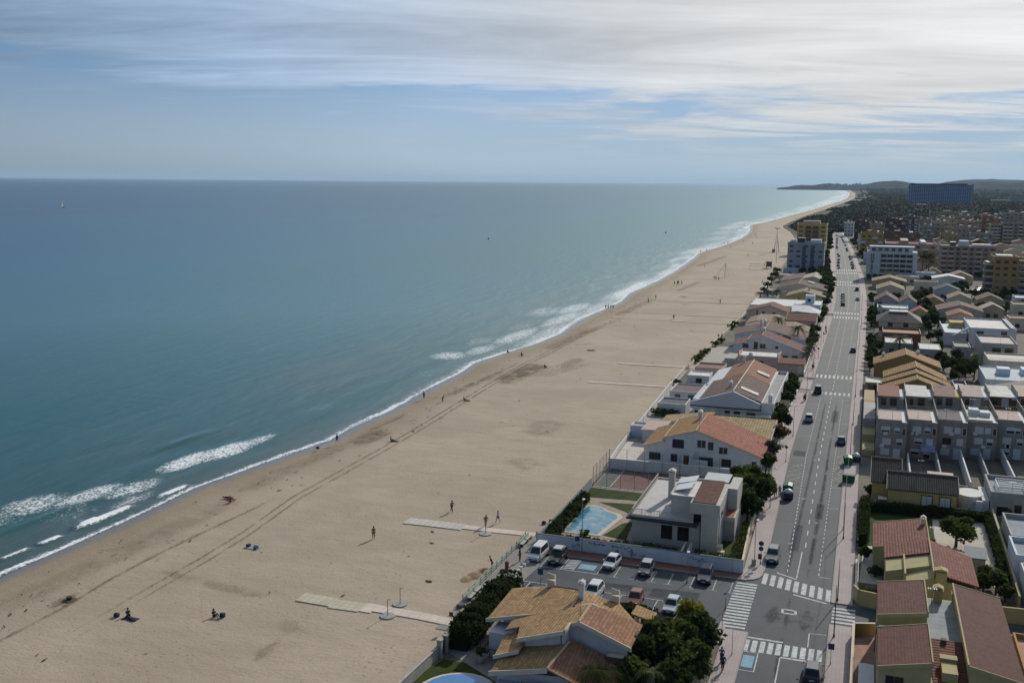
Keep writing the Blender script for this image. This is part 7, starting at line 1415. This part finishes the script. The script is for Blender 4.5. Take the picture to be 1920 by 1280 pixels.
for i,(x,y) in enumerate(((-69,641),(-62,655))):
    t=thing('beach_goal',['wide pale beach sports goal with two rails, left of the dark hut','second pale beach goal just behind the wide one'][i],'goal',(x,y,0),0,'beach goals'); b=mb(); w_=6 if i==0 else 3
    b.tube((x,y,0),(x,y,3.4),.1,None,5); b.tube((x+w_*1.6,y,0),(x+w_*1.6,y,3.4),.1,None,5); b.tube((x,y,3.4),(x+w_*1.6,y,3.4),.13,None,5); b.tube((x,y,1.9),(x+w_*1.6,y,1.9),.1,None,5); b.build('frame',WHITE,t)
t=thing('beach_hut','small dark brown lifeguard hut on the far sand','hut',(-59.5,652,0)); b=mb(); b.box(-60.4,652,1,-57.2,655,4.); b.build('cabin',BROWNW,t); b=mb(); b.slab([(-60.8,651.6,4.2),(-56.8,651.6,4.2),(-56.8,655.4,4.4),(-60.8,655.4,4.4)],.2); b.build('roof',DARKM,t)
for x in (-60.2,-57.4):
    for y in (652.2,654.8): b=mb(); b.tube((x,y,0),(x,y,1),.12,None,5); b.build('leg',WOOD,t)
t=thing('lattice_mast','tall white lattice mast with a dish head on the far beach','mast',(-68,811,0)); b=mb()
for s_ in ((-1,-1),(1,-1),(1,1),(-1,1)): b.tube((-68+s_[0]*2,811+s_[1]*2,0),(-68+s_[0]*.3,811+s_[1]*.3,13),.16,.1,5)
for k in range(8):
    z=k*1.6; f=2-1.7*z/13; f2=2-1.7*(z+1.6)/13
    b.tube((-68-f,811-f,z),(-68+f2,811-f2,z+1.6),.08,None,4); b.tube((-68+f,811-f,z),(-68-f2,811-f2,z+1.6),.08,None,4)
b.build('lattice',WHITE,t); b=mb(); b.lathe([(.3,0),(2.0,.8),(2.1,1.3),(.3,1.6)],(-68,811,17.4),12); b.tube((-68,811,13),(-68,811,17.5),.25,.2,6); b.build('head',WHITE,t); b=mb(); b.box(-71,809,0,-69,811,2.2); b.build('equipment_box',DARKM,t)
pole('beach_lamp_mast','thin lamp mast at the sand edge in front of the grey block','lamp mast',-58.5,700,16,.14,arm=.8,ad=0,head='lamp',z=0)
def heap(name,label,cat,x,y,parts):
    t=thing(name,label,cat,(x,y,0)); 
    for nm,mat,box in parts: b=mb(); b.box(*[v+(x,y,.03)[i%3] for i,v in enumerate(box)]); b.build(nm,mat,t,bevel=.04)
    return t
NVY=paint((.03,.035,.06),.8,.2,4.)
heap('beach_towel_pile','grey towels and dark bags heaped on the sand left of the upper boardwalk','towels',-80.6,120.1,[('towel',paint((.30,.31,.35),.9,.3,3.),(-1.1,-.7,0,.9,.8,.06)),('bag',NVY,(-1.2,-.2,0,-.7,.4,.4)),('bag',NVY,(.3,-.6,.0,.8,0,.25)),('cooler',paint((.34,.35,.38),.6),(-.2,.3,.0,.5,.7,.3))])
heap('driftwood','dark branch lying on the sand near the fence','driftwood',-52.1,117.4,[('branch',WOOD,(-.5,-.1,0,.4,.1,.14)),('twig',WOOD,(-.1,-.3,0,.05,.3,.1))])
for i,(x,y,lab) in enumerate(((-82.8,94.3,'small dark bag left of the sitting pair at the lower left'),(-99.7,171.3,'small dark bag by the wet sand near the lone walker'),(-44.9,144.6,'dark bag against the sea-side wall by the upper boardwalk'),(-44.1,145.6,'second dark bag against the sea-side wall'))): heap('beach_bag',lab,'bag',x,y,[('bag_body',NVY,(-.3,-.2,0,.3,.25,.4)),('handle',DARKM,(-.15,-.02,.4,.15,.02,.5))])
t=thing('dark_sand_pit','dark wet hollow with a black bucket at its centre, lower left of the beach','pit',(-91.6,96.2,0)); b=mb(); b.lathe([(.28,0),(.34,.45),(.36,.47)],(-91.6,96.2,.03),12); b.build('bucket',DARKM,t); b=mb(); b.lathe([(.95,.0),(.6,.11),(.3,.06)],(-91.6,96.2,.05),12); b.build('rim',paint((.10,.07,.045),.95,.3,3.),t)
# ================================================================== people
SKIN=paint((.33,.19,.13),.6,.1,4.); HAIR=paint((.03,.02,.015),.7,.1,4.)
def lerp3(a,b,t): return tuple(lerp(x,y,t) for x,y in zip(a,b))
POSE={}
def skeleton(p):
    """p: joints dict -> (verts, edges, radii)"""
    V=[];E_=[];Rr=[];I={}
    def j(n,co,r): I[n]=len(V); V.append(co); Rr.append(r)
    def e(a,b): E_.append((I[a],I[b]))
    j('pelvis',p['pelvis'],.135); j('waist',lerp3(p['pelvis'],p['chest'],.45),.12); j('chest',p['chest'],.15); j('neck',p['neck'],.055); j('jaw',lerp3(p['neck'],p['head'],.55),.075); j('head',p['head'],.10); j('crown',p['crown'],.075)
    for a,b in (('pelvis','waist'),('waist','chest'),('chest','neck'),('neck','jaw'),('jaw','head'),('head','crown')): e(a,b)
    f=p.get('face',(0,-1,0)); j('nose',tuple(h+g*.115 for h,g in zip(p['head'],f)),.018); e('head','nose')
    for s in 'lr':
        j('sh'+s,p['sh'+s],.06); e('chest','sh'+s); j('el'+s,p['el'+s],.042); e('sh'+s,'el'+s); j('wr'+s,p['wr'+s],.028); e('el'+s,'wr'+s)
        d=(Vector(p['wr'+s])-Vector(p['el'+s])).normalized(); sd=d.orthogonal().normalized(); w=Vector(p['wr'+s])
        j('pm'+s,tuple(w+d*.07),.033); e('wr'+s,'pm'+s)
        for k,(o_,l_) in enumerate(((-.03,.07),(-.01,.085),(.01,.08),(.03,.062))):
            c=w+d*.09+sd*o_; j('f%d%s'%(k,s),tuple(c+d*.03),.010); e('pm'+s,'f%d%s'%(k,s)); j('t%d%s'%(k,s),tuple(c+d*l_+sd.cross(d)*.015),.008); e('f%d%s'%(k,s),'t%d%s'%(k,s))
        j('th'+s,tuple(w+d*.05+sd*.055),.010); e('pm'+s,'th'+s)
        j('hp'+s,p['hp'+s],.092); e('pelvis','hp'+s); j('kn'+s,p['kn'+s],.062); e('hp'+s,'kn'+s); j('an'+s,p['an'+s],.042); e('kn'+s,'an'+s); j('to'+s,p['to'+s],.035); e('an'+s,'to'+s)
    return V,E_,Rr,I
def skin(V,E_,Rr,root,name,mat,sub=1):
    me=bpy.data.meshes.new(name); me.from_pydata(V,E_,[]); o=bpy.data.objects.new('tmp',me); C.objects.link(o); o.modifiers.new('s','SKIN')
    for i,r in enumerate(Rr): me.skin_vertices[0].data[i].radius=(r,r); me.skin_vertices[0].data[i].use_root=(i==root)
    m=o.modifiers.new('u','SUBSURF'); m.levels=sub; m.render_levels=sub
    dg=bpy.context.evaluated_depsgraph_get(); dg.update(); nm=bpy.data.meshes.new_from_object(o.evaluated_get(dg)); nm.name=name; nm.materials.clear(); nm.materials.append(mat); nm.polygons.foreach_set('use_smooth',[True]*len(nm.polygons)); bpy.data.objects.remove(o); return nm
def subset(V,E_,Rr,I,names,grow,cut=None):
    ids=[I[n] for n in names]; mp={a:i for i,a in enumerate(ids)}
    return [V[a] for a in ids],[(mp[a],mp[b]) for a,b in E_ if a in mp and b in mp],[Rr[a]+grow for a in ids]
def stand(dx=0.,step=.0,arm=.0,lean=0.,bend=0.):
    p={'pelvis':(0,0,.93),'chest':(0,-lean,1.32),'neck':(0,-lean*1.3,1.50),'head':(0,-lean*1.4-.02,1.63),'crown':(0,-lean*1.4,1.72)}
    for s,sg in (('l',-1),('r',1)):
        st=step*sg; p['sh'+s]=(sg*.19,-lean*1.1,1.42); p['el'+s]=(sg*(.25+arm*.1),-lean+st*-.35-arm*.05,1.15); p['wr'+s]=(sg*(.24-arm*.02),-lean-st*.55-.05-arm*.25,.92+arm*.25)
        p['hp'+s]=(sg*.10,0,.88); p['kn'+s]=(sg*.11,st*.45-.03,.49); p['an'+s]=(sg*.11,st*.85+.02,.09); p['to'+s]=(sg*.12,st*.85-.16,.035)
    return p
def sit(back=.12,kz=.42):
    p={'pelvis':(0,0,.13),'chest':(0,back,.52),'neck':(0,back*.9,.70),'head':(0,back*.7,.83),'crown':(0,back*.7,.92)}
    for s,sg in (('l',-1),('r',1)):
        p['sh'+s]=(sg*.19,back,.62); p['el'+s]=(sg*.26,back-.12,.38); p['wr'+s]=(sg*.17,-.34,.42); p['hp'+s]=(sg*.1,-.02,.12); p['kn'+s]=(sg*.13,-.42,kz); p['an'+s]=(sg*.13,-.68,.09); p['to'+s]=(sg*.14,-.84,.04)
    return p
def lie():
    p={'pelvis':(0,0,.13),'chest':(0,.42,.15),'neck':(0,.60,.15),'head':(0,.74,.15),'crown':(0,.84,.14),'face':(0,0,1)}
    for s,sg in (('l',-1),('r',1)):
        p['sh'+s]=(sg*.18,.52,.13); p['el'+s]=(sg*.30,.30,.07); p['wr'+s]=(sg*.30,.06,.06); p['hp'+s]=(sg*.1,-.05,.11); p['kn'+s]=(sg*.12,-.45,.16 if s=='l' else .10); p['an'+s]=(sg*.13,-.86,.07); p['to'+s]=(sg*.14,-.92,.19)
    return p
POSES={'stand':stand(),'walk':stand(step=.38,arm=.3),'stride':stand(step=.5,arm=.6,lean=.06),'sit':sit(),'lie':lie(),'lean':stand(step=.1,arm=1.,lean=.22)}
MESHC={}
def person(x,y,pose,rz,top,leg,label,group=None,z=.03,s=1.,hair=None,long_=False,bare=False):
    t=thing('person',label,'person',(x,y,z),rz,group); t.scale=(s,s,s)
    if pose not in MESHC:
        V,E_,Rr,I=skeleton(POSES[pose]); d={}
        d['body']=skin(V,E_,Rr,0,'body',SKIN)
        for nm,names,g in (('shirt',['pelvis','waist','chest','shl','shr','ell','elr'],.022),('trousers',['pelvis','hpl','hpr','knl','knr','anl','anr'],.02),('shorts',['pelvis','hpl','hpr'],.03)):
            v,e,r=subset(V,E_,Rr,I,names,g)
            if nm=='shorts':
                for k,q_ in ((1,'knl'),(2,'knr')): v.append(lerp3(v[k],V[I[q_]],.55)); e.append((k,len(v)-1)); r.append(.085)
            d[nm]=skin(v,e,r,0,nm,NVY)
        p=POSES[pose]; hd=Vector(p['head']); cr=Vector(p['crown']); up_=(cr-hd).normalized(); f=Vector(p.get('face',(0,-1,0)))
        d['hair']=skin([tuple(hd-f*.045-up_*.02),tuple(hd-f*.03+up_*.05),tuple(hd+up_*.085)],[(0,1),(1,2)],[.085,.095,.06],1,'hair',HAIR)
        MESHC[pose]=d
    d=MESHC[pose]
    def ch(nm,mat):
        o=bpy.data.objects.new(nm,d[nm]); C.objects.link(o); o.parent=t; o.material_slots[0].link='OBJECT'; o.material_slots[0].material=mat; return o
    ch('body',SKIN); ch('hair',hair or HAIR)
    if top: ch('shirt',top)
    ch('trousers' if not long_ and leg and not bare else 'shorts',leg)
    return t
def cloth(*c): return paint(c,.85,.12,5.)
K_=cloth(.02,.02,.024); N__=cloth(.03,.04,.075); Wt=cloth(.5,.5,.5); Rd=cloth(.24,.05,.05); Bl=cloth(.08,.16,.28); Kh=cloth(.22,.17,.10); Gr=cloth(.16,.16,.17); Pk=cloth(.42,.22,.24); Gn=cloth(.10,.13,.06)
person(-66.3,129.4,'stand',R(20),Gn,Kh,'person in olive top and tan trousers standing alone left of the boardwalks',s=1.08); person(-60.4,145.0,'stride',R(60),Kh,K_,'person striding across the sand behind the upper boardwalk',s=1.05); person(-52.9,140.4,'lean',R(30),K_,Rd,'person in a black top bending beside the boardwalk shower',s=1.05,bare=True); person(-51.7,142.6,'walk',R(-40),Wt,Bl,'person in white and blue walking off the upper boardwalk',s=1.05,bare=True)
person(-43.3,128.4,'stand',R(90),K_,K_,'person all in black standing on the promenade by the white van',s=1.1,z=.07); person(-12.35,105.4,'walk',R(15),N__,K_,'left one of the couple walking on the pavement at the bottom edge',z=.15,s=1.08); person(-12.75,107.4,'walk',R(200),Bl,K_,'person in a blue top just behind the pavement couple',z=.15); person(-12.6,171.2,'walk',R(180),N__,K_,'left one of the two people walking away on the left pavement','people on the left pavement',z=.15,s=1.05); person(-12.0,172.2,'walk',R(180),Bl,Gr,'right one of the two people walking away on the left pavement','people on the left pavement',z=.15)
person(-46.0,124.7,'lean',R(-60),N__,Gr,'person leaning on the beach side of the promenade fence'); person(-43.5,136.9,'sit',R(90),K_,K_,'person sitting at the far end of the promenade',z=.5)
person(-81.6,94.9,'sit',R(50),N__,K_,'person sitting up in dark clothes beside a dark towel, lower left'); person(-80.7,94.3,'lie',R(70),K_,N__,'person lying on a dark towel beside the sitting one, lower left'); person(-71.9,98.4,'sit',R(80),K_,K_,'person in black sitting with knees up, lower left centre'); heap('rucksack','dark rucksack right of the sitter in black','rucksack',-70.9,98.6,[('bag_body',NVY,(-.25,-.2,0,.3,.25,.5)),('strap',DARKM,(-.1,-.26,.1,.1,-.2,.45))]); heap('beach_towel','dark towel under the lying person, lower left','towel',-80.8,94.4,[('towel_sheet',NVY,(-1.0,-.5,0,1.0,.45,.03)),('folded_edge',NVY,(-1.0,.2,.03,-.4,.42,.08))])
person(-97.7,138.5,'lie',R(95),Rd,K_,'person lying near the dark sand at the left, nearer the sea','sunbathers at the left'); person(-96.6,138.0,'lie',R(80),Pk,Rd,'person in pink lying beside the other at the left','sunbathers at the left'); person(-96.0,136.8,'sit',R(30),Rd,Rd,'person sitting at the feet of the two lying people, left','sunbathers at the left')
person(-98.3,176.5,'walk',R(180),K_,N__,'lone walker by the wet sand at left centre',s=1.05,bare=True); person(-88.9,181.8,'sit',R(100),K_,Gr,'person sitting at the edge of the dark churned sand'); person(-88.2,182.0,'lie',R(95),Gn,Kh,'person lying beside the sitter on the churned sand'); person(-99.6,221.7,'stand',R(170),Rd,K_,'person in red standing at the foam edge, centre'); person(-94.1,220.3,'lean',R(120),Pk,K_,'person bending with arms out, right of the one in red'); person(-89.8,223.4,'sit',R(100),K_,Kh,'person sitting on the tyre tracks, centre'); person(-88.9,223.0,'lie',R(80),Gr,K_,'person lying on the tyre tracks, centre')
person(-103.2,292.4,'sit',R(60),Kh,K_,'person sitting by the foam beyond the churned sand'); person(-97.7,289.5,'sit',R(60),K_,K_,'dark sitter on the sand just inland of the foam sitter'); person(-84.9,272.4,'sit',R(60),N__,K_,'person sitting on a pale towel on the raked sand'); heap('beach_towel','pale towel under the sitter on the raked sand','towel',-84.6,271.8,[('towel_sheet',Wt,(-.9,-.5,0,1.1,.5,.03)),('folded_edge',Wt,(.7,-.4,.03,1.,.4,.08))]); person(-80.9,305.9,'lie',R(90),Rd,K_,'person lying alone on the open sand above the churned patch'); person(-80.0,306.2,'lie',R(100),K_,K_,'person in black lying beside the lone one on the open sand')
def row(lst,text,group,pose='walk'):
    tp=[K_,Rd,N__,Wt,Gn,Bl,Gr]
    for i,(x,y) in enumerate(lst): person(x,y,pose if i%3 else 'stand',R(180*(i%2)+15*i),tp[i%7],[K_,N__,Gr][i%3],text%ORD[i],group,bare=i%2==0,s=1.08)
row([(-102.1,411),(-101.2,411.6),(-100.2,412),(-99.5,413.2)],'%s walker from the left of four at the water edge','four walkers at the water edge')
row([(-94.2,524.4),(-93.,526),(-92.2,525.3),(-91.4,529.6),(-93.6,531)],'%s of the five people gathered far up the beach','five people far up the beach')
row([(-76.5,559),(-78.5,562.7),(-79.4,562.3)],'%s person from the right near the climbing pyramid','people near the climbing pyramid'); row([(-69.9,389.9),(-60.5,449.9),(-46.4,344.4),(-45.6,346.6),(-90.2,456),(-90.4,441),(-96.7,640.6),(-52.7,551.6)],'%s of the scattered people on the middle and far sand','scattered people far away'); row([(-121,779),(-119.5,800),(-118.6,892),(-116,896),(-107,845),(-83,754),(-104,1010),(-110,1060),(-108,940),(-96,905)],'%s tiny figure at the far shore','tiny figures at the far shore')
row([(-12.9,251.5),(-12.7,253),(-13.4,296),(-12.9,372),(-13.4,380),(-13.3,300.5)],'%s pedestrian on the far stretch of the left pavement','pedestrians on the left pavement')
# ================================================================== boats
def boat(x,y,s,rz,label,sm,lean=0):
    t=thing('sailboat',label,'sailboat',(x,y,SEAZ),rz,'sailboats on the horizon side'); t.scale=(s,s,s); b=mb(); pr=[]
    secs=[(-4.6,.9,.5,.8),(-2,1.4,-.2,.85),(1,1.45,-.2,.95),(3.5,.8,.1,1.1),(5,.06,.8,1.3)]; vs_=[]
    for yy,w_,z0,z1 in secs: vs_+=[(-w_,yy,z1),(0,yy,z0),(w_,yy,z1)]
    fs=[(3*i+k,3*i+3+k,3*i+4+k,3*i+1+k) for i in range(4) for k in range(2)]+[(3*i,3*i+2,3*i+5,3*i+3) for i in range(4)]+[(0,1,2),(12,14,13)]
    b.add(vs_,fs); b.build('hull',WHITE,t,local=True); b=mb(); b.box(-.8,-2,.9,.8,1.4,1.4); b.build('cabin',WHITE,t,local=True); b=mb(); b.tube((0,1,.9),(0,1,13.5),.09,.06,6); b.tube((0,1,1.9),(0,-3.8,2.0),.07,None,6); b.build('mast',METAL,t,local=True)
    b=mb(); b.add([(0,.9,2.1),(.25,-3.8,2.2),(.5,-1.4,7),(0,.9,13.2),(.03,.9,2.1),(.28,-3.8,2.2),(.53,-1.4,7),(.03,.9,13.2)],[(0,1,2,3),(4,7,6,5)]); b.build('mainsail',sm,t,local=True); b=mb(); b.add([(0,4.8,1.4),(0,1.15,1.9),(.3,1.6,6),(0,1.1,11.6)],[(0,1,2,3)]); b.build('jib',sm,t,local=True); return t
boat(-1364,1477,.95,R(115),'small white sailboat on the left of the sea',foliage((.62,.62,.62),hue=(1,1,1))); boat(-2199,3956,1.35,R(20),'tiny dark-sailed boat seen end-on near the horizon',K_)
for i,(x,y,lab) in enumerate(((-205,1080,'tiny orange buoy off the far beach, right one'),(-330,880,'tiny dark buoy off the middle of the sea, left one'))):
    t=thing('buoy',lab,'buoy',(x,y,SEAZ)); b=mb(); b.lathe([(.5,-.2),(.8,.3),(.6,.9),(.15,1.4)],(x,y,SEAZ),10); b.build('float',TERR,t); b=mb(); b.tube((x,y,SEAZ+1.3),(x,y,SEAZ+2.2),.07,None,5); b.build('staff',DARKM,t)
